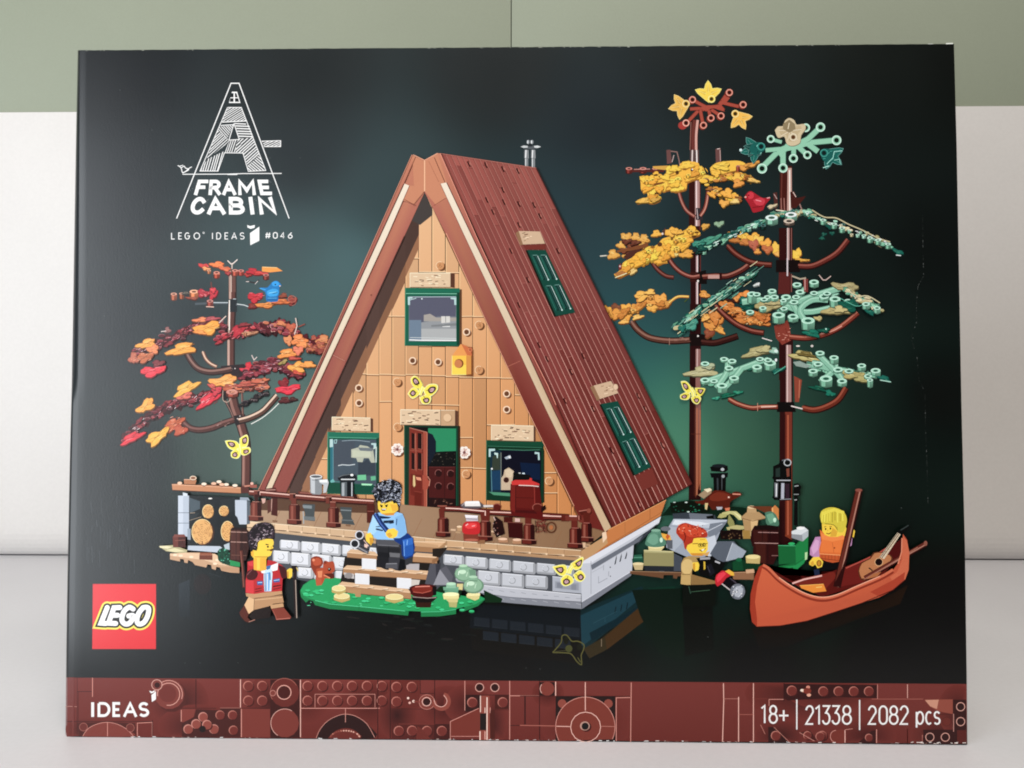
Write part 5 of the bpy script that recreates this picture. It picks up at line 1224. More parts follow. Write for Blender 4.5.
# printed shade of the eave, in stepped planks
sh = []
for i in range(len(seams) - 1):
    a, b = seams[i], seams[i + 1]
    if b > 432: break
    for (w_, col) in ((21, '8a6248'), (13, '54403a')):
        def inner(y): return 424.6 - (y - 192.2) * .4602
        # plank column a..b lies in the shade between the eave line and the eave line + w_
        ya = 192.2 + (424.6 - a) / .4602; yb = 192.2 + (424.6 - b) / .4602
        ya2 = 192.2 + (424.6 + w_ - a) / .4602; yb2 = 192.2 + (424.6 + w_ - b) / .4602
        st = RNG.uniform(-3, 3)
        p_ = [(a, ya - 3), (b, yb - 3), (b, yb2 + st), (a, ya2 + st)]
        p_ = clip_poly(p_, [(200, 190), (600, 190), (600, 494), (200, 494)])
        if p_: p_ = clip_poly(p_, GT)
        if p_: k.raw(p_, [ink(mul(col, RNG.uniform(.93, 1.07)))] * len(p_))
V(370, 140, 8)
k.p("437,410 500,560 500,600 400,680 330,640", '4a4442')
# round studs
def wring(x, y, r=3.6):
    k.e(x + 1.6, y + 1.4, r, r, '7a4c2c', world=True); k.e(x, y, r, r, '9c6a46', world=True); k.e(x + .2, y + .2, r * .62, r * .62, '6a4630', world=True)
    k.ring(x, y, r * .86, r * .86, 1.1, 'e4c6ac', world=True)
def wstud(x, y, r=4.2, c='c08a5c'):
    k.e(x + 1.7, y + 1.3, r, r, '6a4428', world=True); k.e(x, y, r, r, c, world=True); k.ring(x, y, r * .92, r * .92, .5, 'e6c8a4', 120, 300, world=True)
    for i in range(5): k.l([(x + RNG.uniform(-2.5, 1), y + RNG.uniform(-2.5, 2.5)), (x + RNG.uniform(-1, 2.5), y + RNG.uniform(-2.5, 2.5))], .35, '98683f')
for x, y in ((412.5, 360.6), (438, 362), (358.7, 388), (359, 403), (466.5, 332), (506.6, 393.7), (506.6, 409.5)): wring(x, y)
for x, y in ((397, 382), (479, 325), (479, 370), (440, 265.6), (397.5, 427), (466, 474), (549, 481)): wstud(x, y)
V(420, 320, 8)
for x, y in ((397.3, 449.5), (464.3, 452.5)):
    k.e(x + 1.4, y + 1.5, 6.4, 6.4, '74462a', world=True)
    for i in range(8):
        a = math.radians(i * 45 + 20); k.e(x + 4.3 * math.cos(a), y + 4.3 * math.sin(a), 2.1, 2.1, 'e8d8d0', world=True)
    k.e(x, y, 4.2, 4.2, 'd8bcb0', world=True)
    for i in range(12):
        a = math.radians(i * 30); k.l([(x + 1.6 * math.cos(a), y + 1.6 * math.sin(a)), (x + 4.4 * math.cos(a), y + 4.4 * math.sin(a))], .5, RNG.choice(('7c4a48', 'f4ece8', '9a6a60')))
    k.e(x, y, 1.5, 1.5, '7a4a4a', world=True)
k.build('gable_wall', cabin)

# lintel beams with printed grain
def lintel(x0, y0, x1, y1, dark_end, parent, tilt=0.0, plain=None, level=4.0):
    kk = Ink(level)
    kk.p([(x0, y0), (x1, y0 + tilt), (x1, y1 + tilt), (x0, y1)], 'cdb394')
    if dark_end: kk.p([(x1, y0 + tilt), (x1 + dark_end, y0 + tilt + .8), (x1 + dark_end, y1 + tilt + .6), (x1, y1 + tilt)], '5c3c2e')
    xg = plain or x1
    for i in range(int((xg - x0) * .75)):
        x = RNG.uniform(x0 + 1, xg - 5); y = RNG.uniform(y0 + 1.2, y1 - 1)
        kk.l([(x, y + tilt * .5), (x + RNG.uniform(1.5, 5), y + tilt * .5 + RNG.uniform(-.5, .6))], RNG.uniform(.5, 1.0), RNG.choice(('6e4e3a', '866650', '523828', 'e8d4b8', 'dcc4a6')))
    kk.l([(x0, y0), (x1, y0 + tilt)], .6, 'efd9be'); kk.l([(x0, y1), (x1, y1 + tilt)], .6, '7a5c46'); kk.l([(x0, y0), (x0, y1)], .5, 'efd9be')
    if plain:
        kk.p([(plain, y0 + tilt), (x1, y0 + tilt), (x1, y1 + tilt), (plain, y1 + tilt)], 'b99774'); kk.l([(plain, y0), (plain, y1 + tilt)], .5, '60422e')
        kk.e((plain + x1) / 2, (y0 + y1) / 2 + tilt, 4.4, 4.4, 'a07c5a', world=True); kk.e((plain + x1) / 2 - .4, (y0 + y1) / 2 + tilt - .3, 4, 4, 'd0b08c', world=True)
    return kk.build('lintel', parent)

# --- upper window
win = group_part('window', cabin, 'large clear gable window high under the roof')
k = Ink(4.2); V(350, 230, 8)
k.p("458,470 895,475 895,935 870,935 462,925", '60402c')
k.p("443,462 878,466 876,930 440,926", '15604c'); k.p("443,462 878,466 878,498 443,500", '1d6b54'); k.l("445,508 870,510", .6, '7fc0a4'); k.p("855,500 878,500 876,930 855,920", '0c4435')
k.l("443,462 440,926", .8, '3a8468')
k.p("470,530 850,530 850,890 470,890", ['5c5e70', '54556a', '8e9294', '7c868e'])
k.build('window_frame', win)
k = Ink(4.4)
k.p("474,535 845,535 845,690 700,690 570,740 474,760", '5a5b6c'); k.p("474,720 570,720 570,880 474,880", '6b7c8e'); k.p("570,740 850,700 850,800 570,800", '8d9094'); k.p("570,790 850,790 850,888 570,888", 'a3a5a6')
k.p("590,680 640,670 690,700 850,700 850,730 590,730", '9c9690'); k.p("730,690 800,690 800,740 730,745", 'c4c2be'); k.p("740,752 800,752 800,775 740,775", 'd8d8d6'); k.l("765,690 765,740", .6, '777a7c')
k.p("650,760 850,745 850,765 650,775", '7a7d80'); k.l("474,878 560,882 850,884", 1.0, 'e8ecec'); k.l("480,860 850,868", .5, 'c4caca'); k.l("474,536 850,534", .5, 'b4c8cc')
k.p("462,535 500,535 500,548 480,550 480,600 464,600", 'a9c4c4'); k.p("805,540 850,540 850,600 835,600 833,556 805,552", 'a9c4c4'); k.l("480,560 530,545", .5, 'c0dcdc'); k.e(575, 550, .7, .7, 'd0e4e4')
k.build('window_pane', win)
V(0, 0, 1)
lintel(410, 273, 450.4, 287.3, 4.4, win, 0)

# --- lower left window
win = group_part('window', cabin, 'lower left window behind the mug and pot')
k = Ink(4.2); V(290, 400, 8)
k.p("303,255 715,262 715,760 300,750", '155a48'); k.p("303,255 715,262 714,300 303,295", '1f6e58'); k.l("310,298 700,306", .5, '5fb094'); k.l("303,255 300,750", .8, '3c8c74'); k.p("690,306 714,306 714,750 692,740", '0d4436')
k.p("322,320 345,320 345,660 322,650", '2f6d7a'); k.p("345,316 690,316 690,680 345,660", '4a5660'); k.p("310,660 690,690 690,750 300,740", '114e3e')
k.build('window_frame', win)
k = Ink(4.4)
k.p("350,330 520,330 500,520 350,530", '4a525c'); k.p("490,395 545,380 560,360 620,370 665,400 680,500 650,502 630,465 590,465 580,498 540,495 530,465 490,460", 'a9ac9c'); k.p("545,380 660,385 660,410 560,405", '6a7278')
k.p("500,400 640,415 650,455 500,455", 'b4b8a4'); k.l("415,328 520,322 640,335", .6, '8a9aa4', smooth=3); k.p("545,495 585,498 620,470 640,500 680,505 685,600 545,610", '3c444e')
k.p("318,315 342,312 345,375 318,378", 'a9c4c4'); k.p("650,345 690,345 690,380 670,385 668,360 650,358", 'a9c4c4'); k.l("355,320 375,318 370,345 355,345 355,320", .6, '9cc4c4'); k.p("540,600 608,598 610,640 540,642", '69b48a'); k.p("645,612 685,608 685,640 648,645", '5fa884')
k.l("340,650 520,665", .7, '49807c'); k.p("570,668 660,672 650,684 575,682", '9cd8b0'); k.l("385,525 420,518 470,522 520,515", .9, 'b8c0c4'); k.l("345,320 345,660", .5, '6a9aa4'); k.p("320,650 345,630 360,655 330,662", '6aaaa8')
k.l("665,390 690,380 688,500", 1.2, 'b8c8c0')
k.build('window_pane', win)
V(0, 0, 1)
lintel(332, 417, 370.5, 430.6, 2.6, win, 1.0)

# --- lower right window
win = group_part('window', cabin, 'lower right window behind the red chair')
k = Ink(4.2); V(470, 410, 8)
k.p("575,250 596,330 596,740 560,740", '3c2418'); k.p("130,240 590,252 588,745 130,722", '0c3a2a'); k.p("130,240 590,252 588,290 130,282", '114a36'); k.l("140,288 575,300", .5, '3c7c62'); k.l("132,242 130,720", .7, '2f6c54')
k.p("165,320 570,330 565,690 160,670", '141c2a')
k.build('window_frame', win)
k = Ink(4.4)
k.p("160,320 248,325 248,660 160,655", '1e3440'); k.p("180,370 240,350 240,480 175,480", '3a4238'); k.p("170,490 245,480 245,640 170,640", '20405c'); k.l("248,340 248,640", .7, '7a8078'); k.l("170,470 175,655", .6, '5c8c94')
k.p("255,330 565,335 562,580 255,560", '131a26'); k.p("400,420 560,430 560,560 420,540", '17263e'); k.p("250,545 268,520 275,480 310,460 352,490 340,560 330,640 250,640", 'b8a48c'); k.p("280,480 318,470 345,500 330,540 290,535", 'c6b49a')
k.e(290, 560, 2.6, 2.6, '3a2420'); k.ring(290, 560, 2.6, 2.6, .5, '6a4038'); k.p("275,380 320,360 330,385 290,395", '9aa4b0'); k.p("300,375 326,368 322,388", 'f0f4f4')
k.p("385,505 402,500 408,518 388,520", 'dce8ee'); k.p("415,505 435,500 440,520 420,520", 'c4d4dc'); k.p("345,500 480,520 500,570 345,590", '0e1018')
k.p("150,310 200,310 200,326 165,330 165,375 150,375", 'a9c4c4'); k.p("195,340 225,345 222,385 215,385 212,360 195,356", 'b8d0cc'); k.p("518,335 555,340 558,400 545,400 543,352 518,352", 'a9c4c4'); k.e(175, 470, .9, .9, 'f4fafa'); k.l("230,315 430,322 560,318", .5, '4c8470'); k.p("150,655 320,665 320,690 190,680", '4c8a6c')
k.build('window_pane', win)
V(0, 0, 1)
lintel(491.4, 425, 533.6, 440.3, 2.0, win, 1.0)

# --- door
door = group_part('door', cabin)
k = Ink(4.2); V(390, 400, 8)
k.p("115,195 555,205 555,1005 118,960", '0f3a2c'); k.p("160,215 530,222 530,990 165,970", '1c1112'); k.l("115,195 118,960", .8, '25604a'); k.p("545,205 562,210 566,1000 552,1000", '3a2418'); k.l("532,222 532,980", .5, '1f5a44')
k.p("305,225 528,228 528,408 400,412 368,445 368,420 345,280 305,260", '24845c'); k.p("305,260 340,275 368,330 368,530 305,530", '1d2430'); k.p("368,415 528,408 528,530 310,530", '171416')
for i in range(26): k.e(RNG.uniform(330, 520), RNG.uniform(425, 520), RNG.uniform(.3, .7), RNG.uniform(.3, .6), RNG.choice(('3a342e', '4c463c', '2a2622', '6a6a5c')))
k.p("310,535 522,535 522,790 310,780", '4c1f1e'); k.p("310,780 522,790 522,900 310,890", '2a1413')
for x, y in ((388, 586), (485, 590), (388, 690), (485, 694)): k.e(x, y, 3.4, 3.6, '32110f'); k.ring(x, y, 3.4, 3.6, .6, '8a5450', 150, 330)
k.l("310,536 522,536", .5, '6a3230'); k.l("437,540 437,785", .5, '32110f')
for i in range(18): k.e(RNG.uniform(320, 520), RNG.uniform(790, 830), RNG.uniform(.4, .9), .5, RNG.choice(('5a3a30', '3a1c18', '7a5648')))
k.build('doorway', door)
k = Ink(4.4)
k.p("155,222 262,250 296,258 290,1052 272,1050 150,975", '7c3226'); k.p("262,250 297,258 292,1052 268,1046", '9c4c3a'); k.l("297,258 292,1052", .6, 'c07860'); k.l("262,252 268,1046", .6, '54201a')
for x0, x1 in ((172, 200), (222, 256)):
    for y0, y1 in ((262, 395), (420, 560)):
        k.p(f"{x0},{y0} {x1},{y0+8} {x1},{y1} {x0},{y1-6}", '2c1414'); k.l(f"{x1},{y0+8} {x1},{y1}", .6, 'a8604e'); k.l(f"{x0},{y1-6} {x1},{y1}", .5, '9c5a48')
k.l("155,222 262,250 296,258", .8, 'a8705e'); k.l("160,402 258,410", .9, '8e4a3c'); k.l("205,262 210,570", .8, 'a05a48')
k.p("165,590 255,600 255,780 165,760", '6c281e'); k.p("195,730 255,740 252,990 198,960", '652419'); k.l("195,730 255,740", .5, '8c4032')
sp = k.build('door_leaf', door)
k = Ink(4.6)
k.p("185,600 200,605 205,680 192,700 182,680", 'b89a68'); k.p("205,615 245,620 252,645 215,640", 'd08a6c'); k.p("260,600 298,605 305,640 320,650 300,715 262,715", '9c4a38'); k.l("300,610 320,640 312,690", .6, 'c88a74'); k.l("190,610 195,690", .6, 'e0cc98')
k.build('handle', door)
V(0, 0, 1)
lintel(400.6, 409.6, 455, 424.8, 3.2, door, .8, plain=440.6)

# --- porch floor, base, stones
k = Ink(4.0); V(0, 0, 1)
k.p([(247, 506), (300, 496), (584, 520), (606, 532), (581, 551), (447, 541), (358, 531.5), (247, 522)], lambda x, y: mix('a68a70', '86664a', min(1, max(0, (x - 260) / 260))))
for i in range(16):
    x = 262 + i * 20; y0 = 503 + i * 1.7
    k.l([(x, y0 + 2), (x - 10, y0 + 22)], .4, '8a6244')
k.p([(252, 503), (300, 494), (400, 503), (400, 514), (330, 512), (256, 510)], '5e4434')
for i in range(30):
    x = RNG.uniform(265, 590); y = 516 + (x - 247) * .068 + RNG.uniform(-3, 14)
    k.p([(x, y), (x + 5, y + .5), (x + 4.6, y + 2.2), (x - .2, y + 1.7)], RNG.choice(('c8a88a', 'b0906e', 'd8bc9c', '7c5c44')))
k.build('porch_floor', cabin)
k = Ink(5.2)
TOPR = [(247, 521.5), (358, 531), (447, 540.3), (581, 550.5)]; MIDR = [(247, 527), (358, 538), (447, 547), (581, 557)]; BOTR = [(247, 533), (358, 544.5), (447, 553), (581, 563.5)]
def along(L_, t):
    n_ = len(L_) - 1; x = t * n_; i = min(int(x), n_ - 1)
    return lerp(L_[i], L_[i + 1], x - i)
def railcol(t): return mix('c8ac8c', 'b08a64', t)
for j in range(24):
    a, b = j / 24, (j + 1) / 24
    k.raw([along(TOPR, a), along(TOPR, b), along(MIDR, b), along(MIDR, a)], [ink(mul(railcol(a), RNG.uniform(.96, 1.05)))] * 4)
    k.l([along(TOPR, b), along(MIDR, b)], .6, '7c5c42'); k.l([along(TOPR, a), along(TOPR, b)], .6, 'e4cdb0', hold=True)
    P = along(MIDR, a); Q = along(MIDR, b)
    k.p([(P[0], P[1] - .2), (Q[0], Q[1] - 1.4), (Q[0], Q[1] + .6)], 'd8bd9c')
    k.l([(P[0], P[1] + .3), (Q[0] - 2, Q[1] - .4)], .7, '6e5038')
for j in range(12):
    a, b = j / 12, (j + 1) / 12
    p1, p2 = along(MIDR, a), along(MIDR, b)
    k.raw([(p1[0], p1[1] + .6), (p2[0], p2[1] + .6), along(BOTR, b), along(BOTR, a)], [ink(mul(mix('c0a484', 'a5805c', a), RNG.uniform(.98, 1.03)))] * 4)
    k.l([along(BOTR, a), along(BOTR, b)], .6, '66482f', hold=True)
# side strip in orange brown
k.p([(581, 551), (606, 535.5), (606, 531), (666, 500), (660.5, 516), (584, 560.5), (581, 563)], 'b8743e')
k.p([(581, 551), (606, 535.5), (608, 543), (592, 556), (581, 563)], 'b38c62')
k.l([(606, 531), (666, 500)], .6, 'd89a62'); k.l([(600, 550), (662, 512)], .4, '8a5428'); k.l([(592, 556), (640, 527)], .4, '8a5428'); k.l([(650, 508.5), (650, 519)], .4, '8a5428'); k.l([(625, 522), (625, 534)], .4, '9a6434'); k.p([(602, 533), (606, 531), (607, 538), (603, 543)], 'd8bca0')
k.build('porch_rim', cabin)
k = Ink(4.8)
k.p([(268, 532), (358, 542), (447, 550), (582, 561), (582, 596), (510, 590), (480, 588), (400, 600), (300, 580), (268, 570)], '4c4f55')
def stone(x0, y0, x1, y1, tilt, c):
    k.p([(x0 + 1.2, y0), (x1 - 1.4, y0 + tilt), (x1, y0 + tilt + 1.6), (x1, y1 + tilt - 1.6), (x1 - 1.4, y1 + tilt), (x0 + 1.4, y1), (x0, y1 - 1.8), (x0, y0 + 1.4)], mul(c, .82))
    k.p([(x0 + 1.4, y0 + .4), (x1 - 2, y0 + tilt + .4), (x1 - 2, y1 + tilt - 2.2), (x0 + 1.2, y1 - 2.2)], c)
    k.l([(x0 + 1.4, y0 + .6), (x1 - 2, y0 + tilt + .6)], .6, mul(c, 1.18)); k.l([(x1 - 2.2, y0 + tilt + 1), (x1 - 2.2, y1 + tilt - 2)], .4, mul(c, .7))
    cx, cy = (x0 + x1) / 2 - .5, (y0 + y1 + tilt) / 2 - .3
    k.ring(cx, cy, 3.1, 3.0, .5, mul(c, .66), world=True); k.ring(cx - .3, cy - .3, 2.8, 2.7, .4, mul(c, 1.15), 150, 300, world=True)
for x0, y0, x1, y1, t, f in ((280, 540, 300, 548, 1.4, 0), (301, 541.6, 320.6, 551, 1.4, 0), (321.3, 543.4, 340.6, 552.6, 1.6, 0), (342, 545.2, 361, 554, 1.6, .1), (362.5, 547, 379, 556, 1.4, .2),
        (443.6, 554.6, 464, 563, 1.4, .6), (465.2, 556.6, 487.6, 566, 1.6, .7), (489, 558.8, 511, 568.6, 1.8, .8), (512.6, 561, 535.4, 570.8, 2, .9), (536.4, 563.2, 556, 572, 1.6, 1), (557.6, 565, 574, 574, 1.4, 1),
        (273, 550.6, 290, 561, 1.2, 0), (290.7, 552.6, 310.4, 564, 1.4, 0), (311.4, 554.2, 331.4, 565, 1.6, 0), (332.4, 556.8, 352, 568, 1.6, .1), (354, 559, 374, 570, 1.6, .2),
        (477.6, 570.6, 500.4, 582.4, 1.8, .8), (501.4, 573.2, 524, 585.4, 1.8, .9), (525.2, 575.2, 547.6, 586.4, 1.4, 1),
        (297.5, 567.4, 313, 576, 1, 0), (314, 569, 333, 578, 1.2, 0), (335, 571, 356, 580, 1.2, .1), (456, 568.6, 476, 580, 1.6, .7)):
    stone(x0 - .3, y0 - .4, x1 + .3, y1 + 1.7, t, mix('ccced4', 'b2b5bc', f))
V(510, 540, 8)
k.p("340,292 575,318 578,432 340,412", 'a2a6b0'); k.l("340,292 575,318", .6, 'd0d4da'); k.p("360,330 550,345 550,405 360,385", '8e929c'); k.p("375,340 420,345 420,388 375,382", '7c808a'); k.p("490,352 530,356 530,402 490,398", '80848e'); k.l("340,412 578,432", .8, '2c2e32')
V(0, 0, 1)
k.p([(474, 584), (510, 587.6), (581, 594.4), (581, 601.6), (510, 597), (478, 593)], 'aeb0b8'); k.p([(480, 592.6), (510, 597), (581, 601.6), (581.6, 609), (510, 603), (497, 601.5)], '7f828b'); k.l([(474, 584.4), (510, 588), (581, 594.8)], .6, 'd6d8de'); k.l([(480, 593), (510, 597.2), (581, 602)], .5, '60636b')
for i in range(9):
    x = 488 + i * 11; k.l([(x, 589 + i * 1.2), (x + 5, 590.6 + i * 1.0)], .5, '8c8f98'); k.l([(x, 597 + i * .8), (x + 5, 598.4 + i * .8)], .5, 'a2a4ac')
# side wall of the base
k.p([(581, 563), (592, 556.5), (661, 517), (658, 524), (634, 540), (632, 571), (581.6, 602)], 'b4b7c0')
k.p([(582, 563.5), (584, 560.5), (661, 516.5), (659, 523), (636, 536), (591, 563)], 'c8cad2')
k.p([(591, 565), (644, 534.5), (640, 541), (592, 570)], '686c76'); k.p([(644, 534), (658, 523), (652, 530), (636, 546)], '3c4048')
k.p([(581.6, 602), (632, 571), (631, 575.6), (582, 609)], '767983'); k.l([(581.6, 602), (632, 571)], .5, 'd0d2da')
k.l([(591, 561), (591, 594)], .5, '8a8d96')
V(540, 490, 8)
k.l("508,600 508,642", .5, '878a94'); k.l("550,650 548,690", .5, '878a94'); k.l("468,690 468,745 540,705", .5, '878a94'); k.l("415,660 508,610", .4, '9a9da6'); k.e(562, 618, .7, .7, '33363c'); k.e(563, 690, .5, .8, '5a5d64')
for x in (600, 640, 683): k.p(f"{x-6},{600-(x-600)*.55} {x+12},{520-(x-600)*.35} {x+14},{545-(x-600)*.4} {x+6},{590-(x-600)*.5}", '2c2f36')
k.build('stone_base', cabin)

# --- bargeboards
k = Ink(4.9); V(0, 0, 1)
k.p([(411.9, 154.8), (425, 160.6), (437.5, 153.1), (425, 160.2)], 'a86a50')
# left board
OUT = [(411.9, 154.8), (376, 235.5), (309.8, 384), (258, 496)]
INN = [(424.6, 192.2), (404.4, 236), (336.4, 384), (285.5, 494)]
k.p([(411.9, 154.8), (425, 160.6), (424.6, 192.2), (404.4, 236), (336.4, 384), (286, 493), (257, 493), (309.8, 384), (376, 235.5)], lambda x, y: mix(mix('b97a60', 'a46256', min(1, max(0, (y - 165) / 50))), '8a4a42', min(1, max(0, (y - 230) / 260))))
k.p([(425, 160.6), (437.5, 153.1), (440.4, 153.4), (476, 236), (517.5, 325), (548, 386), (610, 527), (607, 532), (583, 525), (573.7, 506), (527.5, 410), (485.6, 320), (445.6, 233.7), (424.6, 192.2)], lambda x, y: mix(mix('b97a60', 'a46256', min(1, max(0, (y - 165) / 50))), '6c2a24', min(1, max(0, (y - 230) / 200))))
k.p([(412.2, 155.4), (424.8, 161), (424.6, 191), (414, 204), (402, 200), (404.4, 184), (414, 186)], 'bd8062'); k.p([(425.2, 161), (437.3, 153.6), (447, 183), (447, 197.5), (436, 205), (425, 191.6)], 'bd8062')
V(370, 140, 8)
k.l("437,165 437,410", .9, 'e4b490'); k.l("365,135 275,345", .6, '5a2a22'); k.l("515,140 600,340", .6, '5a2a22'); k.l("470,170 550,335", .4, '9a6048'); k.l("275,475 365,525", .5, '7a4034'); k.l("605,465 510,525", .5, '7a4034')
k.l("345,118 437,162 540,106", .7, 'd8a084')
V(0, 0, 1)
k.l([(411.9, 154.8), (376, 235.5), (309.8, 384), (257, 493)], .6, 'c88a72')
SL = [(404.6, 183.7), (380.6, 236), (313, 384), (266, 489)]; SR = [(409.2, 185.6), (387.2, 236), (318.3, 384), (271.4, 489)]
k.p(SL + SR[::-1], lambda x, y: mix('dacdbb', 'cbb89e', min(1, max(0, (y - 190) / 200))))
k.l([(p[0] - .7, p[1]) for p in SL], .7, '4c241e'); k.l([(p[0] + .4, p[1]) for p in SR], .45, '6a3a30')
SL = [(440.6, 183.7), (461.9, 230), (504.4, 320), (546.2, 410), (585, 490), (605, 532)]; SR = [(446.2, 182.5), (468.7, 230), (511.8, 320), (553.4, 410), (592.4, 490), (611, 527.5)]
k.p(SL + SR[::-1], lambda x, y: mix('dacdbb', 'bda383', min(1, max(0, (y - 190) / 220))))
k.l([(p[0] + .5, p[1]) for p in SR], .7, '4a201b'); k.l([(p[0] - .3, p[1]) for p in SL], .4, '6a3228')
k.l([(440.2, 153.6), (476, 236), (517.5, 325), (548, 386), (556, 405)], .7, 'd8907c')
k.l([(446, 233), (485.6, 320), (527.5, 410), (574, 506)], .5, 'e0a484'); k.l([(404.4, 236), (336.4, 384), (287, 491)], .9, '4c3430')
k.l([(507.5, 366.6), (520, 361)], .5, 'b06a58'); k.l([(333, 355), (345, 361)], .5, 'b88070'); k.e(371, 295, .6, .6, '6a3a30', world=True)
k.build('bargeboard', cabin)

# --- nesting box on the wall
k = Ink(4.7); V(420, 320, 8)
k.p("300,440 425,452 425,240 400,215", '7a4a28'); k.p("258,285 325,192 368,205 412,285", 'd8924a'); k.p("330,192 385,215 418,222 415,285 378,283", 'c06a3c'); k.p("385,215 418,218 415,280 405,240", '8e4428'); k.e(402, 238, 1.8, 1.8, 'a85a36'); k.ring(402, 238, 1.8, 1.8, .4, 'd88a60')
k.p("257,285 370,285 370,437 255,437", 'ecb432'); k.p("370,285 413,285 412,433 370,437", 'c8883c'); k.p("257,360 370,360 370,437 255,437", 'f2c43a'); k.e(312, 348, 4.6, 4.6, '7a4420'); k.e(306, 350, 3.9, 4.2, 'c07a48')
k.l("257,285 255,437 370,437", .5, 'f8dc88'); k.l("412,285 412,433", .5, '7c4a22')
k.build('nesting_box', cabin)

butterfly((510, 540, 8), ("345,215 420,200 450,215 450,260 420,285 375,260", "490,190 575,140 580,180 560,225 520,235", "410,310 450,280 495,300 500,340 450,365 415,350", "510,280 560,245 600,290 570,330 530,320"), "500,205 478,240 470,270", box, 'yellow butterfly on the stone base corner')
butterfly((320, 320, 8), ("730,470 760,450 800,480 820,530 770,550 735,510", "830,560 870,520 930,520 935,560 890,605 850,600", "705,590 740,545 780,560 785,600 740,625", "800,620 850,600 885,620 870,665 820,665"), "820,530 805,570 795,600", box, 'yellow butterfly above the door')
butterfly((150, 430, 8), ("605,90 640,85 690,95 710,130 680,160 630,140", "720,70 770,42 785,80 770,130 725,130", "650,180 690,155 720,190 700,225 655,215", "730,150 790,140 800,175 760,200 730,190"), "715,110 722,150 725,180", box, 'yellow butterfly on the red tree trunk')
butterfly((680, 320, 8), ("10,495 50,495 90,545 70,585 30,555", "120,545 165,545 200,555 165,610 130,590", "5,600 50,580 80,600 60,635 10,630", "90,620 140,605 165,630 140,670 105,655"), "85,545 105,580 110,610", box, 'yellow butterfly on the yellow tree trunk')

# ------------------------------------------------------------------ log store at the left
logs = group_part('printed_log_store', box)
k = Ink(); V(150, 490, 8)
k.p("230,40 770,60 770,500 300,470 300,400", '23282b'); k.p("312,60 400,90 400,150 320,185", '4c5860'); k.p("315,200 400,180 330,250", '2f363a')
k.l("310,245 410,215", .6, '8a7c6c'); k.l("320,185 360,182", .6, 'a09080'); k.e(482, 68, 2, .7, 'e0dcd8'); k.p("560,80 680,60 690,150 600,200", '2a2f32')
k.p("225,45 312,45 312,375 225,365", 'a9b2bf'); k.p("225,45 265,45 265,370 225,365", 'b8c0cc'); k.p("262,20 300,28 300,48 265,48", 'c4ccd4'); k.l("225,182 312,182", .6, '6a7480'); k.l("225,265 312,265", .6, '6a7480'); k.p("300,310 325,310 325,400 300,395", '8a94a0')
k.p("680,80 775,80 775,275 715,275 700,220 682,200", 'b0b8c4'); k.p("720,58 785,60 800,85 720,80", '8c96a2'); k.l("775,80 800,90", .5, '5a646c'); k.p("776,85 800,95 800,270 776,275", '5c646c')
k.build('stone_post', logs)
k = Ink(); V(150, 430, 8)
k.p("175,432 240,430 270,436 360,440 430,438 500,442 560,445 640,450 725,458 728,508 180,480", 'a8714c'); k.p("175,436 725,462 728,508 180,480", 'b8805a'); k.l("175,436 725,464", .6, 'd8a888'); k.l("180,481 728,508", .7, '5a3626')
k.p("272,395 360,392 372,405 362,436 272,432", 'a8714c'); k.l("272,396 360,396", .6, 'd8ac90'); k.e(345, 388, 3.2, 2.4, '8a5c40'); k.ring(345, 384, 3, 1.8, .7, 'ecc8b0'); k.e(238, 425, 2.4, 1.5, 'dcb89c')
for x, y in ((432, 436), (510, 432), (552, 418), (610, 440), (575, 440), (680, 448)): k.e(x, y, 2.8, 1.9, '7a503a'); k.e(x, y - 4, 2.6, 1.4, RNG.choice(('ecd0bc', 'd8ac90')))
k.p("730,450 790,455 790,505 730,505", '5a302a'); k.l("755,450 800,445 855,445", 1.6, 'b87c68'); k.p("800,435 855,440 855,462 800,462", '96564a'); k.e(815, 428, 1.6, 1.4, 'd8a898')
k.build('store_roof', logs)
k = Ink(); V(150, 490, 8)
def logend(x, y, rx, ry, n, d=0):
    k.e(x + d, y + 6, rx * 1.04, ry * 1.03, '4a2c20'); k.e(x, y, rx, ry, 'd0a060')
    for i in range(n):
        f = 1 - (i + .5) / n
        for a in range(0, 360, 40):
            if RNG.random() < .86: k.ring(x, y, rx * f, ry * f, .55, '9a6634', a + RNG.uniform(0, 12), a + RNG.uniform(22, 40), 4)
    k.ring(x, y, rx, ry, .6, 'e8c890', 120, 320)
    for i in range(5):
        a = RNG.uniform(0, 6.28); k.l([q(x + rx * 8 * .3 * math.cos(a), y + ry * 8 * .3 * math.sin(a)), q(x + rx * 8 * .9 * math.cos(a), y + ry * 8 * .9 * math.sin(a))], .4, 'b07c48')
logend(465, 172, 5.6, 6.8, 4); logend(592, 168, 4.8, 5, 3); logend(418, 335, 10.4, 12.6, 6, 10); logend(620, 330, 6.4, 10, 4, 10)
k.p("415,410 422,410 422,438 415,438", '7a4a2c')
k.build('log', logs)
k = Ink()
k.p("305,445 560,450 590,470 540,500 300,480", 'b0b8c4'); k.p("70,450 180,440 300,480 290,510 200,500 130,490", 'a8a07a'); k.p("75,448 130,445 180,455 140,470 80,462", 'd0c8a4'); k.p("125,480 200,465 280,490 200,498", 'ccc49c')
k.p("160,510 290,500 400,500 520,510 560,580 700,610 715,665 640,660 570,645 560,620 530,615 525,640 495,630 490,600 460,595 450,620 360,600 340,575 305,560 300,585 275,580 270,555 240,550 240,572 160,555", 'b89474'); k.p("160,508 290,502 520,512 700,612 560,600 430,560 300,545 160,525", 'd0b090'); k.p("570,615 715,620 715,665 570,640", 'b08a6a')
for x, y in ((200, 520), (245, 525), (330, 535), (540, 560), (520, 590)): k.e(x, y, 2.2, 1.2, 'e0c8ac')
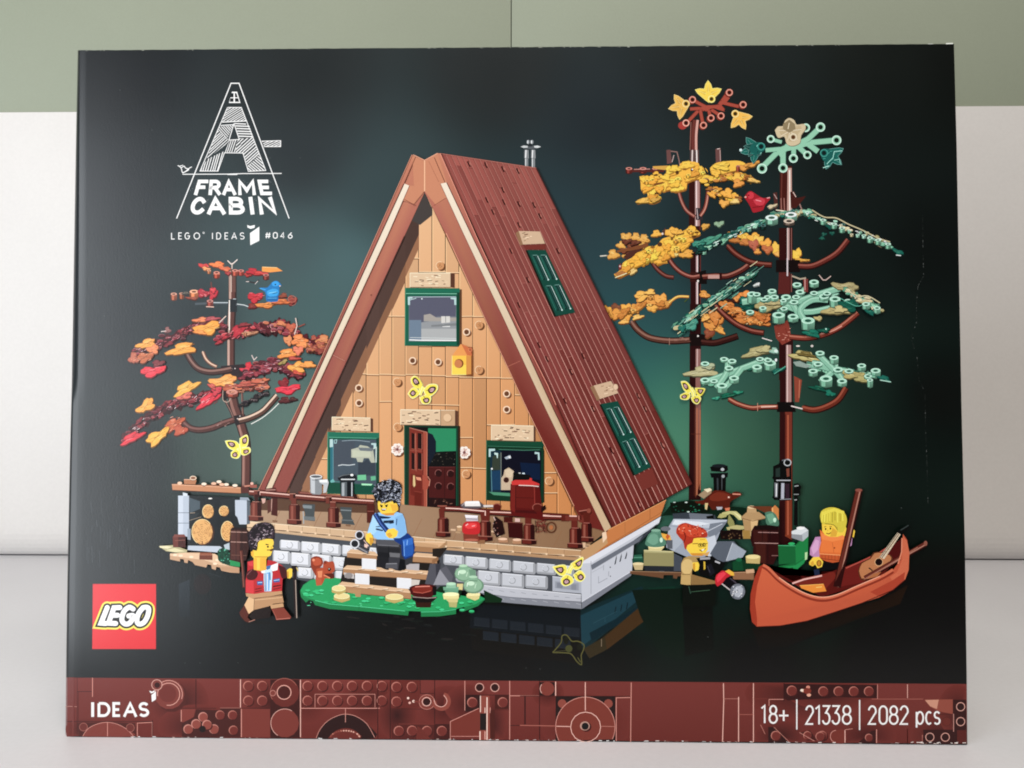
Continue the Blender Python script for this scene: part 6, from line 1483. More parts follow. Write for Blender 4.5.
k.p("180,370 285,365 285,460 185,458", '4a201a'); k.p("182,372 225,370 225,456 186,456", '6c342a'); k.p("195,355 275,355 285,375 185,378", '7c443a'); k.l("200,405 280,400", .6, '8a564a')
k.p("395,515 500,515 500,560 395,556", '6e3a2a'); k.p("400,500 490,500 500,520 395,520", '8a5038'); k.l("395,520 500,520", .5, 'a87058')
k.p("540,490 580,460 620,480 650,540 700,560 720,615 660,612 590,590 545,560", '0f4434', smooth=2)
for i in range(26): k.e(RNG.uniform(548, 640), RNG.uniform(470, 590), RNG.uniform(.5, 1.2), RNG.uniform(.4, .8), RNG.choice(('2a7c62', '0a2c22', '5ab094', '14583f')))
k.p("640,560 720,570 720,615 640,605", '118a50'); k.p("590,440 640,420 640,480 600,470", 'a8b4bc')
k.build('ground_plate', logs)
k = Ink()
k.p("645,310 770,310 800,340 790,470 770,560 720,580 640,560 635,420", '3c221e', smooth=1); k.p("650,310 720,310 715,560 645,555", '54322c'); k.p("655,300 770,302 775,320 650,320", '2b1815')
for y in (335, 415): k.l([q(645, y), q(775, y + 4)], .7, 'b08c80')
k.l("690,310 688,560", .5, '2a1613'); k.l("650,520 770,525", .5, '7a5448'); k.l("735,310 735,560", .5, '2a1613')
k.build('barrel', logs)

# ------------------------------------------------------------------ railing, chair and things on the porch (printed with the cabin)
k = Ink(); V(230, 470, 8)
# table pieces behind the rail
k.p("585,270 680,275 675,370 680,410 590,400 600,360", '4c5254'); k.p("580,280 655,285 655,310 585,305", '7c8488'); k.p("590,370 680,375 680,405 590,400", '6a7072'); k.l("585,330 590,430", 1, '9aa0a2')
k.p("880,295 975,300 970,380 1000,440 890,430 900,380 885,340", '4a5052'); k.l("885,320 970,325", 1, '7c8488'); k.l("890,400 990,405", 1, '6a7072')
k.p("545,170 1024,215 1024,270 860,262 560,245", '6e3a30'); k.l("560,180 860,205 1024,222", .7, 'a0685a')
k.build('porch_table', cabin)
k = Ink()
k.p("640,55 735,55 735,185 720,198 660,195 642,180", '83878b'); k.p("645,60 680,60 680,190 648,182", 'b4b8bc'); k.e(688, 54, 6, 1.8, '5c6064'); k.ring(688, 53, 5.8, 1.7, .7, 'd8dadc'); k.p("710,80 780,72 790,100 770,180 745,185 750,120 715,100", 'b0b4b8'); k.p("715,80 780,78 780,100 720,98", 'dcdee0'); k.l("655,80 700,82", .5, '4c5054')
k.build('mug', cabin)
k = Ink()
k.p("862,60 900,40 960,30 1005,45 1010,75 990,85 990,215 885,210 880,85 865,75", '24282c'); k.p("890,100 935,95 935,212 888,208", '5c6266'); k.p("895,105 915,102 915,208 895,206", '9ea4a8'); k.p("940,95 965,98 965,212 942,212", '1a1c20'); k.l("975,100 975,210", 1, 'b8bcc0'); k.l("888,75 1000,75", 1, 'd0d4d6'); k.e(975, 40, 1.6, 1.2, 'e0e4e4'); k.l("868,58 905,42 960,35", .6, '70767a'); k.p("985,190 1010,195 1020,225 990,225", '3a1c18')
k.build('pot', cabin)
k = Ink(); V(230, 470, 8)
RL, RLH, RLD = '70382e', 'b07c6c', '3c1b16'
def post(x, y0, y1, w=9.6):
    w *= 1.16
    X, Y0 = q(x, y0); _, Y1 = q(x, y1)
    k.p([(X - w * .5, Y0 + 2), (X - w * .3, Y0), (X + w * .3, Y0), (X + w * .5, Y0 + 2), (X + w * .5, Y1), (X - w * .5, Y1)], RLD)
    k.p([(X - w * .45, Y0 + 2), (X - w * .3, Y0 + .5), (X + w * .12, Y0 + .5), (X + w * .14, Y1), (X - w * .45, Y1)], RL); k.p([(X - w * .3, Y0 + 2), (X - w * .1, Y0 + 2), (X - w * .1, Y1), (X - w * .3, Y1)], '8e5244')
    k.p([(X - w * .66, Y1 - 1), (X + w * .66, Y1), (X + w * .66, Y1 + 4.2), (X, Y1 + 5), (X - w * .66, Y1 + 4)], RLD); k.p([(X - w * .6, Y1 - .8), (X + w * .2, Y1 - .4), (X + w * .2, Y1 + 4), (X - w * .6, Y1 + 3.6)], RL); k.l([(X - w * .66, Y1 - .6), (X + w * .66, Y1 + .2)], .7, 'a06c5c')
    k.l([(X - w * .3, Y0 + .4), (X + w * .3, Y0 + .6)], .6, RLH)
def knob(x, y, w=6, h=7):
    X, Y = q(x, y); k.p([(X - w / 2, Y - h / 2), (X + w / 2, Y - h / 2), (X + w / 2, Y + h / 2), (X - w / 2, Y + h / 2)], RLD); k.p([(X - w / 2, Y - h / 2), (X + w * .1, Y - h / 2), (X + w * .1, Y + h / 2), (X - w / 2, Y + h / 2)], RL); k.l([(X - w / 2, Y - h / 2 + .4), (X + w / 2, Y - h / 2 + .4)], .7, RLH)
k.p("330,200 380,205 380,370 330,360", '4c241e'); k.l("335,230 330,330", .8, 'b89084'); k.p("300,240 325,240 330,330 300,350", '5a342c'); k.p("250,228 285,228 280,260 262,270", 'c8a094')
k.p("280,150 360,140 370,175 290,175", '5c2c26'); k.l("285,160 365,158", .8, 'b08478')
post(207, 250, 372); post(515, 272, 400); post(828, 295, 424)
k.l("150,180 240,185 500,212 780,235 1030,252 1150,258", 6.2, RLD); k.l("150,178 240,183 500,209 780,232 1030,249 1150,255", 4.4, RL); k.l("155,170 240,176 500,200 780,223 1030,241 1150,248", 1.2, 'd8b0a4')
for x, y in ((215, 190), (500, 215), (790, 240)): knob(x, y)
k.p("195,195 225,195 225,250 195,250", RLD); k.p("490,225 530,225 530,275 490,275", RL); k.p("800,248 845,250 845,300 800,298", RL); k.l("800,255 845,257", .6, RLH); k.l("240,178 240,200", .6, 'd8b0a4'); k.l("760,215 760,250", .7, RLD)
V(340, 470, 8)
k.p("215,265 275,280 275,430 215,420", '54261f'); k.l("220,330 270,330", .7, '8a5446')
k.build('railing', cabin)
k = Ink()
V(440, 490, 8)
RL, RLH, RLD = '662a22', 'a8665a', '34140f'
post(25, 220, 340, 9.6); post(362, 245, 372); post(712, 270, 400)
k.l("0,148 150,152 360,175 720,200 900,210 1030,218", 6.2, RLD); k.l("0,146 150,150 360,173 720,198 900,207 1030,215", 4.4, RL); k.l("45,145 150,150 355,170", 1.1, 'e0bcb0'); k.l("400,175 720,188", 1.1, 'dcb4a8'); k.l("740,195 970,212", 1.1, 'd8b0a4')
k.p("-10,150 35,150 35,225 -5,225", RL); k.l("-20,128 55,128", 1.4, '8e5244'); k.p("320,175 400,170 395,245 330,245", RL); k.l("362,165 362,205", 1, 'e0b8ac'); k.p("680,200 730,200 730,270 680,268", RL); k.l("675,200 735,190", 1, 'c08a7c')
V(540, 490, 8)
post(372, 260, 380, 9); k.p("300,165 410,150 415,185 400,200 330,200", '54221b'); k.l("310,170 405,155", 1, 'a8685a'); k.e(330, 240, 3, 2.6, '74352b'); k.p("345,180 400,180 400,255 350,255", '5c251d'); k.e(390, 165, 2.2, 2.4, '8a4a3c')
post(283, 300, 430, 10.4); k.l("0,222 180,222", 5.2, RLD); k.l("0,218 180,219", 3.6, RL); k.l("0,205 180,212", 1.2, 'd8b0a4'); k.p("170,195 235,195 235,250 170,250", '5c251d'); k.p("200,205 300,205 320,230 300,245 205,245", '70342a'); k.l("235,208 295,210", 1.2, 'dcb4a8'); k.p("250,245 300,245 300,300 250,300", RL); k.p("300,205 330,200 335,240 305,245", '5a251e'); k.l("310,205 312,240", .8, 'b8786a'); k.l("268,130 268,185", .8, 'b87c4c'); k.p("340,420 365,420 365,460 345,462", 'c8a888')
k.build('railing', cabin)
k = Ink(); V(470, 410, 8)
k.p("325,590 555,600 575,770 590,890 560,880 330,840 320,770", '5c1a17'); k.p("330,600 365,605 360,820 325,800", '74241e'); k.p("365,612 510,615 510,790 365,780", '66201b'); k.p("330,572 360,560 470,560 480,542 496,548 495,565 555,590 555,602 440,600 335,600", 'c0302c'); k.l("390,602 500,606 550,612", .8, 'f0c8c0'); k.l("365,612 365,790", .6, '3a100e'); k.l("515,612 518,780", 1, '8a342c'); k.l("365,700 510,705", .5, '4a1512')
V(440, 490, 8)
k.p("600,160 760,165 780,190 600,180", '4a1512'); k.p("510,215 580,215 580,260 510,258", '4a1d18'); k.p("600,225 640,228 640,255 600,255", 'c8a8a0'); k.p("540,255 660,262 665,390 550,380", '3e1713'); k.l("540,258 660,264", .6, '7a4038'); k.p("440,210 500,250 520,350 450,380 420,300", '2a1311'); k.l("430,215 440,245", .8, 'c8b0a8')
for i in range(14): k.e(RNG.uniform(425, 470), RNG.uniform(230, 370), .7, .7, RNG.choice(('6a4038', 'a08078', '1a0c0a')))
for x, y, r in ((455, 135, 4.4), (780, 140, 5.4)):
    k.e(x, y, r, r * .8, '5a201a'); k.ring(x, y, r * .9, r * .7, .7, '9c564a', 150, 330)
for i in range(30): k.l([q(760 + RNG.uniform(0, 100), 240 + RNG.uniform(0, 110)), q(760 + RNG.uniform(0, 100), 240 + RNG.uniform(0, 110))], .5, RNG.choice(('4a1d18', '7a3a30', '2a0e0c')))
k.ring(890, 300, 4.6, 5, 1.2, '5a3220'); k.e(890, 300, 2, 2.4, 'a8683c'); k.p("810,180 850,150 840,120 810,140", '2a1210')
k.p("300,430 300,400 360,400 360,430", '8a6244')
k.build('chair', cabin)
k = Ink(); V(440, 490, 8)
k.p("465,390 540,385 545,420 470,420", 'a87c5c'); k.p("580,395 650,395 650,430 585,430", 'a87c5c'); k.e(502, 392, 4.6, 1.3, 'd8b498'); k.e(616, 398, 4.4, 1.3, 'd8b498'); k.p("135,295 175,295 175,330 140,330", 'b08c68'); k.e(155, 293, 2.6, 1, 'dcc0a0')
k.p("165,115 200,95 320,98 350,120 420,122 430,140 340,140 300,150 190,148 165,130", '5c5458'); k.p("195,95 315,92 325,130 200,130", 'd8d4d2'); k.p("205,90 310,88 318,105 200,108", 'f4f2f0'); k.p("345,120 425,120 425,135 350,138", 'c8c0bc'); k.l("175,125 200,100", .6, 'b8a8a8')
k.p("185,350 300,355 320,410 190,410", '7c3a2c'); k.p("178,300 190,265 230,250 300,252 320,280 318,340 290,355 200,352 178,330", 'b81e24', smooth=2); k.p("195,285 240,265 290,270 290,300 220,310", 'd83a3c', smooth=2); k.l("205,285 225,270", 1, 'f4b0b0'); k.l("255,290 280,285", .9, 'f0a0a0'); k.p("205,205 300,210 305,248 210,250", 'b8b0b8'); k.p("198,198 305,205 300,222 205,222", 'dcd8dc'); k.l("210,230 300,235", .6, '6a5c64'); k.e(250, 400, 7, 1.4, 'a8604c')
k.build('red_jar', cabin)

# ------------------------------------------------------------------ green plate with steps
plate = group_part('printed_garden_plate', box)
k = Ink(); V(0, 0, 1)
k.p([(300, 591), (303, 585), (310, 580), (330, 577), (420, 590), (440, 592), (470, 597), (480, 596), (485, 599.6), (478, 606), (465, 611), (464, 606), (456, 608), (456, 614), (439, 616.4), (421, 616.6), (421, 611), (409, 611), (408, 615.6), (360, 611), (330, 609), (315, 605), (313, 601), (309, 600), (306, 602.6), (301, 597)], '0a7a48')
k.p([(300.5, 590), (304, 585), (311, 580), (330, 577), (420, 590), (440, 592), (470, 597), (480, 596), (485, 598.6), (476, 604), (456, 609), (436, 611), (420, 611.4), (405, 610.6), (360, 606), (330, 603.6), (315, 600), (304, 597)], '12965a')
for i in range(60):
    x = RNG.uniform(304, 478); yb = 598 + (x - 300) * .07 + RNG.uniform(-9, 3)
    if x < 320: yb = min(yb, 596)
    if yb < 589 + (x - 330) * .06 and x > 335: continue
    k.e(x, yb, 2.8, 1.3, '0c7a48', world=True); k.e(x, yb - .8, 2.6, 1.1, RNG.choice(('22b472', '1aa868', '34c084')), world=True)
rimline(k, 26, (304, 586, 470, 608), ('5cd8a0', '8ae8c0', '0a6a3c'), .5, (1, 3.4), 6, 8); k.l([(315, 600.4), (330, 604), (360, 606.6), (405, 611)], .6, '4cc890'); k.l([(421, 612), (440, 611.6), (456, 609.4)], .5, '4cc890')
k.l([(359, 606), (359, 611)], .5, '0a6a3c')
k.build('green_plate', plate)
k = Ink()
def tread(pts, side=None):
    k.p(pts, 'b08a68')
k.p([(345, 556), (420, 556), (440, 560), (436, 586), (410, 592), (340, 584)], '2a2522')
for a, b, dx, dy in (((338, 585), (411, 592.6), 0, 6.6), ((343, 568.6), (431, 574.4), 0, 5.8), ((347, 552.4), (378, 555.4), 0, 5), ((412, 556), (437, 557.6), 0, 6)):
    k.p([a, (a[0] + 4, a[1] - 3.4), (b[0] - 3, b[1] - 3.6), b], 'c8a684'); k.p([a, b, (b[0], b[1] + dy), (a[0], a[1] + dy)], 'a47c58'); k.l([a, b], .6, 'e0c4a4'); k.l([(a[0], a[1] + dy), (b[0], b[1] + dy)], .6, '5c4230')
    n_ = int((b[0] - a[0]) / 13)
    for i in range(1, n_): x = a[0] + (b[0] - a[0]) * i / n_; y = a[1] + (b[1] - a[1]) * i / n_; k.p([(x, y - .4), (x + 6, y - 1.6), (x + 6, y - .2)], 'e4cbb0'); k.l([(x, y + .5), (x + 7, y - .2)], .6, '7a5a40')
k.p([(431, 574), (435, 571), (435, 575.6), (431, 580.4)], '8a6444'); k.p([(432, 560), (438.4, 556.6), (438.4, 560), (432, 565)], '8a6444')
V(330, 540, 8)
def cube(x0, y0, x1, y1, c='cfd0d4'): k.p(f"{x0},{y0} {x1},{y0+8} {x1},{y1} {x0},{y1-8}", c); k.l(f"{x0},{y0} {x1},{y0+8}", .6, 'f0f0f2')
cube(255, 148, 370, 238); cube(200, 268, 315, 358); cube(535, 303, 650, 392); k.p("610,190 715,190 712,245 610,235", 'a8a2a4'); k.p("650,315 720,320 710,360 650,370", 'c0b8b0'); k.p("470,100 560,105 560,140 475,135", '8c8488')
k.p("110,260 190,270 195,310 120,300", 'b8b2b0'); k.e(150, 285, 4, 3, '8a8484')
V(340, 470, 8)
k.p("585,572 850,572 800,625 590,608", 'b8926c'); k.p("590,572 850,575 790,628 785,600", 'c8a27c'); k.l("585,574 845,576", .6, 'e0c8a8'); k.p("590,610 780,625 740,660 590,650", '9c7450'); k.p("780,628 850,572 848,600 790,640", 'a47e58'); k.p("740,630 860,620 800,700 740,690", '2e2824')
k.build('steps', plate)
k = Ink(); V(410, 540, 8)
k.p("185,360 240,235 330,360", '8c8c94'); k.p("240,235 290,205 345,290 330,360", '5c5c64'); k.p("160,190 240,190 200,330 180,370 120,350", '54545c'); k.p("205,195 245,185 240,235 210,300", '3c3c44')
k.p("345,365 420,395 400,460 340,440 200,410 240,370", '12301f'); k.p("590,400 740,470 730,500 600,500", '14321f')
k.build('rock', plate)
k = Ink()
def bush(x, y, rx, ry):
    k.e(x, y, rx, ry, '6a8c74'); k.e(x - 4, y - 4, rx * .88, ry * .85, '86aa8e'); k.e(x - rx * 2, y - ry * 2.2, rx * .36, ry * .28, 'b8d4ba'); k.l([q(x - rx * 5, y + ry * 1), q(x - rx * 4.6, y - ry * 3)], .8, 'd0e4d0'); k.l([q(x + rx * 1, y + ry * 2.6), q(x + rx * 2, y - ry * 2)], .8, 'b4d0b8')
k.p("375,350 425,350 420,400 375,395", 'c8bc84'); bush(440, 272, 10.6, 8); k.p("392,205 460,205 462,235 395,240", '7ea488'); k.e(426, 206, 4.2, 1.4, 'a8c8ac'); k.p("470,235 525,240 528,285 480,290", '6c9078')
k.p("450,435 562,430 552,470 520,485 455,460", 'c8bc80'); k.p("460,425 560,425 560,445 455,448", 'dcd49c'); bush(508, 365, 10.4, 8); k.p("470,295 540,295 540,325 470,328", '7ea488'); k.e(505, 295, 4.3, 1.4, 'a4c6aa'); k.l("475,325 540,328", .6, '4c6c58')
k.p("265,375 390,375 388,408 268,402", '6a9c80'); k.p("290,350 368,350 368,385 290,385", '86b296'); k.e(330, 350, 4.8, 1.5, 'acd0b4'); k.p("278,405 385,405 385,440 280,440", '5f9478'); k.p("262,435 392,430 390,470 270,475", 'd4ca8c'); k.e(327, 434, 8, 2, 'e8e0ac'); k.p("285,470 385,468 380,498 310,498", 'c4b87c'); k.p("310,498 378,498 372,540 315,535", 'a8a468')
k.build('pale_bush', plate)
k = Ink(); V(330, 540, 8)
for x, y, r in ((95, 462, 8), (70, 400, 7), (515, 468, 9)):
    k.p([q(x - r * 8, y - 10), q(x + r * 8, y - 10), q(x + r * 8, y + 18), q(x, y + 38), q(x - r * 8, y + 18)], 'b09c5c'); k.e(x, y - 14, r, 3, 'd4c488'); k.ring(x, y - 14, r * .96, 2.8, .5, 'ece0ac')
k.p("135,395 248,398 245,455 205,455 200,430 140,420", 'a8845c')
k.build('tan_stone', plate)
k = Ink()
k.p("680,490 815,490 805,540 690,540", '3a211a'); k.p("650,450 860,455 830,490 790,500 700,500 660,480", '201514'); k.l("660,455 780,465 850,460", .8, 'a08c84'); k.p("635,380 680,360 800,355 850,380 830,440 790,458 690,455 645,430", '4c1812', smooth=2); k.p("655,385 700,365 790,362 820,385 800,415 740,425 670,420", '7c2c20', smooth=2); k.l("680,375 730,372 800,370", 1, 'd08070'); k.l("665,415 740,425 810,405", .8, 'a85444'); k.p("820,370 852,372 850,440 825,445", '1c1414')
k.build('fire_bowl', plate)
# squirrel
k = Ink(); V(230, 530, 8)
k.p("645,260 650,225 690,208 735,225 745,270 720,300 705,320 690,370 670,340 650,300", '8a3820', smooth=2); k.p("660,250 690,222 725,235 730,270 700,285 670,280", 'b05030', smooth=2); k.p("690,310 740,300 790,330 830,370 820,390 760,385 740,430 690,440 685,400", 'a84a2a', smooth=1); k.p("700,330 740,325 735,380 705,380", 'd08058')
k.p("745,270 760,245 790,255 825,250 838,290 835,330 800,350 760,340 745,310", 'a4482a', smooth=2); k.p("750,250 765,245 775,265 755,275", '7c3018'); k.e(795, 315, 1.6, 1.7, '1a0c08'); k.e(793, 311, .5, .5, 'e8d0c0'); k.p("755,350 830,345 835,385 800,390 760,375", '5c2414'); k.l("750,360 800,385", 1.2, 'd8845c'); k.p("690,385 730,380 735,440 692,445", 'b05634'); k.e(668, 240, 1.4, 1.4, 'd88a68')
k.build('printed_squirrel', box)

# ------------------------------------------------------------------ printed people
def person(label, skin, extra):
    """clothes are printed first, the body with face and hands over them, then hair and what is held"""
    global k
    done = []
    for nm, fn in extra:
        if nm == 'clothing': k = Ink(); fn(); done.append((nm, k))
    k = Ink(); skin(); kb = k
    for nm, fn in extra:
        if nm != 'clothing': k = Ink(); fn(); done.append((nm, k))
    b = kb.build('printed_person', box, label)
    for nm, kk in done: kk.build(nm, b)
YS, YSD = 'ecc022', 'c88a18'
def curls(pts, n, cols, dark):
    k.p(pts, dark, smooth=2)
    P = catmull(T(pts) + [T(pts)[0]], 2)[:-1]; xs = [p[0] for p in P]; ys_ = [p[1] for p in P]
    k.clip = None
    i = 0; tries = 0
    cx = sum(xs) / len(xs); cy = sum(ys_) / len(ys_)
    while i < n and tries < n * 6:
        tries += 1
        x = RNG.uniform(min(xs), max(xs)); y = RNG.uniform(min(ys_), max(ys_))
        ins = False
        for a in range(len(P)):
            b = (a + 1) % len(P)
            if (P[a][1] > y) != (P[b][1] > y) and x < (P[b][0] - P[a][0]) * (y - P[a][1]) / (P[b][1] - P[a][1]) + P[a][0]: ins = not ins
        if not ins: continue
        i += 1
        a0 = RNG.uniform(0, 360); k.ring(x, y, RNG.uniform(.8, 1.5), RNG.uniform(.7, 1.2), RNG.uniform(.4, .7), RNG.choice(cols), a0, a0 + RNG.uniform(110, 200), 4, world=True)
# walker in red waistcoat
def b1():
    V(230, 530, 8)
    k.p("225,90 270,72 340,70 350,95 345,150 325,205 300,215 290,235 290,320 245,330 190,318 190,225 172,205 165,150 185,160 215,165", YS); k.p("195,225 290,220 290,320 245,330 190,318", 'd8a41c'); k.p("215,225 240,225 240,318 215,320", 'e8bc34'); k.p("165,150 190,170 190,215 170,205", 'd8a41c'); k.l("195,215 300,215", .8, 'b07c12')
    k.p("285,110 310,115 308,122 285,120", '2a2010'); k.e(303, 134, 1, 1, '1c140c'); k.e(345, 128, .7, .9, '1c140c'); k.l("295,160 320,160 345,150", .8, '4a3010'); k.p("318,160 345,155 335,170 322,170", '5a2a14'); k.l("328,130 332,148", .5, 'b07c12')
    k.p("455,320 480,305 498,312 497,370 480,388 458,385", YS); k.p("455,335 470,330 470,380 458,385", 'c48e18')
def h1(): V(230, 530, 8); curls("140,30 165,-5 200,-45 250,-60 310,-58 350,-30 360,30 355,80 345,75 300,70 250,75 225,95 220,150 205,165 185,160 170,175 150,130 145,80", 120, ('5a4a54', '7c6a74', '3a2c34', 'b0a0a8', '2a2026'), '241c22')
def c1():
    V(230, 530, 8)
    k.p("75,165 100,162 108,240 122,460 100,462 90,300", '5a2c24'); k.l("85,170 98,300 110,455", .8, '8a5446')
    k.p("140,255 190,240 195,318 245,332 290,320 300,240 360,250 420,285 440,330 420,400 415,490 340,495 270,500 195,512 125,500 125,400 140,320", 'b02028'); k.p("125,400 190,405 190,512 128,502", 'c83038'); k.p("140,330 190,310 225,350 200,395 155,400 132,380", '4a1a1e', smooth=2); k.p("385,280 440,300 460,350 445,385 415,385 400,340", '4a1a1e', smooth=2); k.l("135,360 175,318", .8, '8a4a4c'); k.p("140,255 185,250 185,290 150,285", 'c8343c')
    k.p("270,320 330,300 340,350 330,490 275,492 270,400", 'b8d0e8'); k.p("285,300 385,262 380,320 340,330 320,300", 'e4e8ee'); k.p("245,325 280,325 275,345 255,345", 'e8e8ee'); k.p("290,345 320,335 315,485 288,488", '6aa0d0'); k.l("300,350 300,485", .8, 'e4f0f8'); k.l("320,340 322,400", .8, '2c4a74'); k.l("280,345 282,490", .7, '28466c'); k.p("290,290 330,280 320,310 295,320", '3c6ea0')
    k.p("215,410 262,408 260,440 218,440", '3a5c94'); k.l("222,422 258,420", .8, 'a8c4e4'); k.p("345,395 398,385 398,415 350,420", '3a5c94'); k.l("350,405 395,398", .7, 'a8c4e4')
    for y in (455, 475): k.l([q(200, y + 20), q(255, y + 8)], .8, '5a1418'); k.l([q(345, y), q(410, y - 14)], .8, '5a1418')
    k.l("345,450 410,440", .6, '181014')
    k.p("125,505 195,512 270,500 415,488 418,520 350,535 200,550 130,530", 'b48c66'); k.l("195,548 345,530 415,515", .8, '5c4230'); k.p("150,535 195,550 300,535 420,525 430,580 350,590 310,610 190,640 150,670 115,600", 'ae8660'); k.p("115,600 150,535 195,555 190,640 150,672", 'd0aa80'); k.l("195,555 190,640", .6, '7c5c40'); k.l("200,560 415,540", .6, 'd0ac84'); k.p("320,600 425,585 430,615 330,630", 'b89068')
    k.p("75,660 115,600 150,672 140,700 160,720 145,740 120,730 85,690", '5a2c22'); k.p("330,630 430,620 490,695 480,712 370,720 360,680", '803c2e'); k.l("370,715 480,705", .7, 'b87060'); k.l("340,640 365,690 372,715", .6, 'a86050'); k.p("190,640 310,610 330,640 320,700 180,720 150,690", '281e1c'); k.l("150,735 200,718", .8, 'a87868')
    k.l("520,285 518,400 530,700", 3.2, '2e2222'); k.l("524,400 534,705", .8, 'a8988c'); k.p("490,285 535,285 535,330 500,340", '241a1a'); k.l("532,300 546,330", 1, 'c8b060')
person('curly black haired toy person in a red waistcoat and tan trousers, walking with a stick', b1, [('clothing', c1), ('hair', h1)])
# figure on the steps
def b2():
    V(340, 470, 8)
    k.p("300,245 330,258 380,262 420,240 465,280 465,320 430,350 380,362 330,350 305,310", YS); k.p("330,350 440,340 430,362 370,365", 'c88a18'); k.p("400,270 465,280 460,325 420,335", 'd8a81c')
    k.p("320,275 345,285 340,292 318,284", '1c140c'); k.p("360,282 385,275 385,282 362,290", '1c140c'); k.e(332, 292, 1, 1, '1c140c'); k.e(372, 290, 1, 1, '1c140c'); k.p("330,310 375,308 360,326 335,325", '5a1c10'); k.p("335,311 370,310 365,317 338,317", 'f4f0e4')
    k.p("210,510 245,500 262,530 268,575 245,605 215,590 205,550", YS); k.p("235,540 268,545 262,585 240,600", 'c48e18'); k.p("365,500 385,475 430,465 465,490 455,530 425,548 390,545 368,525", YS); k.p("372,510 400,500 420,525 395,543", 'd09a18')
def h2(): V(340, 470, 8); curls("262,165 275,130 310,100 360,85 420,78 475,100 495,130 490,180 480,240 478,290 462,290 455,262 430,268 415,240 380,262 335,260 305,240 295,262 285,245 270,210", 200, ('5c6070', '8c92a2', '3a3e4c', 'c4c8d4', '2a2c36', 'a0a6b4'), '15161d')
def c2():
    V(340, 470, 8)
    k.p("280,345 330,340 380,362 430,352 455,335 500,350 520,400 535,500 500,545 440,560 300,555 270,540 262,510 220,500 240,430", '8ab8e0'); k.p("262,360 300,350 300,480 265,520 220,505 245,430", '9cc6ea'); k.p("440,380 500,352 520,420 530,510 470,540 450,470", '7aaad4'); k.l("455,390 450,440", 1, '3c5c84'); k.l("232,505 262,520", .6, '4c7098')
    k.p("315,365 410,378 390,388 330,390", '1c2c4c'); k.p("345,405 430,400 432,425 400,432 395,418 350,418", '1f2a3c'); k.p("290,465 345,480 340,490 285,478", '22304a'); k.l("330,420 420,425", 1, '24324a'); k.l("285,455 330,450", .8, '22304a'); k.l("300,430 350,440", .8, 'c8dcec')
    k.l("282,350 330,430 380,490", 5.0, '1a3468'); k.l("278,350 326,430 374,492", 1.2, '4a6cb0')
    k.p("285,560 480,570 490,620 560,650 590,640 580,740 540,760 480,770 300,770 300,680 290,640", '3a3a3e'); k.p("285,555 440,562 480,590 470,610 295,600", '54545a'); k.p("300,615 480,625 480,660 390,665 300,655", '2c2c30'); k.p("300,655 395,665 395,770 300,768", '222226'); k.p("395,660 480,668 478,700 400,695", '6a6a6e'); k.p("395,705 470,705 470,770 395,770", '44444a'); k.l("390,600 390,770", .6, '1a1a1e'); k.l("300,600 470,610", .6, '7a7a80')
    V(330, 540, 8); k.p("375,130 470,140 470,240 440,235 375,205", '26262a'); k.p("470,140 560,150 555,200 600,235 560,248 520,240 470,215", '3c3c42'); k.p("445,190 540,185 540,232 445,225", '54545a'); k.p("560,150 600,160 600,240 545,245", '1a1a1e'); k.l("450,190 535,188", .7, '8c8c92')
def bag():
    V(340, 470, 8)
    k.p("425,545 480,545 540,505 585,545 600,620 585,690 520,715 495,680 490,600 440,570", '163c7c'); k.p("500,560 580,540 595,620 580,680 520,700 510,620", '2458a4'); k.p("500,560 580,540 590,590 510,615", '2f68b8'); k.l("510,570 515,690", .8, '6a9cdc'); k.l("585,560 592,640", .7, '0c2454'); k.l("540,560 535,600", .8, '7cacE8')
def binoc():
    V(340, 470, 8)
    k.p("120,560 150,530 200,560 245,600 225,670 190,660 130,630 95,610", '4a4a50'); k.p("150,540 190,520 215,590 170,600", '34343a'); k.e(155, 520, 4.6, 4.6, '3a3a3e'); k.ring(155, 520, 3.9, 4.0, 1.1, 'c8c8ce'); k.e(155, 520, 2.4, 2.4, '2a2a2e'); k.e(118, 590, 4.8, 4.8, '3a3a3e'); k.ring(118, 590, 4.1, 4.1, 1.1, 'd0d0d6'); k.e(118, 590, 2.5, 2.5, '2a2a2e'); k.l("140,615 220,660", 1.2, '8c8c92'); k.l("165,610 235,640", .8, '202024'); k.l("190,560 230,610", .9, 'c4a8a0'); k.p("195,590 225,600 215,625 195,615", 'd8b8a8')
person('curly dark haired toy person in a light blue jumper holding binoculars on the steps', b2, [('clothing', c2), ('hair', h2), ('shoulder_bag', bag), ('binoculars', binoc)])
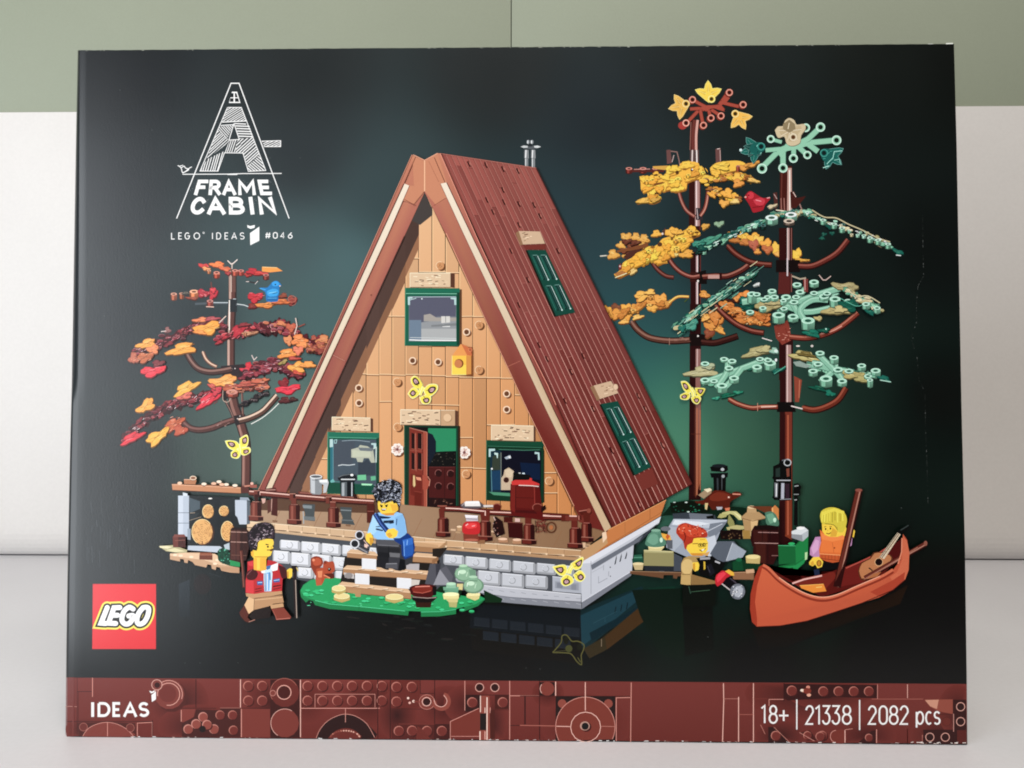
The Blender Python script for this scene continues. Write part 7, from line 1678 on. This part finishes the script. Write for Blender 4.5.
# ------------------------------------------------------------------ rocks, pots and plants at the right shore
shore = group_part('printed_shore', box)
k = Ink(); V(630, 440, 8)
k.p("250,610 340,500 480,480 700,520 900,540 1000,560 1000,600 700,640 330,600", '0c2a20'); k.p("320,500 500,490 640,530 640,580 480,590 330,580", '0a2018')
for i in range(30): k.e(RNG.uniform(340, 620), RNG.uniform(495, 580), RNG.uniform(.5, 1.4), RNG.uniform(.4, .8), RNG.choice(('14503c', '1c6a50', '2a8464', '061410', 'c8d8d0')))
k.p("340,590 460,580 680,600 690,640 500,630 350,640", '3c424a'); k.p("470,585 660,595 660,635 480,632", '6a707a'); k.p("610,610 670,600 670,630 615,630", '14161a')
V(630, 510, 8)
k.p("310,130 350,70 780,78 730,150 700,230 640,330 560,420 350,330 290,300", '949ba8'); k.p("345,75 780,80 720,150 560,140 330,120", 'b0b7c2'); k.p("360,80 560,95 640,110 500,135 340,115", 'ccd2da'); k.p("640,110 780,90 720,170 660,240 620,200", '767d89'); k.p("310,130 380,140 420,260 350,330 290,290", 'a2a9b4'); k.l("600,180 740,110", .8, 'b8bec8'); k.p("600,230 680,200 700,300 640,380 600,350", 'bac0ca')
k.p("700,250 830,250 900,330 790,410 700,420 640,350", '5a616c'); k.p("820,260 930,330 900,380 770,410", '949ca8'); k.l("820,262 770,405", .6, 'b8bec8'); k.p("340,340 420,380 410,490 350,490", '484e58')
k.p("170,360 350,350 350,500 200,500", '33383f')
k.build('rock', shore)
k = Ink(); V(630, 510, 8)
k.p("0,490 440,500 440,530 380,530 375,550 345,545 345,520 270,520 265,548 230,540 0,510", '6a4a34'); k.l("0,490 420,500", .6, '9a7a5c'); k.p("825,500 1000,495 990,560 830,555", '8a6448'); k.l("830,502 990,500", .6, 'b08a6a'); k.p("925,475 995,470 1000,500 930,500", 'c09a78')
k.p("230,450 275,448 275,490 235,490", 'a8acb4'); k.p("110,445 350,450 350,490 120,488", '2c3036')
k.p("110,320 350,335 350,450 110,445", '8c865c'); k.p("112,318 350,330 340,345 115,340", 'a8a274'); k.l("112,322 345,334", .6, 'c8c294')
k.build('crate', shore)
k = Ink()
k.p("145,290 275,295 250,325 150,322", 'c8ba84'); k.e(210, 292, 8, 2, 'dcd09c'); k.p("120,270 135,220 165,180 245,180 270,220 290,260 270,290 200,298 140,290", '54806c', smooth=2); k.p("135,250 165,195 220,200 225,260 180,280", '6c9a84', smooth=2); k.e(250, 240, 1.6, 2.6, 'b8d8c4'); k.p("170,162 245,162 245,190 170,190", '5c8874'); k.e(207, 163, 4.6, 1.4, '7ea892')
k.p("250,185 320,200 330,240 290,245 260,220", 'd8a22c'); k.p("285,215 300,190 320,210 300,240", 'b85a24'); k.p("290,240 340,240 340,310 300,310", '5c6068'); k.e(285, 150, 5, 2.4, '6a6e74')
k.build('clay_pot', shore)
k = Ink()
k.p("15,390 105,385 110,425 20,430", '1f4c3c'); k.p("30,360 95,355 100,395 30,395", '2c604c'); k.l("30,380 100,378", .7, '5a947c'); k.p("20,430 110,425 100,480 40,480", 'b8a478'); k.e(65, 430, 5.6, 1.4, 'd4c498')
k.build('clay_pot', shore)
k = Ink(); V(630, 440, 8)
k.p("665,270 770,270 765,420 670,420", '0f1214'); k.p("640,265 785,262 780,300 650,302", '17191c'); k.p("640,215 700,198 780,205 785,240 760,258 650,250", '14171a'); k.e(712, 206, 7, 1.8, '24282c'); k.e(740, 235, 1.8, 1.5, 'b0b4b8'); k.e(745, 290, 1.6, 1.6, '9aa0a4'); k.l("700,305 702,410", 1.6, '3c4246'); k.l("735,300 735,400", .6, '5a6064')
k.build('stove_pipe', shore)
k = Ink()
k.p("520,490 590,480 650,420 690,402 760,410 810,430 830,415 870,415 895,435 870,455 830,475 800,500 795,540 760,560 740,545 660,560 640,530 610,520 530,505", '5a2418', smooth=2); k.p("640,450 700,415 790,435 800,470 700,490 640,480", '74301f', smooth=2); k.l("820,432 885,435", 1.2, 'd08a74'); k.e(790, 458, 1, .8, 'e8c0b0'); k.p("545,440 600,400 655,390 650,425 590,470", '9a8468'); k.p("590,395 640,385 655,400 620,420", 'd8ccac'); k.p("600,505 625,505 615,560 600,550", 'c8b07c'); k.p("690,535 740,535 735,555 700,560", 'a8a8b0'); k.p("760,545 800,540 795,565 765,568", 'c87450')
k.build('animal', shore)
k = Ink()
k.p("720,600 740,580 790,568 850,570 890,605 895,640 870,640 830,600 800,590 760,610", 'b8b478', smooth=1); k.p("700,620 720,590 780,590 770,615 730,625", 'a8a468'); k.p("790,590 830,650 840,690 800,700 780,660", '8c8a54'); k.p("820,570 890,610 892,640 850,600", 'd0cc98'); k.p("770,700 850,680 930,690 940,710 860,720 780,720", 'b0a872')
V(730, 450, 8)
k.p("100,545 180,570 225,560 220,600 160,680 120,690 115,640", 'a8885c'); k.p("85,540 130,500 230,495 290,540 260,555 180,570 110,565", 'ac8c62', smooth=1); k.p("140,455 205,455 215,500 135,500", 'b4946a'); k.e(172, 458, 4, 1.6, 'd4b890'); k.p("165,560 225,560 215,620 170,650", 'c8a878'); k.l("90,545 180,568 280,548", .6, '7a5c3c'); k.p("100,650 165,650 170,690 100,690", 'b8a074')
k.p("140,450 330,450 380,490 370,520 280,500 210,470", '6a3a24'); k.p("330,470 360,440 390,470 390,560 340,540", 'c07a3c'); k.l("340,460 345,530", .8, 'e8b070')
k.p("280,500 330,490 370,520 392,580 380,610 300,600 285,560", '4e7864', smooth=2); k.p("290,520 340,505 360,560 320,590", '6a9a80', smooth=2); k.e(358, 560, 1.6, 2.4, 'b4d8c0')
k.p("0,630 100,640 100,710 0,705", '241a16'); V(630, 510, 8); k.p("720,165 900,165 900,235 725,235", '241a15'); k.p("900,160 960,165 965,230 905,230", '9a7a3c')
for i in range(14): k.e(RNG.uniform(730, 900), RNG.uniform(170, 230), .8, .8, RNG.choice(('4a3828', '120c0a', '6a5238')))
k.build('mushroom', shore)
k = Ink(); V(730, 450, 8)
k.p("170,650 195,605 310,600 390,615 395,740 400,768 180,770 165,720", '34191a'); k.p("185,640 300,615 300,768 190,768", '42211e'); k.p("195,605 310,600 385,610 380,640 200,640", '251213'); k.l("225,658 385,662", .7, 'a8807c'); k.l("225,740 385,742", .7, 'a8807c'); k.l("260,640 258,768", .5, '22100f'); k.l("320,640 320,768", .5, '22100f')
V(730, 520, 6.74)
k.p("160,150 330,150 325,230 290,300 180,290 155,220", '3a1c1c'); k.p("170,160 240,160 240,290 185,285", '48241f'); k.l("165,155 325,158", .7, 'b08a84'); k.l("255,160 255,290", .5, '22100f'); k.l("280,240 325,240", .7, '8a6460')
k.build('barrel', shore)
k = Ink()
k.p("325,170 440,170 530,70 525,250 480,300 440,345 400,360 310,350 290,340 330,310 440,290 440,180", '0b6a3a'); k.p("325,175 440,175 440,292 330,300", '0d6438'); k.p("440,175 525,100 525,240 445,292", '0e7c43'); k.p("300,345 330,320 440,305 520,250 500,290 445,340 400,362", '12884c'); k.p("395,325 425,320 425,348 400,350", '0a2a18'); k.l("325,172 440,174", .5, '4cc088'); k.p("505,220 522,215 520,265 505,270", 'a8cc98'); k.e(415, 160, 3.4, 1.4, '22a864')
k.p("10,290 60,255 110,280 250,310 330,320 290,345 240,330 20,345", '0b3a26', smooth=1); k.p("20,280 80,270 90,340 20,340", '0f4a30'); k.e(60, 268, 3, 2, '17603f')
k.p("105,245 205,245 200,295 110,290", 'b8a468'); k.e(155, 248, 7.2, 2.2, 'd8c88c'); k.p("20,352 160,345 160,400 20,400", '8a6448'); k.p("105,335 160,330 165,355 110,360", 'c09a78'); k.l("20,354 110,352", .5, 'b89270')
k.p("415,100 440,80 528,65 528,110 490,145 415,120", '8a8e94'); k.p("415,75 500,45 528,70 480,100 415,95", 'c8ccd0'); k.e(475, 55, 4, 1.6, 'e4e8ea'); k.p("485,95 528,70 526,112 490,143", 'a8aeb4')
k.build('green_mound', shore)
k = Ink(); V(730, 450, 8)
k.p("345,130 390,110 400,85 430,72 480,85 490,130 492,230 490,250 490,395 470,405 355,400 335,375 345,370 350,240 335,220 345,210", '14141a'); k.p("365,150 400,140 400,215 365,215", '2c3a36'); k.p("450,150 475,145 475,210 455,215", '7a4436'); k.p("355,260 385,265 380,380 358,378", '70747a'); k.p("410,265 435,265 432,390 408,390", 'a8acb8'); k.p("440,270 475,270 475,390 445,392", '3a2a34'); k.l("370,243 485,243", 1, 'b0b4ba'); k.l("372,270 370,372", 1, 'd8dade'); k.ring(460, 100, 3.4, 3.2, .9, 'b8bcc0'); k.l("400,395 490,392", .8, '8a8e94'); k.l("415,85 445,75 475,85", .8, '6a6e74')
k.p("510,270 545,265 570,295 560,330 565,360 540,372 548,400 545,610 510,600 515,400 505,340", '121417'); k.l("515,290 548,285", 1, '9aa0a0'); k.l("510,355 550,355", .9, '8a9090'); k.l("515,400 535,398", .8, 'b0b4b4'); k.l("545,410 545,600", .6, '2c4a3c')
k.build('lantern', shore)

# red haired figure with torch
def b3():
    V(630, 510, 8)
    k.p("455,270 500,262 510,225 560,222 610,225 625,260 622,320 600,350 550,368 490,362 455,320 448,290", YS); k.p("480,345 600,345 580,368 500,366", 'c88a18'); k.p("570,355 640,330 620,368", 'c89a50')
    k.l("500,270 545,268", .8, '8a5c10'); k.ring(562, 282, 2, 1.8, .5, '2a2010'); k.ring(592, 280, 1.7, 1.8, .5, '2a2010'); k.e(563, 283, .8, .9, '1c140c'); k.e(590, 282, .8, .9, '1c140c'); k.l("545,275 620,268", .5, '2a2010'); k.l("555,318 575,330 605,308", .8, '5a2010'); k.p("570,318 600,310 580,330", 'e8e0d8'); k.l("560,238 600,235", .5, 'b07c12')
    k.p("500,420 545,415 555,440 548,480 520,492 502,470", YS); k.p("503,430 520,425 522,488 504,470", 'c48e18')
def h3():
    V(630, 510, 8)
    k.p("370,185 372,150 400,115 445,102 495,118 560,135 610,165 618,215 570,222 510,228 500,262 460,280 448,318 435,300 425,250 400,225", 'a83418', smooth=2); k.p("390,150 430,112 480,120 490,160 440,190 400,190", 'c44824', smooth=2); k.p("440,190 490,150 560,145 600,180 560,205 480,215", 'c04422', smooth=2)
    for i in range(40): k.e(RNG.uniform(385, 605), RNG.uniform(120, 215), RNG.uniform(.3, .9), RNG.uniform(.3, .6), RNG.choice(('f0a080', 'f8c8b0', 'd86c44', '6c1c0c')))
    k.l("430,175 445,215 430,260", .9, '6c1c0c', smooth=3)
def c3():
    V(630, 510, 8)
    k.p("410,425 430,385 470,368 560,372 580,400 540,410 500,430 495,500 490,605 405,592 415,520 408,470", 'a88a54'); k.p("412,430 440,395 490,400 505,450 480,510 440,515 412,480", 'c8ac70', smooth=2); k.p("410,510 495,520 490,605 405,592", 'b89a60'); k.p("495,515 690,570 680,590 560,600 490,606", '8a6c40'); k.l("415,515 480,515", .6, '70562f'); k.l("490,520 488,600", .6, '6a5030')
    k.p("530,385 600,375 660,368 700,400 760,420 740,460 700,500 650,540 560,520 550,480 560,440 545,415", '15151a'); k.l("560,390 640,385", 2.2, '9a9aa0'); k.l("680,410 720,425", 1.6, 'b0b0b6'); k.p("588,410 602,415 604,470 590,480", 'c8a818'); k.p("610,440 650,430 680,500 640,530", '23232a'); k.l("620,450 640,500", .6, '4a4a54')
    k.p("420,600 690,595 680,768 420,768", '0d1d18'); k.l("470,610 485,670", .6, '3c5c4c'); k.l("490,655 640,640", .5, '44644c')
def torch():
    V(630, 510, 8)
    k.p("735,580 790,535 845,560 865,600 830,660 790,640", '1c181e'); k.l("800,545 850,585", 1.2, '4a4450'); k.p("680,560 690,520 735,485 790,490 815,520 770,545 735,590 700,612 682,590", 'b81a2c', smooth=1); k.p("690,545 710,510 750,495 770,510 725,560 700,580", 'd83448', smooth=1); k.p("760,490 790,475 830,500 835,525 810,525", 'd8a81c'); k.l("735,590 800,640", 1.2, 'b8b0b0'); k.e(862, 652, 7.4, 7.6, '70747e'); k.p("825,640 850,612 880,606 905,630 900,670 870,700 840,690", 'a4a8b2')
    for i in range(34):
        x, y, a, d = 862 + RNG.uniform(-42, 42), 652 + RNG.uniform(-42, 42), RNG.uniform(0, 6.28), RNG.uniform(5, 13)
        k.p([q(x, y), q(x + d * math.cos(a), y + d * math.sin(a)), q(x + d * math.cos(a + 1.1), y + d * math.sin(a + 1.1))], RNG.choice(('f0f0f6', 'd4d6de', 'b0b4be', '2a2a32', '5c606a')))
    k.ring(862, 652, 7.4, 7.6, .6, '6a6e78', 60, 330)
person('red haired toy person with glasses in a tan top holding a torch', b3, [('clothing', c3), ('hair', h3), ('torch', torch)])

# ------------------------------------------------------------------ canoe with its paddler
def b4():
    V(730, 450, 8)
    k.p("735,590 760,580 850,600 860,650 900,640 905,680 860,695 800,695 760,680 738,650", YS); k.p("820,620 860,650 850,690 800,694", 'cfa01a'); k.e(765, 632, .8, 1, '1c140c'); k.e(803, 628, .8, 1.1, '1c140c'); k.l("752,618 770,610", .7, '8a6410'); k.l("795,612 815,612", .7, '8a6410'); k.l("770,665 790,672 808,660", .8, '6a2c10'); k.l("783,640 780,650", .5, 'a87a10'); k.p("900,640 925,610 935,640 920,690 905,685", YS); k.p("965,640 985,625 1000,650 990,700 968,690", YS); k.p("968,660 985,655 985,695 970,688", 'c48e18')
    V(730, 520, 6.74); k.p("533,285 560,250 600,248 628,280 620,315 590,325 575,300 555,312 535,300", YS); k.e(600, 292, 2.6, 3.4, '8a5c10'); k.e(600, 292, 1.6, 2.4, 'b88218'); k.p("540,290 560,275 570,300 550,308", 'c89a18')
def h4():
    V(730, 450, 8)
    k.p("720,530 730,490 770,465 820,458 870,470 915,500 935,550 930,600 910,650 890,660 860,650 855,615 820,600 780,590 750,595 730,580", 'c8b824', smooth=2)
    for i in range(9): k.l([q(740 + i * 20, 480 + abs(i - 4) * 4), q(735 + i * 21, 560 + RNG.uniform(-10, 20))], .9, RNG.choice(('e4d84c', 'a89818', 'd8cc3c')))
    for i in range(8): k.e(745 + i * 22, 478 + abs(i - 4) * 7, 2, 1.8, 'd8ca38')
    k.l("760,590 830,600 860,640", .8, '8a7a10', smooth=3)
def c4():
    V(730, 520, 6.74)
    k.p("540,190 575,115 610,112 615,190 600,260 560,248 538,235", 'b484ac', smooth=1); k.p("548,190 578,130 600,140 595,200 560,235", 'c89cc0', smooth=1); k.p("800,110 825,120 820,170 800,185", 'b484ac')
    k.p("605,65 640,90 700,110 770,95 775,150 755,240 740,280 680,290 605,260 600,200 615,140", 'd06a24'); k.p("620,120 760,125 745,220 610,215", 'd8742c'); k.p("610,85 650,105 720,115 770,100 770,130 690,145 620,130", 'e0823a'); k.p("603,225 750,235 742,280 680,290 606,262", 'b85420'); k.l("604,228 750,238", .7, 'e89a60'); k.l("606,258 740,275", .6, '7c3410'); k.e(704, 188, .8, .8, '7c3410'); k.l("690,150 700,220", .5, 'b85c20')
    for i in range(6): k.l([q(620 + i * 22, 236), q(620 + i * 22, 270)], .4, '8a4014')
    k.p("590,265 700,290 750,280 740,330 600,345 570,360 565,330", '14141c'); k.p("565,335 600,330 605,370 570,375", '283048')
k = Ink(); V(730, 520, 6.74)
cano = group_part('printed_canoe', box)
k.p("215,300 250,310 310,370 400,420 500,385 690,345 870,280 1070,190 1180,110 1200,140 1150,240 1000,400 620,520", '5a1c18')
k.p("410,418 500,390 700,348 720,380 640,470 480,460", '74281f'); k.l("420,428 500,400 620,375", 1.6, 'd8a8a0'); k.p("720,350 860,300 1000,240 1060,300 900,420 740,450", '6c221e'); k.l("780,325 860,290 1000,225 1100,160", 1.4, 'a84c40'); k.p("1090,170 1180,115 1190,180 1120,280 1060,320", '501814')
k.p("470,440 630,430 650,480 560,490 480,460", 'd8861c'); k.l("470,442 630,432", .6, 'f0b050'); k.l("580,455 620,450", .8, 'f4c060')
k.build('canoe_inside', cano)
person('blonde toy person in an orange life vest, seated in the canoe', b4, [('clothing', c4), ('hair', h4)])
k = Ink(); V(810, 484, 5.19)
k.p("250,455 265,410 310,385 330,355 375,355 420,370 428,400 390,430 370,450 330,470 290,500 262,495", '5c3420', smooth=2); k.p("255,450 270,412 315,388 335,360 375,358 415,372 420,395 385,425 355,440 300,480 268,490", 'b0744a', smooth=2); k.e(357, 405, 4.4, 4.4, 'c89a70'); k.e(357, 405, 3.6, 3.6, '24130c'); k.p("360,380 455,250 475,255 385,390", 'c8b8a0'); k.l("372,385 462,260", .8, '6a4c38'); k.l("364,382 456,254", .6, '2a1a12'); k.l("305,435 325,450", 1.2, '1c100a'); k.p("450,250 480,225 515,210 512,228 490,245 470,262", '101414'); 
k.l("470,240 512,214", 1.0, '3c4644')
for i in range(7): k.l([q(378 + i * 12, 366 - i * 16), q(388 + i * 12, 372 - i * 16)], .4, '8a7460')
k.build('guitar', cano)
k = Ink()
def paddle(a, b, w):
    k.l([q(*a), q(*b)], w, '30140f'); A, B = q(*a), q(*b); k.l([(A[0] - .3, A[1] - .3), (B[0] - .3, B[1] - .3)], w * .7, '663026'); k.l([(A[0] + w * .16, A[1]), (B[0] + w * .16, B[1])], w * .18, 'a87868')
paddle((255, 30), (140, 535), 7.4); k.p("120,530 165,440 205,330 180,420 155,535", '35160f'); k.e(253, 32, 3.6, 1.6, '8a5044')
k.build('paddle', cano)
k = Ink(); V(810, 484, 5.19)
paddle((285, 490), (600, 312), 5.4); k.e(600, 308, 1.8, 2.6, '8a5446'); k.l("280,495 400,425 560,328", .8, 'a06a58'); k.p("290,495 330,465 370,455 350,480", 'a4663c')
k.build('paddle', cano)
k = Ink(); V(730, 520, 6.74)
HC = lambda x, y: mix(mix('c4603a', 'b85434', min(1, max(0, (y - 560) / 60))), 'b05236', min(1, max(0, (x - 850) / 60)))
HULL = "180,722 150,690 136,600 140,500 165,390 195,315 220,298 260,320 330,390 420,450 520,505 620,525 720,510 860,450 1010,380 1100,320 1170,240 1190,130 1215,180 1222,260 1190,330 1130,400 1030,460 860,575 700,640 500,695 340,715"
V(0, 0, 1)
HP = [(757, 626.8), (752, 622), (750, 609), (750.6, 594), (754.5, 578), (759, 567), (763, 564.5), (769, 568), (779, 578), (792, 587), (807, 595), (822, 598), (837, 595.6), (857, 587), (880, 577), (893, 570), (900.5, 560), (902, 545), (903, 534), (907, 540), (909.4, 553), (908.6, 570), (905, 580), (893, 590), (880, 597), (862, 603), (835, 612), (807, 621), (780, 625.6)]
k.p(HP, HC)
k.p([(757, 626.8), (752, 622), (750, 609), (750.6, 594), (754.5, 578), (759, 567), (763, 564.5), (761, 572), (757, 586), (755, 602), (757, 618)], '9c3820'); 
k.p([(890, 577), (897, 572), (902, 560), (903, 536), (907, 541), (909.4, 553), (908.6, 570), (905, 580), (896, 586)], 'c06444'); k.p([(870, 592), (893, 580), (905, 572), (904, 580), (893, 590), (880, 597)], 'a44028')
k.l([(763, 566), (769, 570), (779, 580), (792, 589), (807, 596.6), (822, 599.8), (837, 597), (857, 588.4), (880, 578.6), (893, 571)], 4.4, '8a3420', smooth=4); k.l([(763, 565), (769, 568.6), (779, 578.6), (792, 587.6), (807, 595), (822, 598.2), (837, 595.6), (857, 587), (880, 577.2), (893, 569.6)], 2.6, 'c46848', smooth=4); k.l([(779, 577.6), (792, 586.4), (807, 594), (822, 597.2), (837, 594.6), (857, 586), (880, 576.2)], .9, 'e4a084', smooth=4)
k.l([(757, 626.8), (780, 625.8), (807, 621), (835, 612), (862, 603), (893, 590), (906, 579)], .8, '4c1c10')
k.l([(902, 538), (901.6, 552), (898, 564)], 1.0, 'd88868')
k.build('hull', cano)

# ------------------------------------------------------------------ wear of the card
k = Ink(); V(0, 0, 1)
CR = [(922.6, 215), (923, 250), (923.6, 276), (918, 286), (916.4, 305), (916.6, 322), (911, 338), (917, 357), (919, 380), (925, 392), (925.6, 430), (927, 465), (928, 505)]
for i in range(len(CR) - 1):
    a, b = CR[i], CR[i + 1]; n_ = max(2, int(math.dist(a, b) / 2.4))
    for j in range(n_):
        P = lerp(a, b, j / n_); Q = lerp(a, b, (j + RNG.uniform(.3, 1)) / n_)
        if RNG.random() < .72: k.l([P, Q], RNG.uniform(.25, .6), RNG.choice(('343836', '3e4240', '5c605e', '2c302e')))
for x, y in ((623, 235), (913, 338), (901.4, 508), (540, 594 + 75), (146.5, 533.6), (104, 316), (185, 663), (300, 158), (270, 158), (152, 130), (708, 637), (526, 668), (238, 663), (200, 663), (640, 60), (120, 90)):
    k.e(x, y, .34, .34, '6a706e', world=True, n=6)
# rubbed fibres along the edges
for i in range(90):
    x = RNG.uniform(90, 962); y = bot_at(x) - .9
    if RNG.random() < .8: k.l([(x, y + RNG.uniform(-.3, .3)), (x + RNG.uniform(.6, 4), y + RNG.uniform(-.3, .5))], RNG.uniform(.3, .8), RNG.choice(('d8ccc8', 'b8a49c', 'ecе4e0'.replace('е', 'e'), '8a645c')))
for i in range(60):
    x = RNG.uniform(84, 950); y = top_at(x) + .5
    k.l([(x, y), (x + RNG.uniform(.5, 3.5), y + RNG.uniform(-.1, .2))], RNG.uniform(.2, .5), RNG.choice(('8a8e88', 'b0b4a8', '0c0e0e', '6a6e68')))
for i in range(12):
    x = RNG.uniform(910, 965); y = bot_at(x) - 1.6; k.l([(x, y), (x + RNG.uniform(1, 4), y + RNG.uniform(-.8, .8))], .6, 'e0d8d4')
k.l([(946, 43.6), (953, 43.4)], 1.1, 'd8dcd4'); k.l([(928, 43.9), (933, 43.8)], .6, 'b8bcb4')
k.build('worn_fibres', box)['kind'] = 'stuff'
# shallow pressed grooves from handling, lower left
def groove_mat():
    return INK
k = Ink()
for i in range(26):
    x = RNG.uniform(80, 135); y = RNG.uniform(496, 560); h = RNG.uniform(5, 20)
    k.l([(x, y), (x + RNG.uniform(-.8, .8), y + h)], RNG.uniform(.2, .5), RNG.choice(('3c4246', '454b4f', '33393c')))
k.build('scuff_marks', box)['kind'] = 'stuff'
